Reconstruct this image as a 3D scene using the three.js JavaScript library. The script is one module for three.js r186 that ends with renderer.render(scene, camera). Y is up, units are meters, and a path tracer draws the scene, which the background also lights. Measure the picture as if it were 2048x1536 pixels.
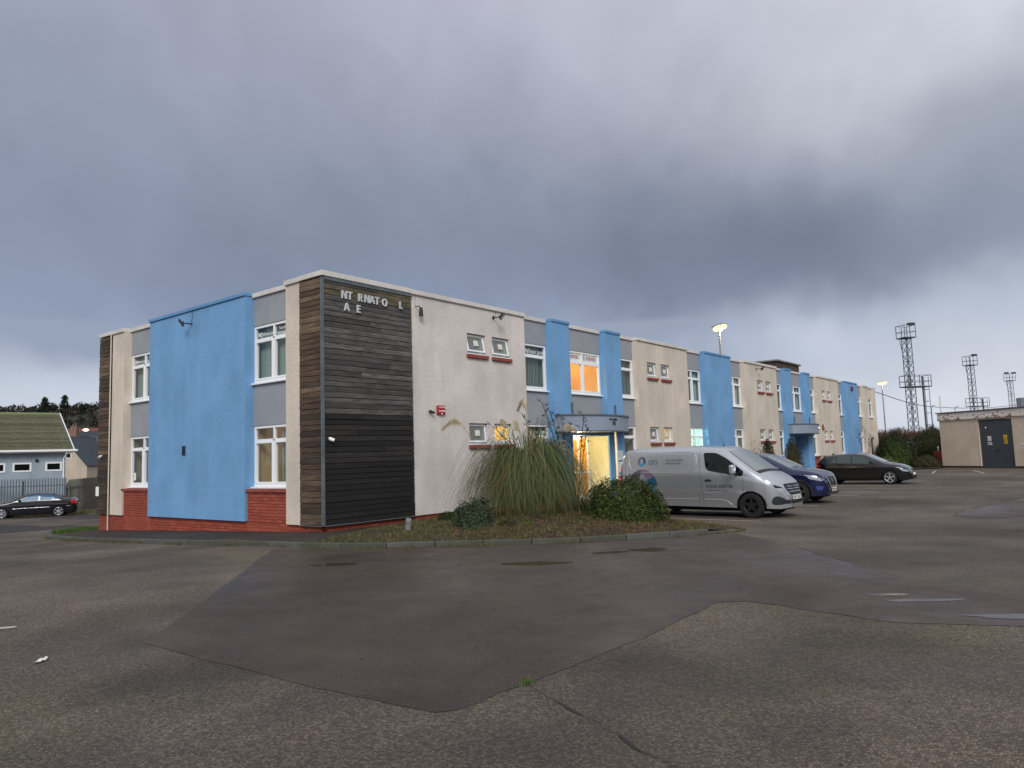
import * as THREE from 'three';
import { mergeGeometries, mergeVertices, toCreasedNormals } from 'three/addons/utils/BufferGeometryUtils.js';
import { RoundedBoxGeometry } from 'three/addons/geometries/RoundedBoxGeometry.js';
import { TextGeometry } from 'three/addons/geometries/TextGeometry.js';
import { FontLoader } from 'three/addons/loaders/FontLoader.js';
import { TessellateModifier } from 'three/addons/modifiers/TessellateModifier.js';

// ---------------------------------------------------------------- camera
const scene = new THREE.Scene();
const camera = new THREE.PerspectiveCamera(54.86, 1024 / 768, 0.1, 2500);
{
  const yaw = 51.4366 * Math.PI / 180, pitch = 5.5462 * Math.PI / 180, roll = -1.8532 * Math.PI / 180;
  const f = new THREE.Vector3(Math.sin(yaw) * Math.cos(pitch), Math.sin(pitch), -Math.cos(yaw) * Math.cos(pitch));
  const r0 = new THREE.Vector3(Math.cos(yaw), 0, Math.sin(yaw)), u0 = new THREE.Vector3().crossVectors(r0, f);
  const r = r0.clone().multiplyScalar(Math.cos(roll)).addScaledVector(u0, Math.sin(roll));
  const u = r0.clone().multiplyScalar(-Math.sin(roll)).addScaledVector(u0, Math.cos(roll));
  camera.quaternion.setFromRotationMatrix(new THREE.Matrix4().makeBasis(r, u, f.clone().negate()));
  camera.position.set(-10.3965, 1.65, 13.7985);
}
scene.add(camera);

// ---------------------------------------------------------------- sky (overcast dusk, computed)
const EXPOSURE = 1.42;
const YAW = 51.4366;                       // compass direction of the dark cloud bank
const s2l = c => { c /= 255; return c <= 0.04045 ? c / 12.92 : Math.pow((c + 0.055) / 1.055, 2.4); };
const skyAz = [-90, -60, -30, -23, -12, 0, 12, 24, 32, 60, 90];
const skyEl = [-6, 0, 2, 5, 8, 12, 17, 23, 30, 45, 65, 90];
const Zt = [218, 219, 226], Z2 = [228, 229, 234], Bk = [216, 218, 225];
const skyGrid = [
  [Bk, [204, 210, 220], [214, 220, 230], [214, 220, 230], [208, 214, 226], [206, 213, 225], [208, 214, 226], [212, 218, 230], [216, 222, 232], [206, 211, 220], Bk],
  [Bk, [204, 210, 220], [214, 220, 230], [214, 220, 230], [208, 214, 226], [206, 213, 225], [208, 214, 226], [212, 218, 230], [216, 222, 232], [206, 211, 220], Bk],
  [Bk, [200, 207, 219], [212, 219, 230], [208, 215, 228], [196, 204, 219], [196, 204, 219], [202, 209, 223], [211, 217, 229], [220, 225, 234], [206, 211, 220], Bk],
  [Bk, [184, 193, 208], [196, 205, 220], [172, 184, 204], [156, 169, 191], [160, 172, 194], [172, 182, 201], [196, 204, 219], [206, 212, 224], [200, 206, 216], Bk],
  [Bk, [162, 172, 191], [146, 159, 182], [136, 149, 172], [142, 155, 179], [150, 162, 185], [162, 173, 194], [190, 198, 214], [184, 193, 209], [190, 196, 208], Bk],
  [Bk, [150, 160, 180], [138, 150, 173], [128, 140, 163], [128, 140, 163], [132, 144, 167], [122, 133, 155], [117, 128, 149], [138, 148, 167], [178, 184, 196], Bk],
  [Bk, [152, 160, 179], [136, 146, 168], [128, 138, 159], [132, 142, 162], [130, 140, 160], [124, 133, 152], [132, 140, 157], [156, 163, 178], [188, 192, 203], Bk],
  [Bk, [158, 165, 183], [146, 154, 175], [144, 151, 172], [150, 156, 176], [156, 162, 180], [167, 172, 187], [188, 192, 204], [197, 201, 212], [199, 203, 211], Bk],
  [Bk, [170, 174, 190], [158, 163, 185], [163, 167, 187], [172, 175, 193], [181, 183, 199], [191, 194, 208], [204, 207, 218], [213, 216, 225], [208, 211, 219], Bk],
  [Zt, Zt, [188, 190, 204], [190, 192, 205], [194, 196, 208], [200, 202, 212], [206, 208, 216], [212, 214, 221], [216, 218, 224], Zt, Zt],
  [Z2, Z2, Z2, Z2, Z2, Z2, Z2, Z2, Z2, Z2, Z2],
  [Z2, Z2, Z2, Z2, Z2, Z2, Z2, Z2, Z2, Z2, Z2]];
const hash2 = (x, y, s) => { let h = Math.imul(x, 374761393) ^ Math.imul(y, 668265263) ^ Math.imul(s, 974634777); h = Math.imul(h ^ (h >>> 13), 1274126177); return ((h ^ (h >>> 16)) >>> 0) / 4294967296; };
const ss01 = (t, a, b) => { t = Math.min(1, Math.max(0, (t - a) / (b - a))); return t * t * (3 - 2 * t); };
const mod = (a, n) => ((a % n) + n) % n;
// value noise, periodic when P > 0
function vnoise(x, y, P, s) {
  const xi = Math.floor(x), yi = Math.floor(y); let fx = x - xi, fy = y - yi;
  fx = fx * fx * fx * (fx * (fx * 6 - 15) + 10); fy = fy * fy * fy * (fy * (fy * 6 - 15) + 10);
  const w = P > 0 ? (a => mod(a, P)) : (a => a);
  const x0 = w(xi), x1 = w(xi + 1), y0 = w(yi), y1 = w(yi + 1);
  const a = hash2(x0, y0, s), b = hash2(x1, y0, s), c = hash2(x0, y1, s), d = hash2(x1, y1, s);
  return a + (b - a) * fx + (c - a) * fy + (a - b - c + d) * fx * fy;
}
function fbm(x, y, P, s, oct = 4, gain = 0.5) { let v = 0, a = 1, t = 0; for (let i = 0; i < oct; i++) { v += a * vnoise(x, y, P, s + i * 17); t += a; a *= gain; x *= 2; y *= 2; P *= 2; } return v / t; }
function cubicW(t) { const t2 = t * t, t3 = t2 * t; return [(-t3 + 2 * t2 - t) / 2, (3 * t3 - 5 * t2 + 2) / 2, (-3 * t3 + 4 * t2 + t) / 2, (t3 - t2) / 2]; }
function gridPos(arr, v) { const n = arr.length; if (v <= arr[0]) return 0; if (v >= arr[n - 1]) return n - 1 - 1e-6; let i = 0; while (v > arr[i + 1]) i++; return i + (v - arr[i]) / (arr[i + 1] - arr[i]); }
function skySample(az, el) {
  const p = gridPos(skyAz, az), q = gridPos(skyEl, el), i = Math.floor(p), j = Math.floor(q), wx = cubicW(p - i), wy = cubicW(q - j), o = [0, 0, 0];
  for (let b = 0; b < 4; b++) { const row = skyGrid[Math.min(skyEl.length - 1, Math.max(0, j + b - 1))]; for (let a = 0; a < 4; a++) { const c = row[Math.min(skyAz.length - 1, Math.max(0, i + a - 1))], w = wx[a] * wy[b]; o[0] += c[0] * w; o[1] += c[1] * w; o[2] += c[2] * w; } }
  return o;
}
{
  const W = 1152, Hh = 576, d = new Float32Array(W * Hh * 4);
  for (let j = 0; j < Hh; j++) {
    const el = ((j + 0.5) / Hh - 0.5) * Math.PI, y = Math.sin(el), ce = Math.cos(el);
    for (let i = 0; i < W; i++) {
      const ph = ((i + 0.5) / W - 0.5) * 2 * Math.PI, x = ce * Math.cos(ph), z = ce * Math.sin(ph);
      let az = Math.atan2(x, -z) * 180 / Math.PI - YAW; az = mod(az + 180, 360) - 180;
            const e = el * 180 / Math.PI, fa = az / 360 * 40; // clouds: noise laid out on compass direction and height, periodic round the horizon
      const ar = az * Math.PI / 180, sh = 0.8 * Math.sin(3 * ar + 0.6) + 0.32 * Math.sin(7 * ar + 2);
      const wx = fbm(fa * 0.7, e / 11 + 40 + sh * 0.6, 28, 5, 3) - 0.5, wy = fbm(fa, e / 8 + 20 + sh, 40, 6, 5, 0.55) - 0.5;
      const c = skySample(az + wx * 12, e - 1.0 + wy * 5.5 * ss01(e, 1, 7)); for (let q = 0; q < 3; q++) c[q] = c[q] * 0.9 + [165, 173, 191][q] * 0.1;
      const n1 = fbm(fa * 2 + wx * 1.5, e / 4.2 + wy * 1.5 + 30 + sh * 0.5, 80, 9, 5, 0.5) - 0.5, n2 = fbm(fa * 0.8, e / 12 + 50 - sh * 0.5, 32, 12, 4) - 0.5;
      const m = 1 + 0.085 * n1 + 0.06 * n2, o = (j * W + i) * 4;
      d[o] = s2l(Math.max(0, c[0] * m)) / EXPOSURE; d[o + 1] = s2l(Math.max(0, c[1] * m)) / EXPOSURE; d[o + 2] = s2l(Math.max(0, c[2] * (m * 0.96 + 0.04))) / EXPOSURE; d[o + 3] = 1;
    }
  }
  const t = new THREE.DataTexture(d, W, Hh, THREE.RGBAFormat, THREE.FloatType);
  t.mapping = THREE.EquirectangularReflectionMapping; t.colorSpace = THREE.LinearSRGBColorSpace; t.minFilter = t.magFilter = THREE.LinearFilter; t.wrapS = THREE.RepeatWrapping; t.needsUpdate = true;
  scene.background = t; scene.environment = t;
}
// the thin bright overcast behind the camera: a very soft low sun
const sun = new THREE.DirectionalLight(new THREE.Color(1, 0.965, 0.92), 1.4);
sun.position.set(-40, 46, 46); sun.target.position.set(12, 1, 0); sun.castShadow = true; sun.shadow.radius = 42;
sun.shadow.mapSize.set(2048, 2048); Object.assign(sun.shadow.camera, { left: -70, right: 70, top: 60, bottom: -60, near: 1, far: 260 });
scene.add(sun, sun.target);

const renderer = new THREE.WebGLRenderer({ antialias: true });
renderer.setSize(1024, 768); renderer.toneMapping = THREE.LinearToneMapping; renderer.toneMappingExposure = EXPOSURE;
renderer.shadowMap.enabled = true; renderer.shadowMap.type = THREE.PCFSoftShadowMap;

// ---------------------------------------------------------------- helpers
let seed = 12345;
const R = () => { seed = (seed + 0x6D2B79F5) | 0; let t = Math.imul(seed ^ (seed >>> 15), 1 | seed); t = (t + Math.imul(t ^ (t >>> 7), 61 | t)) ^ t; return ((t ^ (t >>> 14)) >>> 0) / 4294967296; };
const rr = (a, b) => a + (b - a) * R();
const rs = s => { seed = s; };
const V3 = (x, y, z) => new THREE.Vector3(x, y, z);
const ss = (a, b, t) => { t = Math.min(1, Math.max(0, (t - a) / (b - a))); return t * t * (3 - 2 * t); };
const used = {};
function numbered(n) { const k = used[n] = (used[n] ?? -1) + 1; return k ? `${n}_${String(k).padStart(3, '0')}` : n; }
function tag(o, label, category, group, kind) { if (label) o.userData.label = label; if (category) o.userData.category = category; if (group) o.userData.group = group; if (kind) o.userData.kind = kind; return o; }
function thing(name, label, category, group) { const o = new THREE.Group(); o.name = numbered(name); scene.add(o); return tag(o, label, category, group); }
function mesh(name, geo, mat, parent = scene) { const o = new THREE.Mesh(Array.isArray(geo) ? mg(geo) : geo, mat); o.name = parent === scene ? numbered(name) : name; parent.add(o); return o; }
function sub(name, parent) { const o = new THREE.Group(); o.name = name; parent.add(o); return o; }
function structure(name, geo, mat) { const o = mesh(name, geo, mat); o.userData.kind = 'structure'; return o; }
function mg(list) {
  const l = list.map(g => { g = g.index ? g.toNonIndexed() : g; for (const k of Object.keys(g.attributes)) if (!['position', 'normal', 'uv'].includes(k)) g.deleteAttribute(k); if (!g.attributes.normal) g.computeVertexNormals(); if (!g.attributes.uv) mUV(g); return g; });
  return l.length === 1 ? l[0] : mergeGeometries(l);
}
// uv in metres from the dominant axis of the normal
function mUV(g, ox = 0, oy = 0) {
  const p = g.attributes.position, n = g.attributes.normal, uv = new Float32Array(p.count * 2);
  for (let i = 0; i < p.count; i++) {
    const ax = Math.abs(n.getX(i)), ay = Math.abs(n.getY(i)), az = Math.abs(n.getZ(i)), x = p.getX(i), y = p.getY(i), z = p.getZ(i);
    const [u, v] = ay > ax && ay > az ? [x, z] : ax > az ? [z, y] : [x, y];
    uv[i * 2] = u + ox; uv[i * 2 + 1] = v + oy;
  }
  g.setAttribute('uv', new THREE.BufferAttribute(uv, 2)); return g;
}
function bx(x0, x1, y0, y1, z0, z1) { const g = new THREE.BoxGeometry(x1 - x0, y1 - y0, z1 - z0); g.translate((x0 + x1) / 2, (y0 + y1) / 2, (z0 + z1) / 2); return mUV(g); }
function rbx(x0, x1, y0, y1, z0, z1, r = 0.01) { const g = new RoundedBoxGeometry(x1 - x0, y1 - y0, z1 - z0, 1, Math.min(r, (x1 - x0) / 2.01, (y1 - y0) / 2.01, (z1 - z0) / 2.01)); g.translate((x0 + x1) / 2, (y0 + y1) / 2, (z0 + z1) / 2); return mUV(g); }
function cyl(a, b, r0, r1 = r0, n = 8) { // between two points
  const A = a.isVector3 ? a : V3(...a), B = b.isVector3 ? b : V3(...b), d = B.clone().sub(A), g = new THREE.CylinderGeometry(r1, r0, d.length(), n, 1);
  g.applyQuaternion(new THREE.Quaternion().setFromUnitVectors(V3(0, 1, 0), d.clone().normalize())); g.translate((A.x + B.x) / 2, (A.y + B.y) / 2, (A.z + B.z) / 2); return g;
}
function beam(a, b, w, h = w) { const A = V3(...a), B = V3(...b), d = B.clone().sub(A), g = new THREE.BoxGeometry(w, d.length(), h); g.applyQuaternion(new THREE.Quaternion().setFromUnitVectors(V3(0, 1, 0), d.clone().normalize())); g.translate((A.x + B.x) / 2, (A.y + B.y) / 2, (A.z + B.z) / 2); return g; }
const col = (r, g, b) => new THREE.Color().setRGB(r, g, b);
const hex = h => new THREE.Color(h);
function std(color, rough = 0.8, o = {}) { return new THREE.MeshStandardMaterial({ color, roughness: rough, ...o }); }
function phys(color, rough = 0.5, o = {}) { return new THREE.MeshPhysicalMaterial({ color, roughness: rough, ...o }); }
function dtex(n, fn, srgb, rep = 1, m = n) { // fn(u,v) -> grey or [r,g,b] 0..255
  const d = new Uint8Array(n * m * 4);
  for (let j = 0; j < m; j++) for (let i = 0; i < n; i++) { const v = fn(i / n, j / m, i, j), o = (j * n + i) * 4; if (typeof v === 'number') d[o] = d[o + 1] = d[o + 2] = Math.max(0, Math.min(255, v)); else { d[o] = Math.max(0, Math.min(255, v[0])); d[o + 1] = Math.max(0, Math.min(255, v[1])); d[o + 2] = Math.max(0, Math.min(255, v[2])); } d[o + 3] = 255; }
  const t = new THREE.DataTexture(d, n, m, THREE.RGBAFormat); t.wrapS = t.wrapT = THREE.RepeatWrapping; t.magFilter = THREE.LinearFilter; t.minFilter = THREE.LinearMipmapLinearFilter; t.generateMipmaps = true; if (srgb) t.colorSpace = THREE.SRGBColorSpace; t.repeat.set(rep, rep); t.needsUpdate = true; return t;
}
// ground height: level yard, falling gently towards the road behind and along the car park
function H(x, z) {
  const r = -0.13 * ss(2, 9, x) - 0.09 * ss(12, 30, x), w = 1 - ss(8, 16, x) * ss(-24, -13, z), zl = Math.min(z, 0);
  return r + w * (0.032 * Math.max(zl, -12) + 0.024 * Math.min(0, Math.max(zl, -45) + 12));
}
const font = await new FontLoader().loadAsync('fonts/droid/droid_sans_bold.typeface.json');
const fontR = await new FontLoader().loadAsync('fonts/droid/droid_sans_regular.typeface.json');
function text(s, size, depth = 0.004, f = font) { const g = new TextGeometry(s, { font: f, size, depth, curveSegments: 5, bevelEnabled: false }); return g; }

// ---------------------------------------------------------------- shared textures and materials
const T = {};
T.mottle = dtex(1024, (u, v, i, j) => { const a = fbm(u * 5, v * 5, 5, 3, 4), st = fbm(u * 22, v * 3, 22, 41, 3), sp = hash2(i >> 1, j >> 1, 19), gr = fbm(u * 160, v * 160, 160, 23, 2); return 230 + (a - 0.5) * 30 + (st - 0.5) * 12 + (gr - 0.5) * 22 - (sp > 0.985 ? 26 : 0); }, true, 1 / 4.6);
T.render = dtex(512, (u, v) => 128 + (fbm(u * 48, v * 48, 48, 21, 3, 0.6) - 0.5) * 190, false, 1 / 1.3);
T.grain = dtex(512, (u, v) => { const w = fbm(u * 3, v * 8, 8, 31, 2) * 0.35; const a = fbm(u * 6, (v + w * 0.06) * 64, 64, 33, 3), b = fbm(u * 24, v * 128, 128, 36, 2), s = fbm(u * 5, v * 9, 9, 71, 3); return [205 + (a - 0.5) * 130 + (b - 0.5) * 60 + (s - .5) * 70, 203 + (a - 0.5) * 132 + (b - 0.5) * 60 + (s - .5) * 66, 200 + (a - 0.5) * 132 + (b - 0.5) * 60 + (s - .5) * 62]; }, true, 1);
T.grain.repeat.set(0.55, 1.1);
T.grainB = dtex(512, (u, v) => 128 + (fbm(u * 6, v * 64, 64, 33, 3) - 0.5) * 160, false, 1); T.grainB.repeat.set(0.55, 1.1);
T.paint2 = dtex(256, (u, v) => 238 + (fbm(u * 4, v * 4, 4, 191, 4) - 0.5) * 24 + (fbm(u * 30, v * 5, 30, 195, 2) - 0.5) * 8, true, 1 / 3);
T.paint = dtex(512, (u, v) => 225 + (fbm(u * 9, v * 9, 9, 91, 4) - 0.5) * 60, true, 1 / 1.4);
T.fine = dtex(256, (u, v) => 128 + (fbm(u * 32, v * 32, 32, 51, 3, 0.7) - 0.5) * 180, false, 1 / 0.4);
const wall = (c) => std(c, 0.92, { map: T.mottle, bumpMap: T.render, bumpScale: 0.008 });
const M = {
  offwhite: wall(hex('#e6dfd9')), cream: wall(hex('#e3d8c8')), blue: wall(hex('#7bafdf')), grey: std(hex('#9ea3aa'), 0.8, { map: T.paint2, bumpMap: T.fine, bumpScale: 0.0008 }),
  brick: std(hex('#a84f3b'), 0.8, { map: T.paint, bumpMap: T.fine, bumpScale: 0.003 }), mortar: std(hex('#a14a37'), 0.85, { map: T.paint }),
  redsill: std(hex('#9f5042'), 0.75, { map: T.paint, bumpMap: T.fine, bumpScale: 0.002 }),
  upvc: phys(hex('#eef0f2'), 0.35, { clearcoat: 0.2 }), fascia: std(hex('#e6e2dc'), 0.7, { map: T.mottle }), bluetrim: std(hex('#6ba2d4'), 0.75, { map: T.mottle }),
  trim: std(hex('#69747b'), 0.6, { map: T.paint, metalness: 0.1 }), roof: std(hex('#5f5f60'), 0.95, { map: T.paint }),
  glass: phys(hex('#dfe8e6'), 0.02, { transmission: 1, thickness: 0, ior: 1.5 }),
  frost: phys(hex('#c9d2d0'), 0.5, { transmission: 0.75, thickness: 0, ior: 1.5 }),
  black: std(hex('#15161a'), 0.5), dark: std(hex('#2b2d30'), 0.6), white: std(hex('#f0f0ee'), 0.5), steel: std(hex('#8d949a'), 0.5, { metalness: 0.7 }),
  blind: std(hex('#b7c3bd'), 0.9, { side: THREE.DoubleSide }), room: std(hex('#9a9a94'), 0.95), carpet: std(hex('#3f4247'), 0.95),
};
// ================================================================ ground, road, kerbs
function stones(n, cells, pal, binder, sA, sB, thr) { // worn asphalt: jittered chippings in a dark binder -> [colour map, height map]
  const colr = new Uint8Array(n * n * 4), hgt = new Uint8Array(n * n * 4);
  for (let j = 0; j < n; j++) for (let i = 0; i < n; i++) {
    const x = i / n * cells, y = j / n * cells, xi = Math.floor(x), yi = Math.floor(y); let f1 = 9, id = 0, f2 = 9;
    for (let b = -1; b < 2; b++) for (let a = -1; a < 2; a++) { const cx = mod(xi + a, cells), cy = mod(yi + b, cells), dx = xi + a + 0.15 + 0.7 * hash2(cx, cy, sA) - x, dy = yi + b + 0.15 + 0.7 * hash2(cx, cy, sA + 1) - y, dd = dx * dx + dy * dy; if (dd < f1) { f2 = f1; f1 = dd; id = cx * 7919 + cy; } else if (dd < f2) f2 = dd; }
    const e = Math.sqrt(f2) - Math.sqrt(f1), h = hash2(id, 5, sB), on = hash2(id, 9, sB) < thr && e > 0.12, o = (j * n + i) * 4;
    const big = fbm(i / n * 5, j / n * 5, 5, sB + 3, 4), c = on ? pal[Math.floor(h * pal.length)] : binder, k = 0.82 + 0.36 * big + (hash2(i, j, sB) - 0.5) * 0.14;
    colr[o] = Math.min(255, c[0] * k); colr[o + 1] = Math.min(255, c[1] * k); colr[o + 2] = Math.min(255, c[2] * k); colr[o + 3] = 255;
    hgt[o] = hgt[o + 1] = hgt[o + 2] = on ? Math.min(255, 90 + e * 260 + h * 50) : 40 + 50 * hash2(i >> 1, j >> 1, 3); hgt[o + 3] = 255;
  }
  const mk = (d, s) => { const t = new THREE.DataTexture(d, n, n, THREE.RGBAFormat); t.wrapS = t.wrapT = THREE.RepeatWrapping; t.magFilter = THREE.LinearFilter; t.minFilter = THREE.LinearMipmapLinearFilter; t.generateMipmaps = true; if (s) t.colorSpace = THREE.SRGBColorSpace; t.needsUpdate = true; return t; };
  return [mk(colr, true), mk(hgt, false)];
}
const coarse = stones(2048, 340, [[100, 88, 76], [110, 97, 84], [88, 78, 68], [118, 103, 89], [104, 88, 77], [82, 74, 65], [126, 112, 98], [95, 83, 71]], [70, 62, 53], 101, 102, 0.8);
coarse.forEach(t => t.repeat.set(1 / 6.5, 1 / 6.5));
const smooth = stones(1024, 230, [[74, 62, 54], [80, 66, 57], [68, 58, 51], [86, 71, 61], [71, 59, 52]], [57, 49, 42], 201, 202, 0.65);
smooth.forEach(t => t.repeat.set(1 / 2.6, 1 / 2.6));
const wetR = dtex(512, (u, v) => 160 + (fbm(u * 5, v * 5, 5, 61, 5) - 0.5) * 190 + (fbm(u * 60, v * 60, 60, 66, 2) - 0.5) * 60, false, 1 / 11);
M.asphalt = std(0xffffff, 1.0, { map: coarse[0], bumpMap: coarse[1], bumpScale: 0.006, roughnessMap: dtex(256, (u, v) => 190 + (fbm(u * 4, v * 4, 4, 77, 4) - 0.5) * 130, false, 1 / 9), vertexColors: true });
M.patch = std(0xffffff, 0.92, { map: smooth[0], bumpMap: smooth[1], bumpScale: 0.0022, roughnessMap: wetR, vertexColors: true });
M.path = std(hex('#d2cdc8'), 0.9, { map: smooth[0], bumpMap: smooth[1], bumpScale: 0.002, vertexColors: true });
M.road = std(hex('#b9bcc2'), 0.8, { map: smooth[0], bumpMap: smooth[1], bumpScale: 0.002, vertexColors: true });
M.kerb = std(hex('#5f605c'), 0.9, { map: T.paint, bumpMap: T.fine, bumpScale: 0.003 });
M.kerbMoss = std(hex('#54564a'), 0.95, { map: T.paint, bumpMap: T.fine, bumpScale: 0.004 });
M.soil = std(hex('#4b4234'), 1, { map: T.grain, bumpMap: T.render, bumpScale: 0.03, vertexColors: true });
M.grass = std(hex('#5d6a2c'), 1, { side: THREE.DoubleSide, vertexColors: true });
M.line = std(hex('#c9c6bd'), 0.75, { map: T.paint });
M.water = phys(hex('#463b32'), 0.12, { ior: 1.33, specularIntensity: 1 });

// oil drips and damp blotches (x, z, radius, strength)
const STAINS = [[-7.6, 8.0, 0.5, 0.3], [-6.7, 7.9, 0.45, 0.35], [-5.2, 11.0, 0.5, 0.25], [-3.6, 11.8, 0.35, 0.3], [-4.4, 12.4, 0.6, 0.22], [-8.6, 5.4, 0.7, 0.2], [-7.9, 3.2, 0.9, 0.18], [-5.1, 1.6, 0.8, 0.2], [-4.2, 2.6, 0.5, 0.22], [1.5, 10.8, 0.8, 0.2], [4.6, 9.6, 0.7, 0.2], [8.8, 8.2, 0.7, 0.25], [14, 8.3, 0.8, 0.25], [6.5, 11.6, 1.2, 0.18], [-7.2, 10.9, 0.5, 0.25], [19, 9.4, 1.2, 0.2]];
// a sheet over a grid of x and z lines, following the ground
function sheet(xs, zs, off, tint, inside) {
  const nx = xs.length, nz = zs.length, p = new Float32Array(nx * nz * 3), uv = new Float32Array(nx * nz * 2), c = new Float32Array(nx * nz * 3), idx = [];
  for (let j = 0; j < nz; j++) for (let i = 0; i < nx; i++) { const k = j * nx + i, x = xs[i], z = zs[j]; p.set([x, H(x, z) + (typeof off === 'function' ? off(x, z) : off), z], k * 3); uv.set([x, z], k * 2); c.set(tint(x, z), k * 3); }
  for (let j = 0; j < nz - 1; j++) for (let i = 0; i < nx - 1; i++) { if (inside && !inside((xs[i] + xs[i + 1]) / 2, (zs[j] + zs[j + 1]) / 2)) continue; const a = j * nx + i; idx.push(a, a + nx, a + 1, a + 1, a + nx, a + nx + 1); }
  const g = new THREE.BufferGeometry(); g.setAttribute('position', new THREE.BufferAttribute(p, 3)); g.setAttribute('uv', new THREE.BufferAttribute(uv, 2)); g.setAttribute('color', new THREE.BufferAttribute(c, 3)); g.setIndex(idx); g.computeVertexNormals(); return g;
}
// a polygon (world x,z) as a sheet laid over the ground, edges exact
function polySheet(pts, off, tint = () => [1, 1, 1], maxEdge = 0.6) {
  const sh = new THREE.Shape(pts.map(p => new THREE.Vector2(p[0], -p[1]))); let g = new THREE.ShapeGeometry(sh);
  g.rotateX(-Math.PI / 2); g = new TessellateModifier(maxEdge, 7).modify(g.toNonIndexed()); const p = g.attributes.position, uv = new Float32Array(p.count * 2), c = new Float32Array(p.count * 3);
  for (let i = 0; i < p.count; i++) { const x = p.getX(i), z = p.getZ(i); p.setY(i, H(x, z) + (typeof off === 'function' ? off(x, z) : off)); uv.set([x, z], i * 2); c.set(tint(x, z), i * 3); }
  g.setAttribute('uv', new THREE.BufferAttribute(uv, 2)); g.setAttribute('color', new THREE.BufferAttribute(c, 3)); g.computeVertexNormals(); return g;
}
// roughen an outline so that it does not run ruler-straight
function ragged(pts, amp, step, s) { const o = []; for (let i = 0; i < pts.length; i++) { const a = pts[i], b = pts[(i + 1) % pts.length], L = Math.hypot(b[0] - a[0], b[1] - a[1]), n = Math.max(1, Math.round(L / step)); for (let k = 0; k < n; k++) { const t = k / n, x = a[0] + (b[0] - a[0]) * t, z = a[1] + (b[1] - a[1]) * t; const w = k ? (fbm(x * 3 + s, z * 3, 0, s, 3) - 0.5) * 2 * amp : 0; o.push([x - (b[1] - a[1]) / L * w, z + (b[0] - a[0]) / L * w]); } } return o; }
{
  const seq = (a, b, st) => { const o = []; for (let v = a; v < b - 1e-6; v += st) o.push(v); return o; };
  const xs = [-900, -500, -250, -120, -70, ...seq(-45, -14, 2.5), ...seq(-14, 12, 0.14), ...seq(12, 60, 1.2), 64, 72, 85, 110, 150, 220, 330, 500, 900, 1400];
  const zs = [-1400, -900, -600, -350, -220, -140, -100, ...seq(-80, -12, 2.5), ...seq(-12, 16, 0.14), ...seq(16, 50, 2.5), 60, 90, 160, 300, 700];
  const tint = (x, z) => {
    const a = fbm(x * 0.35 + 50, z * 0.35 + 50, 0, 301, 4), b = fbm(x * 1.7, z * 1.7 + 90, 0, 302, 3), c = fbm(x * 0.12 + 9, z * 0.12, 0, 303, 3);
    let k = 0.86 + (a - 0.5) * 0.9 + (b - 0.5) * 0.5 + (c - 0.5) * 0.4;
    const moss = ss(0.6, 0.75, fbm(x * 0.6 + 7, z * 0.6 + 3, 0, 304, 4));
    for (const [sx, sz, r, d] of STAINS) { const q = Math.hypot(x - sx, z - sz) / r; if (q < 1.6) k *= 1 - d * ss(1.2, 0.5, q + 1.1 * (fbm(x * 4 + sx, z * 4, 0, 321, 4) - 0.5)); }
    k = Math.max(0.4, k); return [k * (1 - moss * 0.08), k * (1 - moss * 0.02), k * (1 - moss * 0.14)];
  };
  structure('ground', sheet(xs, zs, 0, tint), M.asphalt);
  const tintP = (x, z) => { const a = fbm(x * 0.5 + 11, z * 0.5 + 2, 0, 311, 4), b = fbm(x * 2.1, z * 2.1, 0, 312, 3); const k = 0.92 + (a - 0.5) * 0.5 + (b - 0.5) * 0.35; return [k * 1.02, k * 0.985, k * 0.965]; };
  // the smoother relaid strip that crosses the yard
  const P = ragged([[-1.95, 1.0], [-5.4, 4.83], [-7.0, 6.56], [-6.95, 9.13], [-6.84, 10.23], [-6.72, 10.32], [-6.06, 10.36], [-4.29, 10.43], [-2.68, 10.36], [-2.42, 10.6], [-2.72, 12.1], [-2.35, 13.08], [-3.6, 17], [-1.9, 17], [-1.02, 13.0], [-0.43, 12.24], [-0.15, 11.66], [2.14, 9.64], [3.95, 7.9], [3.3, 7.5], [2.2, 6.75], [1.2, 5.9], [0.5, 5.02], [-0.2, 4.0], [-0.95, 2.95], [-1.45, 1.85]], 0.028, 0.09, 5);
  structure('relaid_asphalt', polySheet(P, 0.004, tintP, 0.35), M.patch);
  // a second, older repair at the near edge of the yard and one in the distance
  structure('asphalt_repair', polySheet(ragged([[-6.02, 10.42], [-6.45, 11.25], [-6.78, 11.95], [-7.1, 12.6], [-9.2, 11.6], [-7.6, 10.6], [-6.7, 10.45]], 0.05, 0.2, 9), 0.003, (x, z) => tint(x, z).map(v => v * 0.98), 0.35), M.asphalt);
  structure('asphalt_repair', polySheet(ragged([[10.4, 10.7], [16.4, 11.4], [24, 13.5], [24, 16], [14, 15], [9.8, 11.5]], 0.08, 0.4, 15), 0.004, tintP, 0.8), M.patch);
  // the road behind, along the palisade fence
  const rd = V3(-0.87, 0, -0.5), q = [8.2, -33.6]; const at = (s, w) => [q[0] + rd.x * s + 0.5 * w, q[1] + rd.z * s - 0.87 * w];
  structure('road', polySheet([at(-45, 1.8), at(45, 1.8), at(45, -7.5), [-10, -21.5], [-3.2, -17.2], [1.0, -16.6], [6, -16], at(-45, -7.5)], 0.004, tintP, 3), M.road);
}
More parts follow.
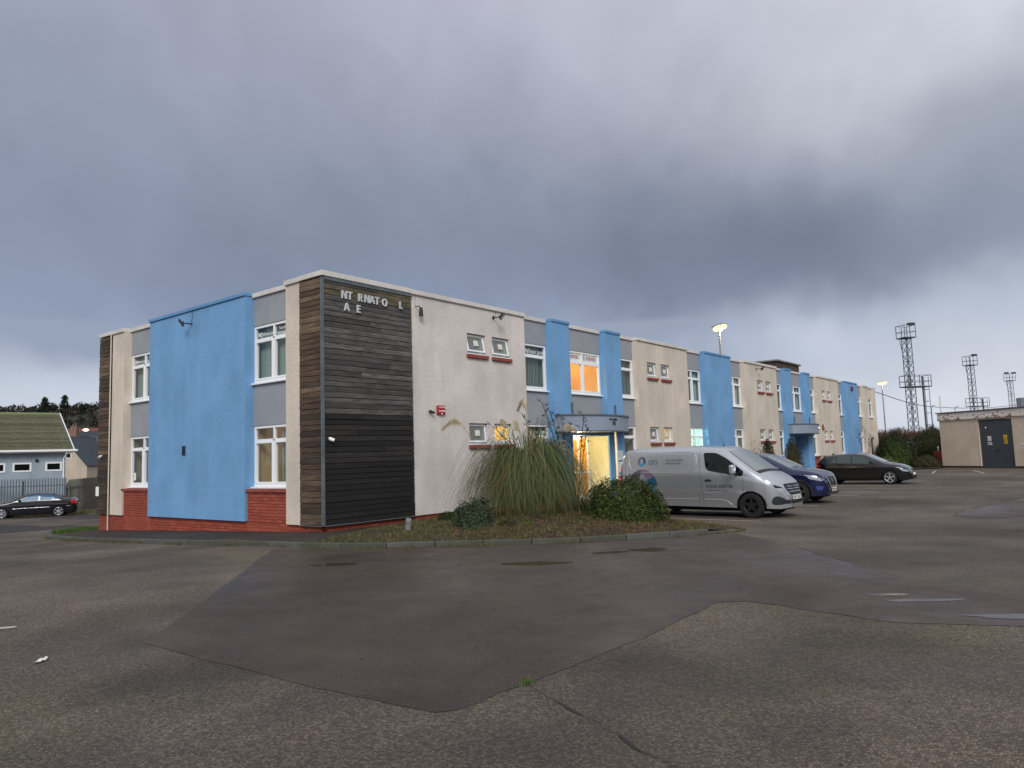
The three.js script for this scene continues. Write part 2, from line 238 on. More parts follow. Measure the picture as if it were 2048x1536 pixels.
// tarry, silted seams and cracks between the repairs
{
  M.seam = std(hex('#2b2925'), 0.9, { bumpMap: T.fine, bumpScale: 0.004 }); rs(431);
  const seam = (pts, w, s) => { const c = new THREE.CatmullRomCurve3(pts.map(p => V3(p[0], 0, p[1])), false, 'centripetal'), n = Math.round(c.getLength() / 0.07), l = [], r = []; for (let i = 0; i <= n; i++) { const p = c.getPointAt(i / n), t = c.getTangentAt(i / n), q = (fbm(i * 0.21 + s, s, 0, s, 4) - 0.5) * 0.12, ww = 0.6 * w * Math.max(0.2, 3.0 * fbm(i * 0.33 + s * 9, 4, 0, s + 2, 3) - 1.15); l.push([p.x - t.z * (q + ww), p.z + t.x * (q + ww)]); r.unshift([p.x - t.z * (q - ww), p.z + t.x * (q - ww)]); } structure('asphalt_seam', polySheet([...l, ...r], 0.0085, () => [1, 1, 1], 1), M.seam); };
  seam([[-6.05, 10.38], [-6.3, 10.9], [-6.52, 11.4], [-6.78, 11.95], [-7.0, 12.5]], 0.02, 3);  seam([[9.9, 11.3], [10.6, 10.75], [13.4, 11.0], [16.3, 11.4]], 0.02, 11); seam([[-0.2, 11.7], [1.0, 10.65], [2.2, 9.6]], 0.012, 13); seam([[-4.6, 9.0], [-4.2, 9.3], [-3.5, 9.35]], 0.008, 15); seam([[6, 12.2], [9, 12.6], [12, 13.6]], 0.02, 17);
}
// kerb line of the bed and the corner pavement
const kerbPts = [[-1.62, -11.3], [-1.95, -8.5], [-2.0, -5.5], [-1.97, -1.73], [-1.72, 0.6], [-1.48, 1.85], [-0.97, 2.99], [-0.18, 4.04], [0.51, 5.05], [1.21, 5.92], [2.3, 6.78], [3.3, 7.4], [4.3, 7.78], [5.3, 7.6]];
const kerbCurve = new THREE.CatmullRomCurve3(kerbPts.map(p => V3(p[0], 0, p[1])), false, 'centripetal');
{
  const L = kerbCurve.getLength(), n = Math.round(L / 0.92), kb = sub('kerb', scene); kb.userData.kind = 'structure'; kb.position.set(0, -0.2, -3);
  rs(77);
  for (let i = 0; i < n; i++) {
    const a = kerbCurve.getPointAt(i / n), b = kerbCurve.getPointAt((i + 1) / n), len = a.distanceTo(b) - 0.012, m = a.clone().add(b).multiplyScalar(0.5);
    const g = new RoundedBoxGeometry(len, 0.26, 0.125, 1, 0.014); const o = mesh('kerb_stone', mUV(g, R() * 3, R()), R() < 0.45 ? M.kerbMoss : M.kerb, kb);
    const hA = H(a.x, a.z), hB = H(b.x, b.z), drop = i > n - 3 ? 0.05 * (i - n + 3) : 0; const ang = Math.atan2(-(b.z - a.z), b.x - a.x);
    o.position.set(m.x + Math.sin(ang) * -0.055, (hA + hB) / 2 - 0.03 - drop + rr(-0.004, 0.004) + 0.2, m.z - Math.cos(ang) * 0.055 + 3); o.rotation.set(0, ang, Math.atan2(hB - hA, len), 'YXZ');
  }
}
const kIn = (d) => { const o = []; for (let i = 0; i <= 60; i++) { const t = i / 60, p = kerbCurve.getPointAt(t), q = kerbCurve.getTangentAt(t); o.push([p.x + q.z * d, p.z - q.x * d]); } return o; };
const inner = kIn(0.105);
const segD = (x, z, a, b) => { const dx = b[0] - a[0], dz = b[1] - a[1], t = Math.min(1, Math.max(0, ((x - a[0]) * dx + (z - a[1]) * dz) / (dx * dx + dz * dz))); return Math.hypot(x - a[0] - dx * t, z - a[1] - dz * t); };
const openEdge = [[5.6, 7.6], [5.5, 6.9], [6.1, 5.4], [6.4, 2.4], [8.4, 0.3]];
function bedOff(x, z) { // mounded soil: level with the kerb along the kerb, running out to nothing where there is none
  let dk = 9, de = 9; for (const p of inner) dk = Math.min(dk, Math.hypot(x - p[0], z - p[1])); for (let i = 0; i < openEdge.length - 1; i++) de = Math.min(de, segD(x, z, openEdge[i], openEdge[i + 1]));
  const mid = 0.07 + 0.07 * fbm(x * 1.2, z * 1.2, 0, 351, 3) + 0.22 * Math.exp(-((x - 4) ** 2 + (z - 3.2) ** 2) / 5), ek = 0.088 * (1 - ss(3.4, 4.9, x) * ss(5, 7, z)), a = ek + (mid - ek) * ss(0.05, 0.7, dk);
  return 0.008 + (a - 0.008) * ss(0.0, 0.9, de);
}
{
  const tp = (x, z) => { const k = 0.8 + (fbm(x * 0.9, z * 0.9, 0, 333, 4) - 0.5) * 0.8; return [k, k, k * 0.97]; };
  const i0 = inner.findIndex(p => p[1] > 1.0);
  // tarmac path round the corner
  structure('pavement', polySheet([...inner.slice(0, i0 + 1), [-0.6, 1.1], [0.4, 0.72], [1.5, 0.3], [3.2, 0.05], [3.2, -0.25], [0.25, -0.25], [0.2, -12.2]], 0.085, tp, 0.5), M.path);
  // path edging
  const ed = thing('path_edging', 'thin concrete edging strip between the tarmac path and the planted bed', 'edging'), e = [[-1.3, 1.32], [-0.6, 1.12], [0.4, 0.74], [1.5, 0.32], [2.9, 0.06]];
  for (let i = 0; i < e.length - 1; i++) { const [a, b] = [e[i], e[i + 1]]; mesh('edging_stone', mUV(beam([a[0], H(...a) + 0.08, a[1]], [b[0], H(...b) + 0.08, b[1]], 0.05, 0.05)), M.kerb, ed); }
  // soil of the bed
  const tb = (x, z) => { const a = fbm(x * 1.5, z * 1.5 + 4, 0, 341, 4), g = ss(0.45, 0.62, fbm(x * 0.8 + 20, z * 0.8, 0, 342, 3)); const k = 0.75 + (a - 0.5) * 1.1; return [k * (1 - 0.22 * g), k * (1 - 0.02 * g), k * (1 - 0.3 * g)]; };
  const bed = [...inner.slice(i0), [5.5, 6.9], [6.1, 5.4], [6.4, 2.4], [8.4, 0.3], [8.4, -0.2], [3.25, -0.2], [3.2, 0.08], [1.5, 0.36], [0.4, 0.78], [-0.6, 1.15]];
  structure('planting_bed', polySheet(bed, bedOff, tb, 0.22), M.soil);
  structure('planting_bed', polySheet([[19.2, 0.0], [19.2, 1.7], [30.8, 1.7], [30.8, 0.0]], 0.06, tb, 0.6), M.soil);
  structure('planting_bed', polySheet([[42.5, 0.0], [42.5, 1.9], [47, 2.4], [49.5, 4.4], [62, 4.4], [62, -12], [53, -12], [53, 0]], 0.06, tb, 1.2), M.soil);
}
// painted bay lines, worn
{
  rs(404); const X = [7.5, 10.1, 12.75, 15.0, 18.05, 20.6, 23.4, 26.1, 28.6, 31.3], Zs = [[3.6, 7.15], [2.2, 6.9], [2.2, 6.95], [2.2, 7.0], [2.2, 6.75], [2.2, 6.9], [2.2, 7.05], [2.2, 7.0], [2.2, 6.8], [2.2, 6.9]];
  X.forEach((x, i) => { const l = structure('bay_line', polySheet(ragged([[x - 0.045, Zs[i][0]], [x + 0.045, Zs[i][0]], [x + 0.045 - 0.12, Zs[i][1]], [x - 0.045 - 0.12, Zs[i][1]]], 0.012, 0.1, 3 + i), 0.006, () => [1, 1, 1], 0.8), M.line); });
  for (const [a, b] of [[[40.5, 5.4], [44.8, 4.9]], [[39.6, 8.2], [45.0, 7.0]], [[-9.2, 3.3], [-7.42, 4.55]]]) { const d = V3(b[0] - a[0], 0, b[1] - a[1]).normalize().multiplyScalar(0.05); structure('bay_line', polySheet(ragged([[a[0] - d.z, a[1] + d.x], [b[0] - d.z, b[1] + d.x], [b[0] + d.z, b[1] - d.x], [a[0] + d.z, a[1] - d.x]], 0.012, 0.12, 4), 0.006, () => [1, 1, 1], 0.8), M.line); }
  // puddles: thin films of rain water lying in the hollows
  const blob = (cx, cz, rx, rz, rot, s) => { const o = []; for (let i = 0; i < 46; i++) { const t = i / 46 * Math.PI * 2, k = 0.55 + 0.9 * fbm(Math.cos(t) * 1.6 + s, Math.sin(t) * 1.6 + s * 3, 0, s, 4), x = Math.cos(t) * rx * k, z = Math.sin(t) * rz * k; o.push([cx + x * Math.cos(rot) - z * Math.sin(rot), cz + x * Math.sin(rot) + z * Math.cos(rot)]); } return o; };
  for (const a of [[0.95, 7.72, 0.5, 0.2, 0.9, 4], [0.3, 7.2, 0.3, 0.1, 0.8, 5], [-1.2, 6.85, 0.55, 0.16, 1.0, 6], [-2.75, 3.95, 0.35, 0.17, 0.9, 7], [-1.95, 13.05, 0.5, 0.13, 1.2, 8], [-1.5, 12.2, 0.42, 0.08, 1.0, 9], [-1.38, 11.8, 0.24, 0.08, 1.0, 14]]) structure('puddle', polySheet(blob(...a), 0.0075, () => [1, 1, 1], 1), M.water);
}
// ================================================================ the two-storey office building
// right facade: z = 0 facing +z, x from 0 to 52.3; left facade: x = 0 facing -x, z from 0 to -11.7 (built in the same frame, then turned)
const office = thing('office_building', 'long two-storey flat-roofed office building with blue, cream and grey panels and a dark timber-clad corner', 'building');
const side = (g, s) => s === 'L' ? g.rotateY(-Math.PI / 2) : g;
const ob = (name, geos, mat, s, parent = office) => mesh(name, side(Array.isArray(geos) ? mg(geos) : geos, s), mat, parent);
const YT = 5.93, YB = 0.217;            // underside of the fascia, foot of the panels
function holed(x0, x1, y0, y1, holes, z0, z1) { const s = new THREE.Shape([[x0, y0], [x1, y0], [x1, y1], [x0, y1]].map(p => new THREE.Vector2(...p))); for (const [a, b, c, d] of holes) s.holes.push(new THREE.Path([[a, c], [a, d], [b, d], [b, c]].map(p => new THREE.Vector2(...p)))); const g = new THREE.ExtrudeGeometry(s, { depth: z1 - z0, bevelEnabled: false }); g.translate(0, 0, z0); return mUV(g.toNonIndexed()); }
const litLamps = [];
function roomShell(x0, x1, y0, y1, z0, depth, mat, s, ob2 = office) { // a plain room behind a window: back, sides, ceiling, floor
  const zb = z0 - depth, t = 0.03;
  return ob('interior_room', [bx(x0 - t, x1 + t, y0 - t, y1 + t, zb - t, zb), bx(x0 - t, x0, y0, y1, zb, z0), bx(x1, x1 + t, y0, y1, zb, z0), bx(x0 - t, x1 + t, y1, y1 + t, zb, z0), bx(x0 - t, x1 + t, y0 - t, y0, zb, z0)], mat, s, ob2);
}
function ceilingLight(x, y, z, w, d, color, power, s) {
  const m = std(0x000000, 1, { emissive: color, emissiveIntensity: 1.2 }); ob('ceiling_light', bx(x - w / 2, x + w / 2, y - 0.05, y, z - d / 2, z + d / 2), m, s);
  const l = new THREE.PointLight(color, power, 0, 2); l.castShadow = true; l.shadow.radius = 6; const p = V3(x, y - 0.18, z); if (s === 'L') p.applyAxisAngle(V3(0, 1, 0), -Math.PI / 2); l.position.copy(p); scene.add(l);
}
// office window: fanlights above casements, white plastic frame, one or two lights wide
function officeWindow(s, x0, x1, upper, cols, o = {}) {
  const w = sub('window', office), yb = upper ? 3.705 : 1.085, yt = upper ? 5.187 : 2.612, zf = -0.27, zk = -0.35, fw = 0.065, g = [], e = 0.004, yT = yt - 0.40;
  x0 += e; x1 -= e; const b = (...a) => g.push(rbx(...a, 0.006));
  b(x0, x0 + fw, yb, yt - e, zk, zf); b(x1 - fw, x1, yb, yt - e, zk, zf); b(x0 + fw, x1 - fw, yt - fw - e, yt - e, zk, zf); b(x0 + fw, x1 - fw, yb, yb + 0.07, zk, zf); b(x0 + fw, x1 - fw, yT, yT + 0.06, zk, zf);
  const cw = (x1 - x0 - fw) / cols, panes = [];
  for (let i = 0; i < cols; i++) {
    const a = x0 + fw / 2 + cw * i, c = a + cw, l = i ? a + fw / 2 : x0 + fw, r = i < cols - 1 ? c - fw / 2 : x1 - fw; if (i) b(a - fw / 2, a + fw / 2, yb + 0.07, yt - fw - e, zk, zf);
    const sw = 0.048; b(l, l + sw, yb + 0.07, yT, zk + 0.01, zf + 0.014); b(r - sw, r, yb + 0.07, yT, zk + 0.01, zf + 0.014); b(l + sw, r - sw, yT - sw, yT, zk + 0.01, zf + 0.014); b(l + sw, r - sw, yb + 0.07, yb + 0.07 + sw, zk + 0.01, zf + 0.014);
    panes.push([l + sw, r - sw, yb + 0.07 + sw, yT - sw], [l, r, yT + 0.06, yt - fw - e]);
  }
  ob('frame', g, M.upvc, s, w);
  for (const [a, c, d, f] of panes) { const p = new THREE.PlaneGeometry(c - a, f - d); p.translate((a + c) / 2, (d + f) / 2, -0.31); ob('pane', p, M.glass, s, w); }
  ob('sill', rbx(x0 - 0.03, x1 + 0.03, yb - 0.045, yb, -0.34, -0.17, 0.008), M.upvc, s, w);
  const rm = o.room || M.room, dep = o.depth || 2.6;
  roomShell(x0 + 0.01, x1 - 0.01, yb - (upper ? 0.3 : 0.4), yt + 0.12, -0.37, dep, rm, s);
  if (o.blind) { const [f0, f1] = o.blind; const sl = []; for (let x = x0 + 0.05 + (x1 - x0) * f0, q = 0; x < x0 + (x1 - x0) * f1 - 0.1; x += 0.085, q++) { const g2 = new THREE.BoxGeometry(0.098, yt - yb - 0.14, 0.004); g2.rotateY(0.32 + 0.08 * Math.sin(q * 2.3)); g2.translate(x + 0.045, (yb + yt) / 2 - 0.01, -0.455); sl.push(mUV(g2)); } ob('blind', sl, o.blindMat || M.blind, s, w); }
  if (o.curtain) for (const [a, c] of o.curtain) { const cg = []; for (let x = a; x < c; x += 0.06) cg.push(rbx(x, Math.min(c, x + 0.05), yb + 0.05, yt - 0.1, -0.44 - 0.03 * (Math.round(x / 0.06) % 2), -0.42, 0.012)); ob('curtain', cg, o.blindMat || M.blind, s, w); }
  if (o.light) ceilingLight((x0 + x1) / 2, yt + 0.1, -1.35, (x1 - x0) * 0.5, 0.5, o.light[0], o.light[1], s);
  return { w, panes };
}
function glassText(w, s, str, x, y, size, mat, f = fontR) { const g = text(str, size, 0.003, f); g.translate(x, y, -0.304); return ob('window_lettering', mUV(g), mat, s, w); }
// small toilet window in a deep opening; the sash may stand ajar
function toiletWindow(x0, x1, y0, y1, open, lit, fan = true) {
  const w = sub('toilet_window', office), fw = 0.055, zf = -0.15;
  const fg = [rbx(x0, x0 + fw, y0 + 0.03, y1, -0.24, zf), rbx(x1 - fw, x1, y0 + 0.03, y1, -0.24, zf), rbx(x0 + fw, x1 - fw, y1 - fw, y1, -0.24, zf), rbx(x0 + fw, x1 - fw, y0 + 0.03, y0 + 0.03 + fw, -0.24, zf)];
  ob('frame', fg, M.upvc, 'R', w); ob('inner_sill', rbx(x0, x1, y0, y0 + 0.03, -0.26, -0.02, 0.006), M.upvc, 'R', w);
  const sash = sub('sash', w); sash.position.set((x0 + x1) / 2, y1 - 0.03, zf + 0.012); sash.rotation.x = -open; // top hung, swings out at the foot
  const sw = x1 - x0 - 0.05, sh = y1 - y0 - 0.1, t = 0.05; 
  mesh('sash_frame', mg([rbx(-sw / 2, -sw / 2 + t, -sh, 0, -0.025, 0.025), rbx(sw / 2 - t, sw / 2, -sh, 0, -0.025, 0.025), rbx(-sw / 2 + t, sw / 2 - t, -t, 0, -0.025, 0.025), rbx(-sw / 2 + t, sw / 2 - t, -sh, -sh + t, -0.025, 0.025)]), M.upvc, sash);
  mesh('pane', new THREE.PlaneGeometry(sw - 2 * t, sh - 2 * t).translate(0, -sh / 2, 0), M.frost, sash);
  if (fan) mesh('extractor_fan', mg([rbx(-0.085, 0.085, -sh / 2 - 0.085, -sh / 2 + 0.085, 0.002, 0.055, 0.012), bx(-0.045, 0.045, -sh / 2 - 0.05, -sh / 2 + 0.05, 0.055, 0.058)]), M.fan, sash);
  ob('brick_sill', rbx(x0 - 0.04, x1 + 0.05, y0 - 0.105, y0 - 0.004, -0.3, 0.05, 0.012), M.redsill, 'R', w);
  roomShell(x0 + 0.01, x1 - 0.01, y0 - 0.2, y1 + 0.25, -0.28, 1.5, lit ? lit[2] : M.room, 'R');
  if (lit) ceilingLight((x0 + x1) / 2, y1 + 0.24, -1.0, 0.3, 0.3, lit[0], lit[1], 'R');
}
M.fan = std(hex('#d9d6cd'), 0.6); M.gblind = std(hex('#93a29e'), 0.9); M.lightBlind = std(hex('#efe9cf'), 0.9); M.film = std(hex('#d5e2e0'), 0.5);
M.yroom = std(hex('#e6cf6a'), 0.9); M.oroom = std(hex('#efc07c'), 0.9); M.troom = std(hex('#d5e6da'), 0.9); M.wroom = std(hex('#c9b48a'), 0.9);
M.print = std(hex('#e9efee'), 0.6); M.redprint = std(hex('#b8423a'), 0.6); M.greyprint = std(hex('#9fb0b4'), 0.6);

// ---- panels of the right facade
const creamR = [[2.80, 7.65, M.offwhite, [[4.98, 5.78], [6.07, 6.87]]], [14.73, 19.10, M.cream, [[15.48, 16.24], [16.63, 17.41]]], [25.56, 30.15, M.cream, [[27.24, 28.05], [28.45, 29.27]]], [37.44, 42.08, M.cream, [[38.35, 39.1], [39.54, 40.32]]], [48.71, 49.98, M.cream, []]];
creamR.forEach(([a, b, mat, wins], k) => {
  const holes = []; for (const [p, q] of wins) holes.push([p, q, 4.55, 5.15], [p, q, 1.99, 2.60]);
  ob('rendered_panel', holed(a, b, YB, YT, holes, -0.4, -0.03), mat, 'R');
  wins.forEach(([p, q], i) => { toiletWindow(p, q, 4.55, 5.15, k === 0 ? 0.2 : 0.1, null); const lit = k === 0 && i === 1 ? [col(1, 0.68, 0.14), 1.5, M.yroom] : k === 1 && i === 1 ? [col(1, 0.78, 0.36), 0.8, M.yroom] : null; toiletWindow(p, q, 1.99, 2.60, lit ? 0 : k === 0 ? 0.1 : 0.05, lit, true); });
  ob('white_coping', rbx(a - 0.03, b + 0.0, YT, 6.05, -0.42, 0.03, 0.012), M.fascia, 'R');
});
const blueR = [[9.06, 10.07], [12.36, 13.42], [20.83, 23.79], [31.45, 32.54], [34.88, 35.94], [43.66, 46.95]];
for (const [a, b] of blueR) { ob('blue_panel', bx(a, b, (a > 9 && a < 13) || (a > 31 && a < 35) ? -0.16 : YB, 5.97, -0.4, 0.0), M.blue, 'R'); ob('blue_coping', rbx(a - 0.015, b + 0.015, 5.97, 6.068, -0.44, 0.035, 0.012), M.bluetrim, 'R'); }
// ---- recessed bays
const bayR = [[7.65, 9.06, 1, 0], [10.07, 12.36, 2, 1], [13.42, 14.73, 1, 0], [19.10, 20.83, 2, 0], [23.79, 25.56, 2, 0], [30.15, 31.45, 1, 0], [32.54, 34.88, 2, 1], [35.94, 37.44, 1, 0], [42.08, 43.66, 2, 0], [46.95, 48.71, 2, 0], [49.98, 52.05, 2, 2]];
const WARM = col(1, 0.74, 0.34), TEAL = col(0.72, 1, 0.86);
bayR.forEach(([a, b, cols, door], k) => {
  const far = k >= 9, gm = k === 10 ? M.cream : M.grey;
  ob('spandrel_panel', bx(a, b, 5.187, YT, -0.45, -0.25), gm, 'R'); ob('spandrel_panel', bx(a, b, 2.612, 3.655, -0.45, -0.25), gm, 'R');
  ob('white_coping', rbx(a + 0.0, b - 0.03, YT, 6.05, -0.46, -0.19, 0.012), M.fascia, 'R');
  const up = k === 1 ? { room: M.oroom, light: [WARM, 3.3], depth: 3.2 } : k === 0 ? { depth: 3.5 } : k === 2 ? { blind: [0, 1], blindMat: M.gblind } : { curtain: [[a + 0.1, a + 0.35], [b - 0.45, b - 0.1]] };
  if (k === 0) up.blind = [0, 1], up.blindMat = M.gblind;
  const wu = officeWindow('R', a, b, true, cols, up);
  if (k === 1) { const rb = sub('room_furniture', office); ob('cabinet', [rbx(a + 0.15, a + 0.95, 3.45, 4.35, -3.3, -2.8), rbx(a + 1.2, b - 0.2, 3.45, 4.15, -3.2, -2.6)], std(hex('#c98f4c'), 0.8), 'R', rb); ob('wall_board', rbx(a + 1.15, b - 0.25, 4.35, 4.85, -3.52, -3.48), std(hex('#d9c9a8'), 0.8), 'R', rb); ob('desk_screen', rbx(a + 0.5, a + 1.3, 3.6, 4.05, -1.1, -1.06), std(hex('#a06a35'), 0.8), 'R', rb); }
  if (k === 0) { glassText(wu.w, 'R', 'WJ', a + 0.08, 4.88, 0.17, M.print, font); glassText(wu.w, 'R', 'Wilson James', a + 0.36, 4.885, 0.135, M.print); }
  if (k === 1) for (const [p, q] of [wu.panes[1], wu.panes[3]]) { ob('window_film', bx(p + 0.01, q - 0.01, 4.86, 5.11, -0.3085, -0.306), M.film, 'R', wu.w); ob('window_film', bx(p + 0.08, p + 0.2, 4.9, 5.07, -0.3055, -0.3045), M.greyprint, 'R', wu.w); const g = glassText(wu.w, 'R', 'KOEFER', p + 0.28, 4.93, 0.115, M.redprint, font); }
  if (!door) {
    const lo = k === 3 ? { room: M.troom, light: [TEAL, 4.2], depth: 2.2, blind: [0, 0.42], blindMat: M.lightBlind } : k === 2 ? { depth: 3 } : { curtain: [[a + 0.1, a + 0.4], [b - 0.35, b - 0.1]] };
    const wl = officeWindow('R', a, b, false, cols, lo);
    if (k === 0) glassText(wl.w, 'R', 'Wilson James', a + 0.36, 2.31, 0.135, M.print);
    ob('brick_panel', bx(a, b, -0.5, 0.95, -0.45, -0.15), M.brick, 'R'); ob('red_ledge', rbx(a + 0.01, b - 0.01, 0.955, 1.03, -0.4, -0.06, 0.012), M.redsill, 'R');
  }
});
// the plain part of the end wall, back and roof
ob('end_strip', bx(52.05, 52.3, -0.5, YT, -0.45, -0.02), M.cream, 'R'); ob('white_coping', rbx(52.02, 52.34, YT, 6.05, -0.46, 0.03, 0.012), M.fascia, 'R');
ob('end_wall', bx(52.05, 52.3, -0.8, YT, -11.7, -0.46), M.cream, 'R'); ob('back_wall', bx(0.5, 52.05, -0.8, YT, -11.7, -11.45), M.cream, 'R');
ob('roof', [bx(0.4, 52.05, 5.9, 6.0, -11.45, -0.42)], M.roof, 'R'); ob('white_coping', [rbx(0.5, 52.3, YT + 0.001, 6.05, -11.75, -11.47, 0.01), rbx(52.0, 52.34, YT + 0.001, 6.049, -11.46, -0.47, 0.01)], M.fascia, 'R');
{ // end bay door (boarded) at the far end
  const d = sub('end_doorway', office); ob('door_head_panel', bx(49.99, 52.04, 2.15, 2.61, -0.4, -0.24), M.fascia, 'R', d); ob('door_leaf', rbx(50.02, 52.0, -0.22, 2.14, -0.45, -0.38), std(hex('#6b4a35'), 0.7, { map: T.grain }), 'R', d);
}
// roof plant housing
{ const h = sub('roof_housing', office); mesh('housing_wall', bx(45.0, 50.2, 6.0, 8.08, -8.5, -5), std(hex('#5b4a40'), 0.85, { map: T.grain }), h); mesh('housing_roof', rbx(44.85, 50.35, 8.08, 8.2, -8.65, -4.85, 0.02), std(hex('#8a8884'), 0.8, { map: T.mottle }), h); }

// ---- entrances: recessed porch, bowed canopy
function entrance(x0, x1, lit, dx) {
  const e = sub('entrance', office), zB = -0.95, m = lit ? M.porch : M.blue;
  ob('porch_wall', bx(x1, x1 + 0.05, -0.2, 2.26, zB, -0.41), m, 'R', e); ob('porch_wall', bx(x0 - 0.05, x0, -0.2, 2.26, zB, -0.41), m, 'R', e); ob('porch_ceiling', bx(x0 - 0.05, x1 + 0.05, 2.26, 2.34, zB - 0.1, -0.41), M.fascia, 'R', e);
  ob('porch_cheek', bx(x1 - 0.004, x1 - 0.001, -0.15, 2.25, -0.42, -0.06), m, 'R', e); ob('porch_cheek', bx(x0 + 0.001, x0 + 0.004, -0.15, 2.25, -0.42, -0.06), m, 'R', e);
  ob('door_header', bx(x0, x1, 2.255, 2.61, -0.42, -0.02), M.blue, 'R', e);
  ob('porch_floor', bx(x0, x1, -0.3, -0.02, zB, 0.3), M.kerb, 'R', e);
  // glazed door screen
  const dw = 1.3, xd = x1 - dw, g = [], zf = zB + 0.09; for (const [a, b] of [[xd, xd + 0.08], [xd + dw / 2 - 0.03, xd + dw / 2 + 0.03], [xd + dw - 0.08, xd + dw]]) g.push(rbx(a, b, -0.02, 2.25, zB, zf)); for (const [a, b] of [[2.17, 2.25], [0.95, 1.03], [-0.02, 0.14]]) g.push(rbx(xd + 0.08, xd + dw - 0.08, a, b, zB + 0.012, zf - 0.012));
  const door = sub('glazed_door', e); mesh('door_frame', mg(g), lit ? M.upvc : M.bluetrim, door); mesh('pane', new THREE.PlaneGeometry(dw - 0.16, 1.14).translate(xd + dw / 2, 1.6, zB + 0.04), M.glass, door); mesh('pane', new THREE.PlaneGeometry(dw - 0.16, 0.81).translate(xd + dw / 2, 0.545, zB + 0.04), M.glass, door); mesh('handle', cyl([xd + dw / 2 + 0.07, 0.9, zf + 0.05], [xd + dw / 2 + 0.07, 1.25, zf + 0.05], 0.014), M.steel, door);
  ob('porch_wall', bx(x0 - 0.05, xd, -0.2, 2.26, zB - 0.05, zB), m, 'R', e);
  roomShell(xd, xd + dw, -0.05, 2.3, zB - 0.02, 2.4, lit ? M.lobby : M.room, 'R');
  if (lit) ceilingLight(xd + dw / 2, 2.29, -2.0, 0.5, 0.5, col(1, 0.68, 0.28), 3.2, 'R');
  // canopy
  const xc = (x0 + x1) / 2, hw = 2.16, bow = u => 0.22 + 0.62 * (1 - (u / hw) ** 2); const can = sub('entrance_canopy', e);
  const out = []; for (let i = 0; i <= 24; i++) { const u = -hw + 2 * hw * i / 24; out.push(new THREE.Vector2(xc + u, bow(u))); }
  const solid = (y0, y1, grow, zb) => { const pts = out.map(p => new THREE.Vector2(xc + (p.x - xc) * (1 + grow * 0.4), -(p.y + grow))); const s = new THREE.Shape([...pts, new THREE.Vector2(pts[24].x, -zb), new THREE.Vector2(pts[0].x, -zb)]); const g2 = new THREE.ExtrudeGeometry(s, { depth: y1 - y0, bevelEnabled: false, curveSegments: 4 }); g2.rotateX(-Math.PI / 2); g2.translate(0, y0, 0); return mUV(g2.toNonIndexed()); };
  mesh('canopy_fascia', solid(2.40, 2.88, 0, 0.004), M.canopy, can); mesh('canopy_cap', solid(2.883, 2.935, 0.03, 0.006), M.trim, can); mesh('canopy_drip', solid(2.365, 2.397, 0.012, 0.006), M.trim, can);
  const z = u => bow(u) + 0.004, lx = xc - 0.12;
  const put = (g, x, y) => { const p = g.attributes.position; for (let i = 0; i < p.count; i++) { const X = p.getX(i) + x; p.setXYZ(i, X, p.getY(i) + y, p.getZ(i) + z(X - xc)); } return g; };
  const num = sub('canopy_number', e); if (lit) { mesh('numeral', put(text('14', 0.15, 0.012), lx + 0.1, 2.57), M.black, num); const ring = new THREE.TorusGeometry(0.022, 0.009, 6, 14).translate(0.16, 0.03, 0.006); mesh('emblem', put(mg([bx(0, 0.1, 0, 0.065, 0, 0.012), ring, bx(0.23, 0.5, 0.038, 0.066, 0, 0.012), bx(0.23, 0.5, 0, 0.026, 0, 0.012), bx(0.47, 0.5, 0.026, 0.038, 0, 0.012)]), lx - 0.06, 2.735), M.black, num); } else { mesh('numeral', put(text('58', 0.13, 0.012), lx + 1.3, 2.57), M.black, num); }
  mesh('conduit', rbx(x0 - 0.05, x0 + 0.02, 2.94, 3.36, 0.002, 0.06, 0.01), M.trim, e); mesh('conduit', rbx(x1 + 0.42, x1 + 0.49, 2.94, 3.36, 0.002, 0.06, 0.01), M.trim, e);
}
M.canopy = std(hex('#94a0b2'), 0.75, { map: T.paint2 }); M.porch = std(hex('#d9d8b4'), 0.85, { map: T.mottle }); M.lobby = std(hex('#e2b45f'), 0.9);
entrance(10.07, 12.36, true); entrance(32.54, 34.88, false);

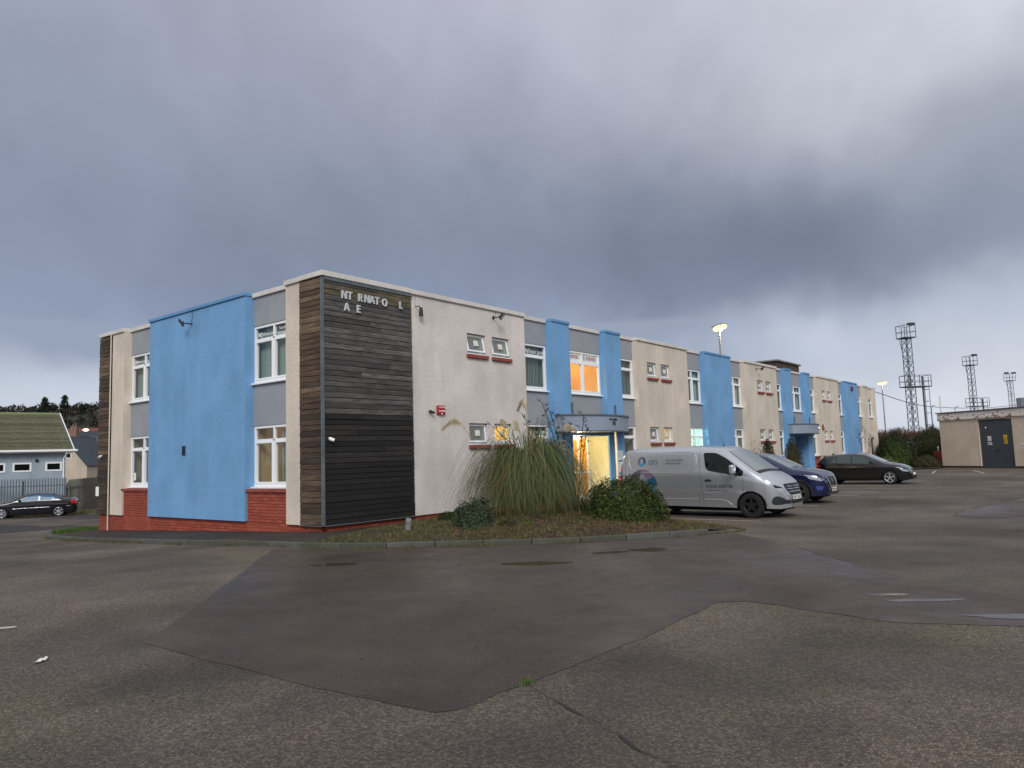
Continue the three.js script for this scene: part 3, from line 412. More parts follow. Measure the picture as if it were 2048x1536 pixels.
// ---- left facade (local x = world z)
for (const [a, b] of [[-1.44, -0.84], [-10.85, -10.03]]) { ob('rendered_panel', bx(a, b, YB, YT, -0.4, -0.02), M.cream, 'L'); ob('white_coping', rbx(a - 0.02, b, YT, 6.05, -0.42, 0.03, 0.012), M.fascia, 'L'); }
ob('blue_panel', bx(-8.3, -3.18, 0.235, 5.97, -0.42, 0.0), M.blue, 'L'); ob('blue_coping', rbx(-8.33, -3.15, 5.97, 6.065, -0.46, 0.045, 0.012), M.bluetrim, 'L');
for (const [a, b, k] of [[-3.18, -1.44, 0], [-10.03, -8.3, 1]]) {
  ob('spandrel_panel', bx(a, b, 5.187, YT, -0.45, -0.25), M.grey, 'L'); ob('spandrel_panel', bx(a, b, 2.612, 3.655, -0.45, -0.25), M.grey, 'L'); ob('white_coping', rbx(a, b - 0.02, YT, 6.05, -0.46, -0.19, 0.012), M.fascia, 'L');
  const wu = officeWindow('L', a, b, true, 2, { blind: [0.0, 1], blindMat: M.gblind }); glassText(wu.w, 'L', 'WJ', a + 0.13, 4.9, 0.11, M.print, font); glassText(wu.w, 'L', 'Wilson James', a + 0.33, 4.91, 0.075, M.print); glassText(wu.w, 'L', 'Security', a + 1.05, 4.99, 0.075, M.print); glassText(wu.w, 'L', 'Management', a + 0.98, 4.87, 0.075, M.print);
  const wl = officeWindow('L', a, b, false, 2, k ? { depth: 3 } : { depth: 3, room: M.wroom, curtain: [[b - 0.75, b - 0.12]], blindMat: M.gblind }); if (!k) ceilingLight((a + b) / 2 - 0.45, 2.72, -1.9, 0.4, 0.4, col(1, 0.62, 0.3), 0.7, 'L');
  ob('window_sticker', [rbx(k ? a + 0.16 : b - 0.24, k ? a + 0.3 : b - 0.13, 1.27, 1.5, -0.307, -0.303, 0.002)], std(hex('#dfe8d6'), 0.5), 'L', wl.w);
  ob('red_ledge', rbx(a - 0.09, b - 0.005, 0.955, 1.03, -0.4, -0.02, 0.012), M.redsill, 'L');
  ob('brick_backing', bx(a, b, -0.6, 0.955, -0.45, -0.09), M.mortar, 'L');
}
// plinth backing and individual painted bricks
ob('plinth_backing', [bx(-11.75, 0 - 0.18, -0.7, 0.234, -0.55, -0.106)], M.mortar, 'L'); ob('plinth_backing', [bx(0.18, 9.06, -0.6, 0.23, -0.55, -0.09), bx(13.42, 52.05, -0.6, 0.23, -0.55, -0.09)], M.brick, 'R');
{
  rs(501); const list = [], gap = 0.009, bw = 0.225, bh = 0.075;
  const course = (s, x0, x1, y, zf) => { const off = Math.round(y / bh) % 2 ? bw / 2 : 0; for (let x = Math.floor(x0 / bw) * bw - bw + off; x < x1; x += bw) { const a = Math.max(x0, x), b = Math.min(x1, x + bw - gap); if (b - a > 0.03) list.push([s, a, b, y, zf]); } };
  for (let y = -0.45; y < 0.2; y += bh) { for (let z = -11.75; z < -0.18; z += 0.9) { const z1 = Math.min(-0.18, z + 0.9); if (y + bh > H(0, (z + z1) / 2) + 0.06) course('L', z, z1 - (z1 < -0.2 ? gap : 0), y, -0.095); } if (y + bh > 0.06) course('R', 0.2, 4.3, y, -0.08); }
  for (let y = 0.225; y < 0.93; y += bh) for (const [a, b] of [[-3.17, -1.45], [-10.02, -8.31]]) course('L', a, b, y, -0.078);
  const dist = l => l[0] === 'L' ? Math.hypot(-10.4, 13.8 - l[1]) : Math.hypot(-10.4 - l[1], 13.8);
  list.sort((a, b) => dist(a) - dist(b)); const pl = sub('brick_plinth', office), rest = [], cache = {};
  const mats = [M.brick, std(hex('#9d4735'), 0.8, { map: T.paint, bumpMap: T.fine, bumpScale: 0.003 }), std(hex('#b05642'), 0.82, { map: T.paint, bumpMap: T.fine, bumpScale: 0.003 })];
  list.forEach(([s, a, b, y, zf], i) => { const pr = rr(-0.0015, 0.0015), L = (b - a).toFixed(3); if (i < 298) { const key = L; const g = cache[key] ||= mUV(new RoundedBoxGeometry(b - a, bh - gap, 0.05, 1, 0.006)); const o = mesh('brick', g, mats[Math.floor(R() * 3)], pl); const p = V3((a + b) / 2, y + bh / 2, zf - 0.0145 + pr); if (s === 'L') { p.applyAxisAngle(V3(0, 1, 0), -Math.PI / 2); o.rotation.y = -Math.PI / 2; } o.position.copy(p); } else rest.push(side(rbx(a, b, y, y + bh - gap, zf - 0.037, zf + 0.0105 + pr, 0.006), s)); });
  if (rest.length) mesh('bricks', mg(rest), M.brick, pl).userData.kind = 'stuff';
}
// ---- timber cladding: weathered shiplap boards round the corner and at the far end of the left facade
{
  rs(612); const cl = sub('timber_cladding', office), pitch = 0.126, N = 45;
  const wm = (c) => std(hex(c), 0.85, { map: T.grain, bumpMap: T.grainB, bumpScale: 0.002 });
  const pale = ['#686564', '#5f5c5b', '#716f6e', '#565352', '#646160', '#504d4d'].map(wm), darkB = ['#1a1918', '#211f1f', '#171616', '#302e2d'].map(wm), brown = ['#76614f', '#655141', '#806c58', '#59473a', '#6c5a48'].map(wm), brownD = ['#4f4136', '#3c3129', '#5b4a3d', '#453a30'].map(wm), algae = wm('#6d6650');
  const geoC = {}; const board = (s, x0, x1, y, mat, zf) => { const L = (x1 - x0).toFixed(2), v = Math.floor(R() * 5), key = L + '_' + v, g = geoC[key] ||= mUV(new RoundedBoxGeometry(x1 - x0, pitch - 0.007, 0.024, 1, 0.004), v * 1.37, v * 0.41); const o = mesh('board', g, mat, cl), p = V3((x0 + x1) / 2, y + pitch / 2 + rr(-0.003, 0.003), zf - 0.012 + rr(-0.005, 0.005)); if (s === 'L') { p.applyAxisAngle(V3(0, 1, 0), -Math.PI / 2); o.rotation.set(-0.075 + rr(-0.02, 0.02), -Math.PI / 2, 0, 'YXZ'); } else o.rotation.set(-0.085 + rr(-0.035, 0.035), rr(-0.002, 0.002), rr(-0.0022, 0.0022)); o.position.copy(p); };
  for (let i = 0; i < N; i++) {
    const y = YB + 0.01 + i * pitch, lower = y < 2.66, pick = a => a[Math.floor(R() * a.length)], greyLow = lower && [17, 16, 15, 12, 11].includes(i), dk = lower ? (greyLow ? pick(darkB.slice(3)) : darkB[i % 3]) : null;
    const j = 0.75 + R() * 1.3; // boards butt near the middle
    const mA = lower ? dk : i > 41 && R() < 0.7 ? algae : pick(pale), mB = lower ? dk : i > 41 ? algae : R() < 0.55 ? mA : pick(pale);
    const two = lower ? i % 3 === 1 : i % 4 !== 2; board('R', 0.035, two ? j : 2.8, y, mA, 0.02); if (two) board('R', j + 0.005, 2.8, y, lower ? pick(darkB) : mB, 0.02);
    board('L', -0.84, -0.035, y, lower ? (R() < 0.45 ? pick(brown.slice(3)) : pick(brownD)) : pick(brown), 0.02);
    board('L', -11.72, -10.9, y, y < 2 ? pick(brownD) : R() < 0.4 ? pick(brownD) : pick(brown), 0.02);
  }
  ob('cladding_backing', bx(0.05, 2.79, YB + 0.02, 5.9, -0.4, -0.03), M.black, 'R'); ob('cladding_backing', bx(-0.83, -0.41, YB + 0.02, 5.9, -0.4, -0.035), M.black, 'L'); ob('cladding_backing', bx(-11.7, -10.9, YB + 0.02, 5.9, -0.4, -0.03), M.black, 'L');
  mesh('corner_trim', [rbx(-0.03, 0.035, YB, 5.9, -0.03, 0.012, 0.006), rbx(-0.012, 0.035, YB + 0.002, 5.898, 0.0125, 0.03, 0.006)], M.trim, office);
  ob('top_flashing', rbx(0.037, 2.82, 5.845, 5.925, 0.0, 0.042, 0.005), M.trim, 'R'); ob('foot_flashing', rbx(0.037, 2.8, YB - 0.012, YB + 0.006, -0.05, 0.03, 0.004), M.steel, 'R'); ob('foot_flashing', rbx(-0.84, -0.04, YB - 0.012, YB + 0.006, -0.05, 0.03, 0.004), M.trim, 'L');
  ob('white_coping', rbx(-0.04, 2.77, YT, 6.055, -0.42, 0.06, 0.012), M.fascia, 'R'); ob('white_coping', rbx(-0.84, -0.42, YT, 6.05, -0.42, 0.05, 0.012), M.fascia, 'L'); ob('white_coping', rbx(-11.76, -10.88, YT, 6.05, -0.42, 0.05, 0.012), M.fascia, 'L');
  ob('white_coping', rbx(-0.42, -0.05, YT + 0.001, 6.049, -0.04, 0.05, 0.012), M.fascia, 'L');
  ob('downpipe', [cyl([-10.875, -0.3, 0.025], [-10.875, 5.93, 0.025], 0.022)], M.cream, 'L');
}
// raised letters left over from the sign
{
  const sg = sub('sign_lettering', office), mt = std(hex('#bfc3c6'), 0.5);
  for (const [c, x, y] of [['N', 0.5, 5.47], ['T', 0.70, 5.47], ['R', 1.0, 5.47], ['N', 1.19, 5.47], ['A', 1.37, 5.47], ['T', 1.545, 5.47], ['O', 1.76, 5.46], ['L', 2.33, 5.47], ['A', 0.59, 5.185], ['E', 0.955, 5.185]]) { const g = new TextGeometry(c, { font, size: 0.188, depth: 0.028, curveSegments: 6, bevelEnabled: true, bevelThickness: 0.003, bevelSize: 0.002, bevelSegments: 1 }); const o = mesh('letter', g, mt, sg); o.position.set(x, y, 0.036); }
  mesh('letter_stub', rbx(1.715, 1.74, 5.55, 5.575, 0.03, 0.045), mt, sg);
}
// ================================================================ vehicles (local frame: x forward, y up, +z = the vehicle's right side)
const lin = pts => x => { if (x <= pts[0][0]) return pts[0][1]; for (let i = 1; i < pts.length; i++) if (x <= pts[i][0]) { const a = pts[i - 1], b = pts[i]; return a[1] + (b[1] - a[1]) * (x - a[0]) / (b[0] - a[0]); } return pts[pts.length - 1][1]; };
const soft = (pts, r) => { const f = lin(pts), lo = pts[0][0], hi = pts[pts.length - 1][0]; return x => { const k = Math.min(r, Math.max(0, x - lo), Math.max(0, hi - x)); let s = 0; for (let i = -3; i <= 3; i++) s += f(x + k * i / 3); return s / 7; }; };
function carShape(S) {
  const top = soft(S.top, S.softTop || 0.1), wp = soft(S.width, 0.08), belt = soft(S.belt, 0.15), bot0 = soft(S.bottom, 0.06), [xr, xf] = [S.top[0][0], S.top[S.top.length - 1][0]];
  const bot = x => { let y = bot0(x); for (const w of S.wheels) { const d = Math.abs(x - w); if (d < S.arch) y = Math.max(y, S.archY + Math.sqrt(S.arch * S.arch - d * d)); } return y; };
  const rcAt = x => Math.min(S.rc, Math.max(0.02, (top(x) - bot(x)) * 0.5));
  const W = (x, y) => {
    const b = wp(x), yb = belt(x), yt = top(x); let h = b; if (y < yb) { const t = (yb - y) / Math.max(0.2, yb - 0.2); h = b * (1 - 0.055 * t * t) ; } else h = b * (1 - S.tumble * Math.pow((y - yb) / (S.roofRef - yb), 1.25));
    if (S.crease) for (const [cy, am, sg] of S.crease) h += am * Math.exp(-(((y - cy) / sg) ** 2)) * ss(xr + 0.15, xr + 0.7, x) * (1 - ss(xf - 1.1, xf - 0.5, x));
    const rc = rcAt(x), d = yt - y; if (d < rc) { const q = 1 - Math.max(0, d) / rc; h -= rc * S.rcw * (1 - Math.sqrt(Math.max(0, 1 - q * q))); } return Math.max(0.03, h);
  };
  const xs = new Set(); for (let x = xr; x < xf; x += 0.045) xs.add(+x.toFixed(4)); for (let i = 0; i <= 12; i++) { xs.add(+(xf - 0.35 * (i / 12) ** 2).toFixed(4)); xs.add(+(xr + 0.3 * (i / 12) ** 2).toFixed(4)); }
  for (const w of S.wheels) for (let i = 0; i <= 22; i++) xs.add(+(w - S.arch * Math.cos(Math.PI * i / 22)).toFixed(4));
  for (const w of S.wheels) { xs.add(w - S.arch - 0.003); xs.add(w + S.arch + 0.003); }
  const X = [...xs].sort((a, b) => a - b);
  const N1 = 16, N2 = 8, N3 = 6, rows = N1 + N2 + N3;
  const half = x => { const o = [], yb = bot(x), yt = top(x), rc = rcAt(x); for (let i = 0; i < N1; i++) { const y = yb + (yt - rc - yb) * i / N1; o.push([y, W(x, y)]); } for (let i = 0; i < N2; i++) { const a = Math.PI / 2 * i / N2, y = yt - rc + rc * Math.sin(a); o.push([y, W(x, y)]); } const wt = W(x, yt); for (let i = 0; i <= N3; i++) { const s = 1 - i / N3; o.push([yt + S.crown * (1 - s * s) * Math.min(1, wt), wt * s]); } return o; };
  const P = [], idx = [], n = 2 * rows + 1; // across: right foot ... centre ... left foot
  for (const x of X) { const h = half(x); for (let i = 0; i < h.length; i++) P.push(x, h[i][0], h[i][1]); for (let i = h.length - 2; i >= 0; i--) P.push(x, h[i][0], -h[i][1]); }
  for (let a = 0; a < X.length - 1; a++) for (let i = 0; i < n - 1; i++) { const p = a * n + i, q = p + n; idx.push(p, p + 1, q, q, p + 1, q + 1); }
  const cap = (a, f) => { const c = P.length / 3, o = a * n; for (let i = 0; i < n; i++) P.push(P[(o + i) * 3], P[(o + i) * 3 + 1], P[(o + i) * 3 + 2]); for (let i = 0; i < rows; i++) { const l = c + i, r = c + n - 1 - i; f ? idx.push(l, r, l + 1, l + 1, r, r - 1) : idx.push(l, l + 1, r, l + 1, r - 1, r); } };
  cap(0, true); cap(X.length - 1, false);
  const g = new THREE.BufferGeometry(); g.setAttribute('position', new THREE.Float32BufferAttribute(P, 3)); g.setIndex(idx); g.computeVertexNormals(); 
  const frontX = (y, z) => { let lo = (xr + xf) / 2, hi = xf; z = Math.abs(z); if (W(xf, y) >= z && top(xf) >= y) return xf; for (let i = 0; i < 30; i++) { const m = (lo + hi) / 2; (W(m, y) >= z && top(m) + S.crown * 0.6 >= y) ? lo = m : hi = m; } return lo; };
  const rearX = (y, z) => { let lo = xr, hi = (xr + xf) / 2; z = Math.abs(z); if (W(xr, y) >= z && top(xr) >= y) return xr; for (let i = 0; i < 30; i++) { const m = (lo + hi) / 2; (W(m, y) >= z && top(m) + S.crown * 0.6 >= y) ? hi = m : lo = m; } return hi; };
  return { g: mUV(g), W, top, bot, frontX, rearX, xr, xf, S };
}
const tess = new TessellateModifier(0.07, 6);
const roundPoly = (pts, r = 0.04, n = 4) => { const o = []; const L = pts.length; for (let i = 0; i < L; i++) { const p = pts[i], a = pts[(i + L - 1) % L], b = pts[(i + 1) % L], q = (p[2] ?? r); const da = Math.hypot(a[0] - p[0], a[1] - p[1]), db = Math.hypot(b[0] - p[0], b[1] - p[1]), ra = Math.min(q, da / 2.1), rb = Math.min(q, db / 2.1), A = [p[0] + (a[0] - p[0]) / da * ra, p[1] + (a[1] - p[1]) / da * ra], B = [p[0] + (b[0] - p[0]) / db * rb, p[1] + (b[1] - p[1]) / db * rb]; for (let k = 0; k <= n; k++) { const t = k / n; o.push([(1 - t) ** 2 * A[0] + 2 * t * (1 - t) * p[0] + t * t * B[0], (1 - t) ** 2 * A[1] + 2 * t * (1 - t) * p[1] + t * t * B[1]]); } } return o; };
function flatPoly(pts, holes = []) { const s = new THREE.Shape(pts.map(p => new THREE.Vector2(p[0], p[1]))); for (const h of holes) s.holes.push(new THREE.Path(h.map(p => new THREE.Vector2(p[0], p[1])))); let g = new THREE.ShapeGeometry(s).toNonIndexed(); g = tess.modify(g); return g; }
function wrap(C, g, where, off, sgn = 1) { const p = g.attributes.position; for (let i = 0; i < p.count; i++) { const a = p.getX(i), b = p.getY(i), d = p.getZ(i); if (where === 'side') p.setXYZ(i, a, b, sgn * (C.W(a, b) + off + d)); else if (where === 'front') p.setXYZ(i, C.frontX(b, a) + off + d, b, -a); else p.setXYZ(i, C.rearX(b, a) - off - d, b, a); } g.deleteAttribute('normal'); g = mergeVertices(g, 1e-5); g.computeVertexNormals(); return mUV(g); }
const sidePatch = (C, pts, off = 0.004, sgn = 1, holes) => wrap(C, flatPoly(pts, holes), 'side', off, sgn), frontPatch = (C, pts, off = 0.006, holes) => wrap(C, flatPoly(pts, holes), 'front', off), rearPatch = (C, pts, off = 0.006) => wrap(C, flatPoly(pts), 'rear', off);
function topPatch(C, x0, x1, f0, f1, off = 0.006, s0 = -1, s1 = 1) { const nx = 14, ns = 16, P = [], I = []; for (let i = 0; i <= nx; i++) { const x = x0 + (x1 - x0) * i / nx, f = f0 + (f1 - f0) * i / nx, wt = C.W(x, C.top(x) - 0.004); for (let j = 0; j <= ns; j++) { const s = s0 + (s1 - s0) * j / ns; P.push(x + off * 0.5, C.top(x) + C.S.crown * (1 - s * s * f * f) * Math.min(1, wt) + off, s * f * wt); } } for (let i = 0; i < nx; i++) for (let j = 0; j < ns; j++) { const a = i * (ns + 1) + j; I.push(a, a + 1, a + ns + 1, a + 1, a + ns + 2, a + ns + 1); } const g = new THREE.BufferGeometry(); g.setAttribute('position', new THREE.Float32BufferAttribute(P, 3)); g.setIndex(I); g.computeVertexNormals(); return mUV(g); }
function sideRib(C, pts, r = 0.01, off = 0, sgn = 1, closed = false) { const c = new THREE.CatmullRomCurve3(pts.map(p => V3(p[0], p[1], sgn * (C.W(p[0], p[1]) + off))), closed, 'centripetal'); return new THREE.TubeGeometry(c, pts.length * 5, r, 6, closed); }
const gapPoly = (pts, w = 0.007) => { const o = [], b = []; for (let i = 0; i < pts.length; i++) { const a = pts[Math.max(0, i - 1)], c = pts[Math.min(pts.length - 1, i + 1)], L = Math.hypot(c[0] - a[0], c[1] - a[1]), nx = -(c[1] - a[1]) / L * w / 2, ny = (c[0] - a[0]) / L * w / 2; o.push([pts[i][0] + nx, pts[i][1] + ny]); b.unshift([pts[i][0] - nx, pts[i][1] - ny]); } return [...o, ...b]; };
M.tyre = std(hex('#17181a'), 0.9, { bumpMap: T.fine, bumpScale: 0.002 }); M.cglass = phys(hex('#0a0d0e'), 0.03, { ior: 1.4 }); M.wscreen = phys(hex('#5d6b69'), 0.12, { clearcoat: 1, clearcoatRoughness: 0.1 }); M.gap = std(hex('#0b0c0d'), 0.8); M.bplastic = std(hex('#1b1d20'), 0.6, { bumpMap: T.fine, bumpScale: 0.0006 }); M.chrome = std(hex('#d5d8db'), 0.18, { metalness: 1 }); M.lens = phys(hex('#9aa6ad'), 0.15, { clearcoat: 0.6 }); M.redlens = phys(hex('#b3121c'), 0.15, { clearcoat: 1 }); M.plate = std(hex('#e8e8e2'), 0.5); M.under = std(hex('#0e0f10'), 0.95); M.alloy = std(hex('#c3c6c9'), 0.3, { metalness: 0.8 }); M.rimdark = std(hex('#111214'), 0.5);
function wheelGeos(r, wd, style) { // axis along z, outer face towards +z
  const L = (pts) => { const g = new THREE.LatheGeometry(pts.map(p => new THREE.Vector2(p[0], p[1])), 36); g.rotateX(Math.PI / 2); return g; };
  const rr0 = r * style.rim, h = wd / 2; const tyre = L([[rr0 - 0.012, -h * 0.8], [rr0 + 0.01, -h], [r - 0.03, -h], [r - 0.004, -h * 0.7], [r, 0], [r - 0.004, h * 0.7], [r - 0.03, h], [rr0 + 0.012, h], [rr0 - 0.01, h * 0.86]]);
  const rim = mg([L([[rr0 - 0.004, h * 0.9], [rr0 - 0.004, h * 0.97], [rr0 - 0.022, h * 0.97], [rr0 - 0.03, h * 0.8]]), ...style.spokes(rr0, h)]), barrel = mg([L([[rr0 - 0.012, h * 0.8], [rr0 - 0.02, -h * 0.7], [0.02, -h * 0.6]]), L([[0.001, h * 0.1], [rr0 * 0.62, h * 0.1], [rr0 * 0.62, h * 0.02]])]);
  return { tyre, rim, barrel };
}
const spokeBar = (a, r0, r1, w0, w1, z0, z1, t = 0.02) => { const s = new THREE.Shape([[r0, -w0 / 2], [r1, -w1 / 2], [r1, w1 / 2], [r0, w0 / 2]].map(p => new THREE.Vector2(...p))); const g = new THREE.ExtrudeGeometry(s, { depth: t, bevelEnabled: true, bevelSize: 0.003, bevelThickness: 0.004, bevelSegments: 1 }); const p = g.attributes.position; for (let i = 0; i < p.count; i++) { const k = (p.getX(i) - r0) / (r1 - r0); p.setZ(i, p.getZ(i) + z0 + (z1 - z0) * k - t); } g.rotateZ(a); return g; };
const hubDisc = (r, z) => new THREE.CylinderGeometry(r, r * 1.1, 0.03, 16).rotateX(Math.PI / 2).translate(0, 0, z - 0.01);
const styleFive = { rim: 0.72, spokes: (r, h) => { const o = [hubDisc(0.045, h * 0.72)]; for (let i = 0; i < 5; i++) { const a = i * Math.PI * 0.4 + Math.PI / 2; for (const d of [-0.12, 0.12]) o.push(spokeBar(a + d, 0.03, r - 0.012, 0.034, 0.03, h * 0.72, h * 0.9)); } return o; } };
const styleSix = { rim: 0.70, spokes: (r, h) => { const o = [hubDisc(0.06, h * 0.75)]; for (let i = 0; i < 6; i++) { const a = i * Math.PI / 3 + Math.PI / 2; for (const d of [-0.1, 0.1]) o.push(spokeBar(a + d, 0.04, r - 0.012, 0.022, 0.022, h * 0.75, h * 0.92)); } return o; } };
const styleVan = { rim: 0.64, spokes: (r, h) => { const o = [hubDisc(0.06, h * 0.6)]; for (let i = 0; i < 5; i++) o.push(spokeBar(i * Math.PI * 0.4 + 0.3, 0.04, r - 0.012, 0.07, 0.05, h * 0.6, h * 0.85)); return o; } };
function addWheels(car, C, r, wd, style, rimMat, track) { const G = wheelGeos(r, wd, style); for (const x of C.S.wheels) for (const s of [1, -1]) { const w = sub('wheel', car); w.position.set(x, r, s * track); if (s < 0) w.rotation.y = Math.PI; mesh('tyre', G.tyre, M.tyre, w); mesh('rim', G.rim, rimMat, w); mesh('brake_disc', G.barrel, M.rimdark, w); } 
  const ug = [bx(C.xr + 0.25, C.xf - 0.3, 0.17, 0.3, -0.62, 0.62)]; for (const x of C.S.wheels) for (const s of [1, -1]) { const well = new THREE.CylinderGeometry(C.S.arch + 0.015, C.S.arch + 0.015, 0.34, 24, 1, true, Math.PI / 2, Math.PI).rotateX(Math.PI / 2).rotateZ(Math.PI / 2 * 0); well.rotateZ(0); const p = well.attributes.position; for (let i = 0; i < p.count; i++) p.setY(i, Math.abs(p.getY(i))); well.translate(x, C.S.archY, s * (track - 0.06)); ug.push(well); ug.push(bx(x - C.S.arch, x + C.S.arch, 0.28, C.S.archY + C.S.arch * 0.98, s * (track - 0.25) - 0.01, s * (track - 0.25) + 0.01)); } mesh('underbody', mg(ug), M.under, car); }
const both = f => [f(1), f(-1)];
function plateText(C, str, y, size, where = 'front') { const g = text(str, size, 0.002); g.computeBoundingBox(); g.translate(-(g.boundingBox.max.x) / 2, y, 0); return wrap(C, g.toNonIndexed ? (g.index ? g.toNonIndexed() : g) : g, where, 0.012); }
const shellOf = (C) => C.g;

// ---- silver panel van
{
  const C = carShape({ top: [[-2.27, 0.95], [-2.26, 1.5], [-2.22, 1.72], [-2.12, 1.82], [-1.7, 1.86], [0.2, 1.865], [0.72, 1.83], [0.98, 1.74], [1.78, 1.16], [2.12, 1.0], [2.32, 0.86], [2.41, 0.7], [2.46, 0.42]], softTop: 0.09, width: [[-2.27, 0.84], [-2.2, 0.89], [-2.0, 0.92], [1.2, 0.93], [1.75, 0.9], [2.05, 0.83], [2.28, 0.68], [2.4, 0.52], [2.46, 0.4]], belt: [[-2.3, 1.05], [1.2, 1.05], [2.46, 0.75]], bottom: [[-2.27, 0.36], [-1.9, 0.3], [1.9, 0.26], [2.3, 0.24], [2.46, 0.27]], wheels: [-1.42, 1.61], arch: 0.37, archY: 0.32, rc: 0.2, rcw: 0.75, tumble: 0.13, roofRef: 1.86, crown: 0.05, crease: [[0.62, 0.012, 0.05], [1.16, 0.012, 0.05]] });
  const van = thing('panel_van', 'silver panel van with blue logo and lettering parked beside the pampas grass', 'van');
  const silver = phys(hex('#bbbfc5'), 0.34, { metalness: 0.78, clearcoat: 1, clearcoatRoughness: 0.06 });
  mesh('body', C.g, silver, van); addWheels(van, C, 0.325, 0.2, styleVan, M.rimdark, 0.80);
  const win = roundPoly([[0.36, 1.7, 0.07], [0.72, 1.69, 0.1], [1.0, 1.55, 0.1], [1.48, 1.19, 0.05], [1.42, 1.07, 0.05], [0.5, 1.22, 0.08], [0.42, 1.3, 0.05]]);
  both(s => { const w = mesh('side_window', sidePatch(C, win, 0.004, s), M.cglass, van); });
  mesh('windscreen', topPatch(C, 1.0, 1.74, 0.93, 0.99), M.wscreen, van);
  mesh('scuttle', topPatch(C, 1.745, 1.83, 0.98, 0.97, 0.005), M.bplastic, van);
  both(s => mesh('a_pillar_gap', sidePatch(C, gapPoly([[1.44, 1.05], [1.44, 0.7], [1.36, 0.5]]), 0.0015, s), M.gap, van));
  both(s => mesh('door_gap', sidePatch(C, gapPoly([[0.25, 1.78], [0.25, 1.3], [0.28, 0.9], [0.33, 0.6], [0.33, 0.31]]), 0.0015, s), M.gap, van)); both(s => mesh('door_gap', sidePatch(C, gapPoly([[0.2, 0.62], [0.2, 0.31]]), 0.0015, s), M.gap, van)); both(s => mesh('door_gap', sidePatch(C, gapPoly([[-2.06, 1.78], [-2.07, 1.2], [-2.06, 0.6]]), 0.0015, s), M.gap, van));
  // pressed panel outline, rubbing strips
  both(s => mesh('pressed_panel', sideRib(C, [[-1.93, 1.66], [-1.93, 1.4], [-1.78, 1.24], [-1.4, 1.2], [-0.6, 1.17], [-0.15, 1.16], [0.0, 1.22], [0.13, 1.32], [0.14, 1.6], [0.1, 1.69], [-0.9, 1.73], [-1.86, 1.72]], 0.012, -0.006, s, true), silver, van));
  both(s => mesh('rubbing_strip', sideRib(C, [[-1.0, 0.47], [0.2, 0.47]], 0.014, -0.002, s), silver, van)); both(s => mesh('rubbing_strip', sideRib(C, [[0.34, 0.47], [0.75, 0.465], [0.98, 0.43], [1.12, 0.33]], 0.014, -0.002, s), silver, van));
  both(s => mesh('door_swage', sideRib(C, [[0.34, 0.66], [0.7, 0.66], [0.9, 0.7], [1.1, 0.86], [1.32, 1.0]], 0.01, -0.004, s), silver, van));
  both(s => mesh('door_handle', sidePatch(C, roundPoly([[0.38, 0.97], [0.44, 1.0], [0.52, 1.0], [0.6, 0.97], [0.58, 0.94], [0.4, 0.94]], 0.02), 0.012, s), M.bplastic, van));
  for (const s of [1, -1]) { const m = sub('door_mirror', van); const z = C.W(1.3, 1.15) * s; mesh('mirror_arm', bx(1.24, 1.34, 1.12, 1.17, Math.min(z, z + s * 0.12), Math.max(z, z + s * 0.12)), M.bplastic, m); mesh('mirror_shell', mg([new RoundedBoxGeometry(0.13, 0.25, 0.2, 3, 0.05).translate(1.27, 1.25, z + s * 0.2)]), silver, m); }
  // front: headlights, grille, bumper
  for (const s of [1, -1]) { const h = sub('headlight', van); const hl = [[2.0, 0.93, 0.03], [1.86, 1.04, 0.02], [2.02, 0.99], [2.3, 0.83], [2.36, 0.74], [2.2, 0.74], [2.12, 0.8]]; mesh('lamp_housing', sidePatch(C, roundPoly(hl, 0.02), 0.005, s), M.lens, h); mesh('dark_lens', sidePatch(C, roundPoly([[2.15, 0.85], [2.3, 0.79], [2.34, 0.755], [2.2, 0.765]], 0.012), 0.009, s), M.cglass, h); mesh('lamp_strip', sidePatch(C, roundPoly([[1.93, 1.0], [2.05, 0.95], [2.3, 0.83], [2.3, 0.815], [2.08, 0.91], [2.0, 0.955]], 0.01), 0.009, s), M.chrome, h); }
  const fr = s => s; mesh('grille', frontPatch(C, roundPoly([[-0.5, 0.86], [0.5, 0.86], [0.46, 0.7], [0.3, 0.58], [-0.3, 0.58], [-0.46, 0.7]], 0.05)), M.bplastic, van);
  for (const [y, w] of [[0.79, 0.44], [0.73, 0.43], [0.66, 0.38]]) mesh('grille_bar', frontPatch(C, [[-w, y - 0.008], [w, y - 0.008], [w, y + 0.008], [-w, y + 0.008]], 0.014), M.chrome, van);
  mesh('badge', frontPatch(C, [[0, 0.88], [0.055, 0.79], [0, 0.7], [-0.055, 0.79]], 0.02, [[[0, 0.84], [-0.024, 0.79], [0, 0.74], [0.024, 0.79]]]), M.cglass, van);
  both(s => mesh('fog_lamp_surround', sidePatch(C, roundPoly([[2.1, 0.4], [2.14, 0.52], [2.24, 0.57], [2.36, 0.5], [2.42, 0.38], [2.3, 0.34], [2.14, 0.34]], 0.05), 0.006, s), M.bplastic, van));
  mesh('bumper_intake', frontPatch(C, roundPoly([[-0.62, 0.46], [0.62, 0.46], [0.6, 0.36], [-0.6, 0.36]], 0.04), 0.006), M.bplastic, van);
  const pl = sub('number_plate', van); mesh('plate', frontPatch(C, roundPoly([[-0.26, 0.565], [0.26, 0.565], [0.26, 0.46], [-0.26, 0.46]], 0.01), 0.011), M.plate, pl); mesh('plate_characters', plateText(C, 'CW17 GEZ', 0.478, 0.072), M.black, pl);
  both(s => mesh('tail_light', sidePatch(C, roundPoly([[-2.255, 1.4], [-2.2, 1.38], [-2.19, 1.05], [-2.255, 1.03]], 0.02), 0.006, s), M.redlens, van));
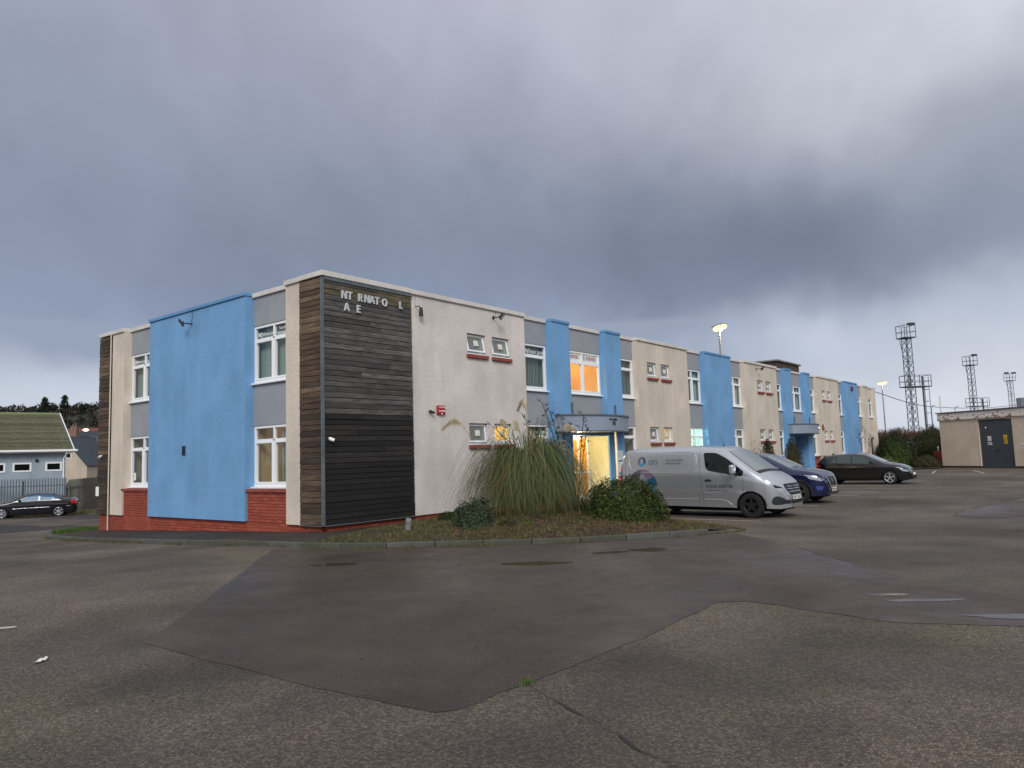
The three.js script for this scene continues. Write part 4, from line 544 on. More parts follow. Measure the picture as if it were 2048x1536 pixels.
  mesh('roof_aerial', [cyl([0.62, 1.88, 0.1], [0.5, 2.2, 0.1], 0.006, 0.003), new THREE.CylinderGeometry(0.012, 0.03, 0.03, 8).translate(0.62, 1.885, 0.1)], M.bplastic, van);
  // livery on both sides
  M.liveB = std(hex('#164a66'), 0.45); M.liveT = std(hex('#2f87a6'), 0.45); M.liveG = std(hex('#43474a'), 0.45); M.liveP = std(hex('#6b5f70'), 0.45); M.liveL = std(hex('#9fc0c8'), 0.4);
  const ringSeg = (cx, cy, ro, ri, a0, a1) => { const o = []; for (let i = 0; i <= 16; i++) { const t = a0 + (a1 - a0) * i / 16; o.push([cx + ro[0] * Math.cos(t), cy + ro[1] * Math.sin(t)]); } for (let i = 16; i >= 0; i--) { const t = a0 + (a1 - a0) * i / 16, k = 1 + 0.55 * Math.max(0, Math.sin(t)) ** 6; o.push([cx + ri[0] * Math.cos(t) * (1 - 0.35 * Math.max(0, Math.sin(t))), cy + ri[1] * Math.sin(t) * Math.min(1.25, k)]); } return o; };
  for (const s of [1, -1]) {
    const dirT = s; const lv = sub('livery', van), f = (pts, mt, off = 0.0035) => mesh('livery_print', sidePatch(C, pts, off, s), mt, lv), cx = -1.53, cy = 1.5;
    f(ringSeg(cx, cy, [0.125, 0.135], [0.06, 0.07], Math.PI * 0.5, Math.PI * 1.22), M.liveP); f(ringSeg(cx, cy, [0.125, 0.135], [0.06, 0.07], Math.PI * 1.22, Math.PI * 1.8), M.liveT); f(ringSeg(cx, cy, [0.125, 0.135], [0.06, 0.07], -Math.PI * 0.2, Math.PI * 0.5), M.liveB);
    const big = (a0, a1, m) => f(ringSeg(-1.5, 0.82, [0.46, 0.46], [0.21, 0.27], a0, a1), m, 0.003); big(Math.PI * 0.55, Math.PI * 0.98, M.liveG); big(Math.PI * 0.2, Math.PI * 0.55, M.liveP); big(0.0, Math.PI * 0.2, M.liveB); f([[-1.27, 0.86], [-1.05, 0.72], [-1.055, 0.62], [-1.27, 0.78]], M.liveT, 0.0045);
    const tx = (str, x, y, size, m, ft) => { const g = text(str, size, 0.0015, ft); if (s < 0) { g.computeBoundingBox(); const w = g.boundingBox.max.x; const p = g.attributes.position; for (let i = 0; i < p.count; i++) p.setX(i, w - p.getX(i)); } g.translate(x, y, 0); mesh('livery_lettering', wrap(C, g.index ? g.toNonIndexed() : g, 'side', 0.0035, s), m, lv); };
    tx('OES', -1.32, 1.415, 0.125, M.liveB, fontR); tx('ASSET INTEGRITY', -0.78, 1.49, 0.052, M.liveG, fontR); tx('MANAGEMENT', -0.78, 1.41, 0.052, M.liveG, fontR); tx('01224 640700', 0.42, 0.775, 0.085, M.liveG, font); tx('www.oes-am.com', 0.44, 0.685, 0.05, M.liveG, fontR); f([[-0.87, 1.36], [-0.865, 1.36], [-0.865, 1.58], [-0.87, 1.58]], M.liveG);
  }
  const hd = -2 * Math.PI / 180, dx = Math.sin(hd), dz = Math.cos(hd); // near front wheel touches the ground at (8.23, 6.6)
  const ry = Math.atan2(-dz, dx); van.rotation.y = ry; van.position.set(8.23 - dx * 1.61 + dz * 0.88, H(8.6, 6) - 0.004, 6.6 - dz * 1.61 - dx * 0.88);
}
// ---- generic passenger car pieces
function carGlass(C, car, side, screens, mat = M.cglass) { for (const s of [1, -1]) for (const w of side) mesh('side_window', sidePatch(C, roundPoly(w, 0.03), 0.004, s), mat, car); for (const [n, a, b, f0, f1, m] of screens) mesh(n, topPatch(C, a, b, f0, f1), m || M.wscreen, car); }
function carBits(C, car, paint, o) {
  for (const s of [1, -1]) { const m = sub('door_mirror', car), [mx, my] = o.mirror, z = C.W(mx, my) * s; mesh('mirror_shell', new RoundedBoxGeometry(0.12, 0.13, 0.2, 3, 0.045).translate(mx, my + 0.05, z + s * 0.13), o.mirrorMat || paint, m); mesh('mirror_arm', bx(mx - 0.03, mx + 0.03, my - 0.02, my + 0.01, Math.min(z - s * 0.03, z + s * 0.1), Math.max(z - s * 0.03, z + s * 0.1)), M.bplastic, m); for (const [hx, hy] of o.handles) mesh('door_handle', sidePatch(C, roundPoly([[hx - 0.1, hy - 0.015], [hx + 0.1, hy - 0.015], [hx + 0.1, hy + 0.018], [hx - 0.1, hy + 0.018]], 0.015), 0.014, s), o.handleMat || paint, car); for (const g of o.gaps) mesh('door_gap', sidePatch(C, gapPoly(g), 0.0015, s), M.gap, car); }
}
// ---- dark blue crossover
{
  const C = carShape({ top: [[-2.2, 0.75], [-2.16, 1.0], [-2.0, 1.36], [-1.8, 1.52], [-1.0, 1.6], [-0.1, 1.61], [0.35, 1.52], [1.2, 1.1], [1.75, 1.02], [2.08, 0.93], [2.2, 0.78], [2.26, 0.42]], width: [[-2.2, 0.7], [-2.05, 0.84], [-1.6, 0.91], [1.3, 0.915], [1.75, 0.9], [2.02, 0.82], [2.17, 0.68], [2.26, 0.5]], belt: [[-2.2, 1.02], [0.8, 0.98], [2.26, 0.8]], bottom: [[-2.2, 0.4], [-1.9, 0.28], [1.9, 0.24], [2.26, 0.26]], wheels: [-1.24, 1.43], arch: 0.385, archY: 0.33, rc: 0.16, rcw: 0.9, tumble: 0.2, roofRef: 1.6, crown: 0.05, crease: [[0.88, 0.014, 0.06], [0.4, 0.012, 0.08]] });
  const car = thing('crossover_car', 'dark blue crossover car with chrome framed grille parked beyond the silver van', 'car'), paint = phys(hex('#151c46'), 0.3, { metalness: 0.45, clearcoat: 1, clearcoatRoughness: 0.04 });
  mesh('body', C.g, paint, car); addWheels(car, C, 0.345, 0.22, styleFive, std(hex('#5d5f62'), 0.35, { metalness: 0.7 }), 0.8);
  carGlass(C, car, [[[0.02, 1.48], [0.35, 1.4], [0.98, 1.07], [0.9, 1.03], [0.05, 1.05]], [[-1.0, 1.47], [-0.08, 1.48], [-0.06, 1.05], [-1.1, 1.07]], [[-1.5, 1.3], [-1.1, 1.45], [-1.18, 1.1]]], [['windscreen', 0.36, 1.18, 0.92, 0.98], ['rear_window', -2.03, -1.82, 0.85, 0.9, M.cglass]]);
  carBits(C, car, paint, { mirror: [0.86, 1.07], handles: [[-0.3, 0.92], [-1.25, 0.92]], gaps: [[[0.0, 1.03], [0.02, 0.6], [0.0, 0.3]], [[0.98, 1.02], [1.0, 0.7], [0.92, 0.35]]] });
  for (const s of [1, -1]) { const ring = []; for (let i = 0; i <= 20; i++) { const t = Math.PI * i / 20; ring.push([1.43 - 0.45 * Math.cos(t), 0.33 + 0.45 * Math.sin(t)]); } for (let i = 20; i >= 0; i--) { const t = Math.PI * i / 20; ring.push([1.43 - 0.386 * Math.cos(t), 0.33 + 0.386 * Math.sin(t)]); } mesh('arch_trim', sidePatch(C, ring, 0.012, s), M.bplastic, car); const h = sub('headlight', car); mesh('lamp_housing', sidePatch(C, roundPoly([[1.72, 0.86], [1.98, 0.84], [2.16, 0.74], [2.12, 0.7], [1.95, 0.74], [1.78, 0.78]], 0.03), 0.006, s), M.lens, h); mesh('lamp_strip', sidePatch(C, roundPoly([[1.65, 0.9], [1.98, 0.855], [2.15, 0.755], [2.15, 0.74], [1.98, 0.835], [1.68, 0.87]], 0.01), 0.011, s), M.chrome, h); mesh('corner_vent', sidePatch(C, roundPoly([[1.95, 0.55], [2.16, 0.54], [2.12, 0.42], [2.0, 0.42]], 0.03), 0.006, s), phys(hex('#33428c'), 0.25, { clearcoat: 1 }), car); }
  mesh('grille', frontPatch(C, roundPoly([[-0.4, 0.82], [0.4, 0.82], [0.3, 0.52], [-0.3, 0.52]], 0.05)), M.bplastic, car); mesh('grille_surround', frontPatch(C, roundPoly([[-0.46, 0.83], [-0.39, 0.83], [-0.27, 0.545], [0.27, 0.545], [0.39, 0.83], [0.46, 0.83], [0.33, 0.48], [-0.33, 0.48]], 0.02), 0.016), M.chrome, car);
  mesh('badge', frontPatch(C, Array.from({ length: 20 }, (_, i) => [0.06 * Math.cos(i * 0.314), 0.72 + 0.06 * Math.sin(i * 0.314)]), 0.02, [Array.from({ length: 20 }, (_, i) => [0.043 * Math.cos(-i * 0.314), 0.72 + 0.043 * Math.sin(-i * 0.314)])]), M.chrome, car);
  mesh('lower_bumper', frontPatch(C, roundPoly([[-0.6, 0.37], [0.6, 0.37], [0.55, 0.285], [-0.55, 0.285]], 0.03), 0.008), M.bplastic, car); mesh('bumper_trim', frontPatch(C, [[-0.6, 0.3], [0.6, 0.3], [0.6, 0.285], [-0.6, 0.285]], 0.014), M.chrome, car);
  const pl = sub('number_plate', car); mesh('plate', frontPatch(C, roundPoly([[-0.26, 0.475], [0.26, 0.475], [0.26, 0.37], [-0.26, 0.37]], 0.01), 0.018), M.plate, pl); mesh('plate_characters', wrap(C, (() => { const g = text('WT71 HVE', 0.07, 0.002); g.computeBoundingBox(); g.translate(-g.boundingBox.max.x / 2, 0.388, 0); return g.index ? g.toNonIndexed() : g; })(), 'front', 0.02), M.black, pl);
  mesh('roof_rail', [cyl([-1.5, 1.58, 0.6], [0.1, 1.62, 0.62], 0.014), cyl([-1.5, 1.58, -0.6], [0.1, 1.62, -0.62], 0.014)], M.bplastic, car); mesh('fin_aerial', bx(-1.62, -1.5, 1.58, 1.65, -0.012, 0.012), paint, car);
  both(s => mesh('tail_light', sidePatch(C, roundPoly([[-2.12, 1.02], [-1.9, 1.02], [-1.95, 0.92], [-2.14, 0.9]], 0.02), 0.006, s), M.redlens, car));
  car.rotation.y = -Math.PI / 2; car.position.set(13.45 + 0.86, H(14, 5) - 0.004, 6.12 - 1.43);
}
// ---- black hatchback
{
  const C = carShape({ top: [[-1.98, 0.62], [-1.95, 0.9], [-1.76, 1.16], [-1.52, 1.36], [-1.0, 1.42], [-0.2, 1.455], [0.3, 1.4], [1.18, 0.98], [1.7, 0.9], [2.06, 0.76], [2.2, 0.62], [2.27, 0.36]], width: [[-1.98, 0.68], [-1.85, 0.82], [-1.4, 0.885], [1.2, 0.89], [1.6, 0.87], [1.95, 0.78], [2.15, 0.62], [2.27, 0.45]], belt: [[-1.98, 0.95], [0.9, 0.9], [2.27, 0.68]], bottom: [[-1.98, 0.34], [-1.7, 0.24], [1.9, 0.2], [2.27, 0.22]], wheels: [-1.25, 1.38], arch: 0.35, archY: 0.3, rc: 0.15, rcw: 0.95, tumble: 0.2, roofRef: 1.45, crown: 0.045, crease: [[0.78, 0.016, 0.05], [0.35, 0.01, 0.06]] });
  const car = thing('hatchback_car', 'black hatchback with bright twin-spoke alloy wheels parked by the shrubs', 'car'), paint = phys(hex('#0d0f12'), 0.22, { metalness: 0.2, clearcoat: 1, clearcoatRoughness: 0.03 });
  mesh('body', C.g, paint, car); addWheels(car, C, 0.315, 0.21, styleFive, M.alloy, 0.785);
  carGlass(C, car, [[[-0.2, 1.35], [0.25, 1.3], [0.78, 1.0], [0.72, 0.96], [-0.2, 0.99]], [[-0.88, 1.33], [-0.28, 1.36], [-0.26, 0.99], [-0.88, 1.01]], [[-1.18, 1.05], [-0.95, 1.31], [-0.92, 1.02], [-1.16, 1.02]]], [['windscreen', 0.31, 1.15, 0.92, 0.98, phys(hex('#8f9896'), 0.12, { clearcoat: 1 })], ['rear_window', -1.9, -1.55, 0.8, 0.88, M.cglass]], phys(hex('#414e4b'), 0.05, { ior: 1.45 }));  // side glass base colour lightened to carry a painted greenish-grey reflection
  carBits(C, car, paint, { mirror: [0.66, 1.0], handles: [[-0.1, 0.88], [-0.98, 0.91]], gaps: [[[-0.24, 0.98], [-0.24, 0.5], [-0.22, 0.25]], [[0.75, 0.95], [0.82, 0.6], [0.78, 0.28]], [[-0.92, 0.98], [-1.0, 0.72]]] });
  for (const s of [1, -1]) { mesh('headlight', sidePatch(C, roundPoly([[1.78, 0.72], [1.95, 0.7], [2.15, 0.62], [2.12, 0.57], [1.92, 0.6]], 0.03), 0.006, s), M.lens, car); mesh('tail_light', sidePatch(C, roundPoly([[-1.93, 0.93], [-1.66, 0.93], [-1.72, 0.83], [-1.95, 0.8]], 0.02), 0.006, s), M.redlens, car); }
  mesh('grille', frontPatch(C, roundPoly([[-0.5, 0.4], [0.5, 0.4], [0.46, 0.26], [-0.46, 0.26]], 0.04)), M.bplastic, car); mesh('badge', frontPatch(C, Array.from({ length: 18 }, (_, i) => [0.055 * Math.cos(i * 0.349), 0.6 + 0.055 * Math.sin(i * 0.349)]), 0.012), M.chrome, car);
  mesh('number_plate', frontPatch(C, roundPoly([[-0.26, 0.52], [0.26, 0.52], [0.26, 0.42], [-0.26, 0.42]], 0.01), 0.012), M.plate, car); mesh('fin_aerial', bx(-1.32, -1.2, 1.41, 1.475, -0.01, 0.01), paint, car); mesh('roof_spoiler', new RoundedBoxGeometry(0.24, 0.04, 1.1, 2, 0.018).translate(-1.6, 1.37, 0), paint, car);
  car.rotation.y = -Math.PI / 2; car.position.set(27.35 + 0.86, H(28, 5) - 0.004, 5.83 - 1.38);
}
// ---- black saloon on the road behind
{
  const C = carShape({ top: [[-2.36, 0.6], [-2.34, 0.92], [-2.15, 1.05], [-1.65, 1.08], [-0.95, 1.38], [-0.3, 1.45], [0.2, 1.4], [1.05, 1.0], [1.8, 0.88], [2.2, 0.78], [2.38, 0.62], [2.42, 0.36]], width: [[-2.36, 0.66], [-2.2, 0.83], [-1.6, 0.9], [1.2, 0.9], [1.9, 0.86], [2.2, 0.72], [2.42, 0.45]], belt: [[-2.36, 0.95], [0.9, 0.92], [2.42, 0.7]], bottom: [[-2.36, 0.36], [-2.0, 0.22], [1.9, 0.2], [2.42, 0.22]], wheels: [-1.42, 1.43], arch: 0.36, archY: 0.31, rc: 0.15, rcw: 0.95, tumble: 0.22, roofRef: 1.45, crown: 0.045, crease: [[0.72, 0.012, 0.05]] });
  const car = thing('saloon_car', 'black saloon car with silver side moulding parked on the road by the palisade fence', 'car'), paint = phys(hex('#0c0d14'), 0.22, { metalness: 0.2, clearcoat: 1, clearcoatRoughness: 0.03 });
  mesh('body', C.g, paint, car); addWheels(car, C, 0.325, 0.22, styleSix, M.alloy, 0.785);
  carGlass(C, car, [[[-0.38, 1.35], [0.1, 1.3], [0.66, 1.02], [0.6, 0.98], [-0.38, 1.0]], [[-1.05, 1.28], [-0.46, 1.35], [-0.46, 1.0], [-1.12, 1.03]], [[-1.5, 1.08], [-1.1, 1.26], [-1.15, 1.04], [-1.46, 1.05]]], [['windscreen', 0.22, 1.02, 0.92, 0.98], ['rear_window', -1.62, -0.98, 0.9, 0.86, M.cglass]], phys(hex('#3a6484'), 0.05, { ior: 1.25 }));  // bluish sky reflection painted into the colour of the side windows
  carBits(C, car, paint, { mirror: [0.55, 1.0], handles: [[-0.3, 0.9], [-1.2, 0.92]], gaps: [[[-0.42, 0.98], [-0.4, 0.5], [-0.4, 0.26]], [[0.66, 0.97], [0.72, 0.6], [0.7, 0.28]]] });
  for (const s of [1, -1]) { mesh('side_moulding', sideRib(C, [[-0.95, 0.6], [0, 0.59], [0.9, 0.575]], 0.014, 0, s), M.chrome, car); mesh('bumper_moulding', sideRib(C, [[-2.3, 0.62], [-2.0, 0.62], [-1.82, 0.61]], 0.014, 0, s), M.chrome, car); mesh('headlight', sidePatch(C, roundPoly([[1.95, 0.78], [2.2, 0.72], [2.3, 0.6], [2.05, 0.62]], 0.05), 0.006, s), M.lens, car); mesh('tail_light', sidePatch(C, roundPoly([[-2.33, 0.95], [-2.06, 0.98], [-2.02, 0.86], [-2.1, 0.74], [-2.33, 0.74]], 0.03), 0.008, s), M.redlens, car); }
  mesh('rear_number_plate', rearPatch(C, [[-0.26, 0.8], [0.26, 0.8], [0.26, 0.69], [-0.26, 0.69]], 0.01), std(hex('#d8b93a'), 0.5), car);
  // rear wheel near (7.3,-35.0), front wheel near (4.85,-36.4)
  const d = V3(-0.868, 0, -0.496), lf = V3(d.z, 0, -d.x); car.rotation.y = Math.atan2(-d.z, d.x); const base = V3(7.32, 0, -34.97).addScaledVector(d, 1.42).addScaledVector(lf, -0.85); car.position.set(base.x, H(base.x, base.z) + 0.0, base.z);
}
// ================================================================ planting
M.leaf = new THREE.MeshPhysicalMaterial({ color: 0xffffff, roughness: 0.7, vertexColors: true, side: THREE.DoubleSide, specularIntensity: 0.3 });
M.blade = new THREE.MeshPhysicalMaterial({ color: 0xffffff, roughness: 0.6, vertexColors: true, side: THREE.DoubleSide, specularIntensity: 0.35 });
M.bark = std(hex('#3b3029'), 0.95); M.core = std(hex('#4a4630'), 1);
class Tri { constructor() { this.p = []; this.c = []; } tri(a, b, c, k) { this.p.push(...a, ...b, ...c); this.c.push(...k, ...k, ...k); } quad(a, b, c, d, k) { this.tri(a, b, c, k); this.tri(a, c, d, k); } geo() { const g = new THREE.BufferGeometry(); g.setAttribute('position', new THREE.Float32BufferAttribute(this.p, 3)); g.setAttribute('color', new THREE.Float32BufferAttribute(this.c, 3)); g.computeVertexNormals(); g.setAttribute('uv', new THREE.Float32BufferAttribute(new Float32Array(this.p.length / 3 * 2), 2)); return g; } }
const pickC = (pal, v = 0.25) => { const c = pal[Math.floor(R() * pal.length)], k = 1 + (R() - 0.5) * 2 * v; return [c[0] * k, c[1] * k, c[2] * k]; };
const A3 = v => [v.x, v.y, v.z];
function ribbon(t, pts, w, k, flat = V3(0, 0, 0)) { // thin tapering blade through points
  for (let i = 0; i < pts.length - 1; i++) { const a = pts[i], b = pts[i + 1], d = b.clone().sub(a), s = d.clone().cross(flat.lengthSq() ? flat : V3(0, 1, 0.01)).normalize(), wa = w * (1 - (i / (pts.length - 1)) ** 2), wb = w * (1 - ((i + 1) / (pts.length - 1)) ** 2); const l0 = a.clone().addScaledVector(s, wa), r0 = a.clone().addScaledVector(s, -wa), l1 = b.clone().addScaledVector(s, wb), r1 = b.clone().addScaledVector(s, -wb); t.quad(A3(l0), A3(r0), A3(r1), A3(l1), k); }
}
function leaf(t, p, n, size, k, asp = 0.5) { const up = Math.abs(n.y) > 0.9 ? V3(1, 0, 0) : V3(0, 1, 0), u = up.clone().cross(n).normalize().applyAxisAngle(n, R() * 6.283), v = n.clone().cross(u), tip = p.clone().addScaledVector(u, size).addScaledVector(n, size * rr(-0.1, 0.25)), l = p.clone().addScaledVector(u, size * 0.45).addScaledVector(v, size * asp * 0.5), r = p.clone().addScaledVector(u, size * 0.45).addScaledVector(v, -size * asp * 0.5); t.quad(A3(p), A3(l), A3(tip), A3(r), k); }
const onSphere = (low = -0.3) => { for (;;) { const v = V3(rr(-1, 1), rr(-1, 1), rr(-1, 1)), l = v.length(); if (l > 0.1 && l < 1) { v.divideScalar(l); if (v.y > low) return v; } } };
// dense evergreen shrub: leaves through the outer shell of an uneven mound, twigs within
function shrub(name, label, [x, z], [rx, ry, rz], n, size, pal, o = {}) {
  const th = thing(name, label, o.category || 'shrub', o.group), t = new Tri(), sd = Math.floor(R() * 1000), y0 = H(x, z) + (o.lift ?? 0.05), low = o.low ?? -0.35, am = o.lump ?? 0.3, fr = o.freq ?? 2.2;
  const prof = o.cone ? d => { const e = Math.max(0, d.y * 0.5 + 0.5); return 1 - o.cone * e; } : () => 1;
  const rad = d => (0.82 + am * (fbm(d.x * fr + sd, d.y * fr + d.z * 1.7 * fr, 0, sd, 4) - 0.35)) * prof(d);
  for (let i = 0; i < n; i++) { const d = onSphere(low), q = rad(d) * (1 - 0.34 * R() * R()), p = V3(d.x * q * rx, (d.y * (o.cone ? 0.82 + 0.18 * R() : q)) * ry + ry * (o.base ?? 0.18), d.z * q * rz); if (p.y < 0) continue; const nn = d.clone().add(V3(rr(-0.9, 0.9), rr(-0.4, 0.9), rr(-0.9, 0.9))).normalize(); leaf(t, p, nn, size * rr(0.6, 1.3), pickC(pal, 0.4), o.asp ?? 0.5); }
  mesh('foliage', t.geo(), M.leaf, th);
  const core = new THREE.IcosahedronGeometry(1, 3), p = core.attributes.position; for (let i = 0; i < p.count; i++) { const d = V3(p.getX(i), p.getY(i), p.getZ(i)).normalize(), q = rad(d) * 0.6; p.setXYZ(i, d.x * q * rx, Math.max(-0.05, d.y * (o.cone ? 0.8 : q) * ry + ry * (o.base ?? 0.18)), d.z * q * rz); } core.computeVertexNormals(); mesh('inner_twigs', mUV(core), o.core || M.core, th);
  th.position.set(x, y0, z); return th;
}
const greens = { dark: [[0.020, 0.032, 0.011], [0.030, 0.044, 0.014], [0.015, 0.024, 0.009], [0.042, 0.055, 0.016]], bush: [[0.026, 0.042, 0.010], [0.045, 0.065, 0.014], [0.075, 0.098, 0.021], [0.02, 0.032, 0.008], [0.034, 0.046, 0.015]], jun: [[0.036, 0.056, 0.028], [0.05, 0.072, 0.04], [0.028, 0.044, 0.021], [0.062, 0.084, 0.048]], conif: [[0.03, 0.036, 0.014], [0.052, 0.036, 0.016], [0.04, 0.03, 0.013], [0.022, 0.027, 0.011]], fresh: [[0.06, 0.10, 0.02], [0.085, 0.13, 0.028], [0.045, 0.075, 0.018]], brown: [[0.085, 0.045, 0.032], [0.11, 0.06, 0.042], [0.06, 0.036, 0.028], [0.13, 0.075, 0.05]] };
// ---- pampas grass
{
  rs(2024); const cx = 4.0, cz = 2.75, th = thing('pampas_grass', 'large arching pampas grass clump with pale feathery plumes in front of the white wall', 'pampas grass'), y0 = H(cx, cz) + 0.18; th.position.set(cx, y0, cz);
  const t = new Tri(), pal = [[0.08, 0.105, 0.036], [0.105, 0.135, 0.048], [0.06, 0.085, 0.028], [0.135, 0.155, 0.068], [0.075, 0.105, 0.048]], dead = [[0.17, 0.12, 0.06], [0.21, 0.15, 0.08], [0.12, 0.08, 0.04], [0.16, 0.09, 0.04]];
  const n = 5600, lob = p => 0.72 + 0.56 * fbm(Math.cos(p) * 1.7 + 5, Math.sin(p) * 1.7 + 9, 0, 77, 3); for (let i = 0; i < n; i++) {
    const ph = R() * 6.283, lo = lob(ph), out = V3(Math.cos(ph), 0, Math.sin(ph)), b = 0.5 * Math.sqrt(R()), stray = R() < 0.045, h = (0.5 + 1.3 * Math.pow(R(), 0.8)) * lo * (stray ? 1.35 : 1), reach = rr(0.65, 1.75) * (0.5 + 0.5 * lo) * (stray ? 1.1 : 1), pk = rr(0.36, 0.5), tm = rr(0.82, 1.08), pts = [], sw = rr(-0.5, 0.5), dd = R() < 0.17;
    for (let k = 0; k <= 7; k++) { const q = k / 7 * tm, y = h * (q < pk ? 1 - ((q - pk) / pk) ** 2 : 1 - 0.95 * ((q - pk) / (1.05 - pk)) ** 1.9) - Math.max(0, q - 0.8) * 0.2 * h, a = ph + sw * q * q, r = b + reach * Math.pow(q, 1.35); pts.push(V3(Math.cos(a) * r, Math.max(-0.1, y), Math.sin(a) * r)); }
    ribbon(t, pts, rr(0.0045, 0.009), pickC(dd ? dead : pal, 0.3), V3(0, 1, 0));
  }
  for (let i = 0; i < 1100; i++) { const ph = R() * 6.283, r0 = rr(0.2, 1.0), r1 = r0 + rr(0.05, 0.5), y1 = rr(0.0, 0.15), y = rr(0.35, 0.9), a = ph + rr(-0.25, 0.25); ribbon(t, [V3(Math.cos(ph) * r0, y, Math.sin(ph) * r0), V3(Math.cos(ph) * (r0 + r1) / 2, y * 0.62, Math.sin(ph) * (r0 + r1) / 2), V3(Math.cos(a) * r1, y1, Math.sin(a) * r1)], rr(0.004, 0.009), pickC(dead, 0.35), V3(0, 1, 0)); }
  mesh('leaves', t.geo(), M.blade, th);
  const crown = new THREE.SphereGeometry(0.62, 16, 10); crown.scale(1, 0.9, 1); crown.translate(0, 0.3, 0); mesh('crown_base', mUV(crown), std(hex('#7a6440'), 1), th);
  const plumePal = [[0.52, 0.43, 0.28], [0.6, 0.5, 0.34], [0.44, 0.36, 0.23], [0.66, 0.57, 0.42]];
  for (const [px, py, pz, len, bend] of [[3.02, 2.5, 1.45, 0.62, 1.0], [4.02, 2.82, 2.72, 1.05, 0.75], [4.6, 2.28, 3.4, 0.5, 0.9], [3.72, 2.38, 2.34, 0.42, 0.4], [3.93, 2.3, 2.55, 0.42, 0.3], [4.15, 1.95, 2.9, 0.4, 0.5], [4.3, 2.05, 2.6, 0.35, 0.4]]) {
    const pl = sub('plume', th), tip = V3(px - cx, py - y0, pz - cz), foot = V3(tip.x * 0.25, 0.2, tip.z * 0.25), ph = Math.atan2(tip.z, tip.x) + rr(-0.4, 0.4), dr = V3(Math.cos(ph), 0, Math.sin(ph));
    const st = new THREE.CatmullRomCurve3([foot, foot.clone().lerp(tip, 0.5).add(V3(0, 0.12, 0)), tip]); mesh('stalk', mUV(new THREE.TubeGeometry(st, 10, 0.006, 5)), std(hex('#8d7a4e'), 0.8), pl);
    const rach = new THREE.QuadraticBezierCurve3(tip.clone(), tip.clone().add(V3(0, len * (0.55 - 0.25 * bend), 0)).addScaledVector(dr, len * 0.2 * bend), tip.clone().add(V3(0, len * (0.75 - 1.0 * bend), 0)).addScaledVector(dr, len * 0.75 * bend)), ft = new Tri();
    for (let i = 0; i < 900; i++) { const q = R(), p = rach.getPoint(q), L = rr(0.08, 0.2) * (1 - 0.5 * q) * (0.5 + Math.min(1, q * 4) * 0.5), d = onSphere(-1), e = p.clone().addScaledVector(d, L * 0.35).addScaledVector(dr, L * 0.35), f = e.clone().add(V3(rr(-0.02, 0.02), -L * rr(0.5, 1), rr(-0.02, 0.02))); ribbon(ft, [p, e, f], 0.0045, pickC(plumePal, 0.2), V3(R() - 0.5, 0.2, R() - 0.5)); }
    mesh('feather', ft.geo(), M.blade, pl);
  }
}
// ---- New Zealand flax behind it: dark seed stalks, sword leaves
function flax(name, label, [x, z], stalks, leaves, lp, group) {
  const th = thing(name, label, 'plant', group), y0 = H(x, z) + 0.05; th.position.set(x, y0, z); const t = new Tri();
  for (let i = 0; i < leaves; i++) { const ph = R() * 6.283, h = rr(0.6, 1.35), r = rr(0.35, 1.1), pts = []; for (let k = 0; k <= 5; k++) { const q = k / 5; pts.push(V3(Math.cos(ph) * (0.1 + r * q * q * 0.9 + 0.1 * q), h * (1.25 * q - 0.35 * q * q), Math.sin(ph) * (0.1 + r * q * q * 0.9 + 0.1 * q))); } ribbon(t, pts, rr(0.018, 0.032), pickC(lp, 0.3), V3(-Math.sin(ph), 0, Math.cos(ph)).cross(V3(0, 1, 0)).add(V3(0, 0.6, 0))); }
  mesh('leaves', t.geo(), M.blade, th);
  for (const [px, py, pz] of stalks) {
    const s = sub('seed_stalk', th), tip = V3(px - x, py - y0, pz - z), c = new THREE.CatmullRomCurve3([V3(tip.x * 0.1, 0, tip.z * 0.1), tip.clone().multiplyScalar(0.55).add(V3(0, 0.15, 0)), tip]), sg = [new THREE.TubeGeometry(c, 12, 0.009, 5)], pods = [];
    for (let i = 0; i < 8; i++) { const q = 0.58 + 0.42 * i / 7, p = c.getPoint(q), ph = i * 2.4 + R(), L = rr(0.1, 0.2) * (1.15 - 0.5 * (q - 0.58)), e = p.clone().add(V3(Math.cos(ph) * L, L * 0.55, Math.sin(ph) * L)); sg.push(cyl(p, e, 0.005, 0.003, 4)); for (let k = 0; k < 5; k++) { const b = p.clone().lerp(e, rr(0.45, 1)), d = V3(rr(-1, 1), rr(0.1, 1), rr(-1, 1)).normalize(), f = b.clone().addScaledVector(d, rr(0.05, 0.1)); pods.push(cyl(b, f, 0.009, 0.003, 4)); } }
    mesh('stem', mg(sg), M.stalk, s); mesh('seed_pods', mg(pods), M.stalk, s);
  }
  return th;
}
M.stalk = std(hex('#1c1418'), 0.8);
rs(31); flax('flax_plant', 'dark flax plant with black seed stalks and sword leaves by the lit entrance', [5.2, 3.3], [[4.72, 2.98, 2.7], [4.42, 2.7, 2.28], [5.02, 2.6, 3.05], [5.4, 2.62, 3.5], [3.95, 2.4, 1.7], [5.45, 2.3, 3.55], [5.2, 2.45, 3.2], [4.85, 2.75, 2.85]], 46, [[0.05, 0.045, 0.03], [0.07, 0.055, 0.035], [0.035, 0.04, 0.022], [0.09, 0.06, 0.035]]);
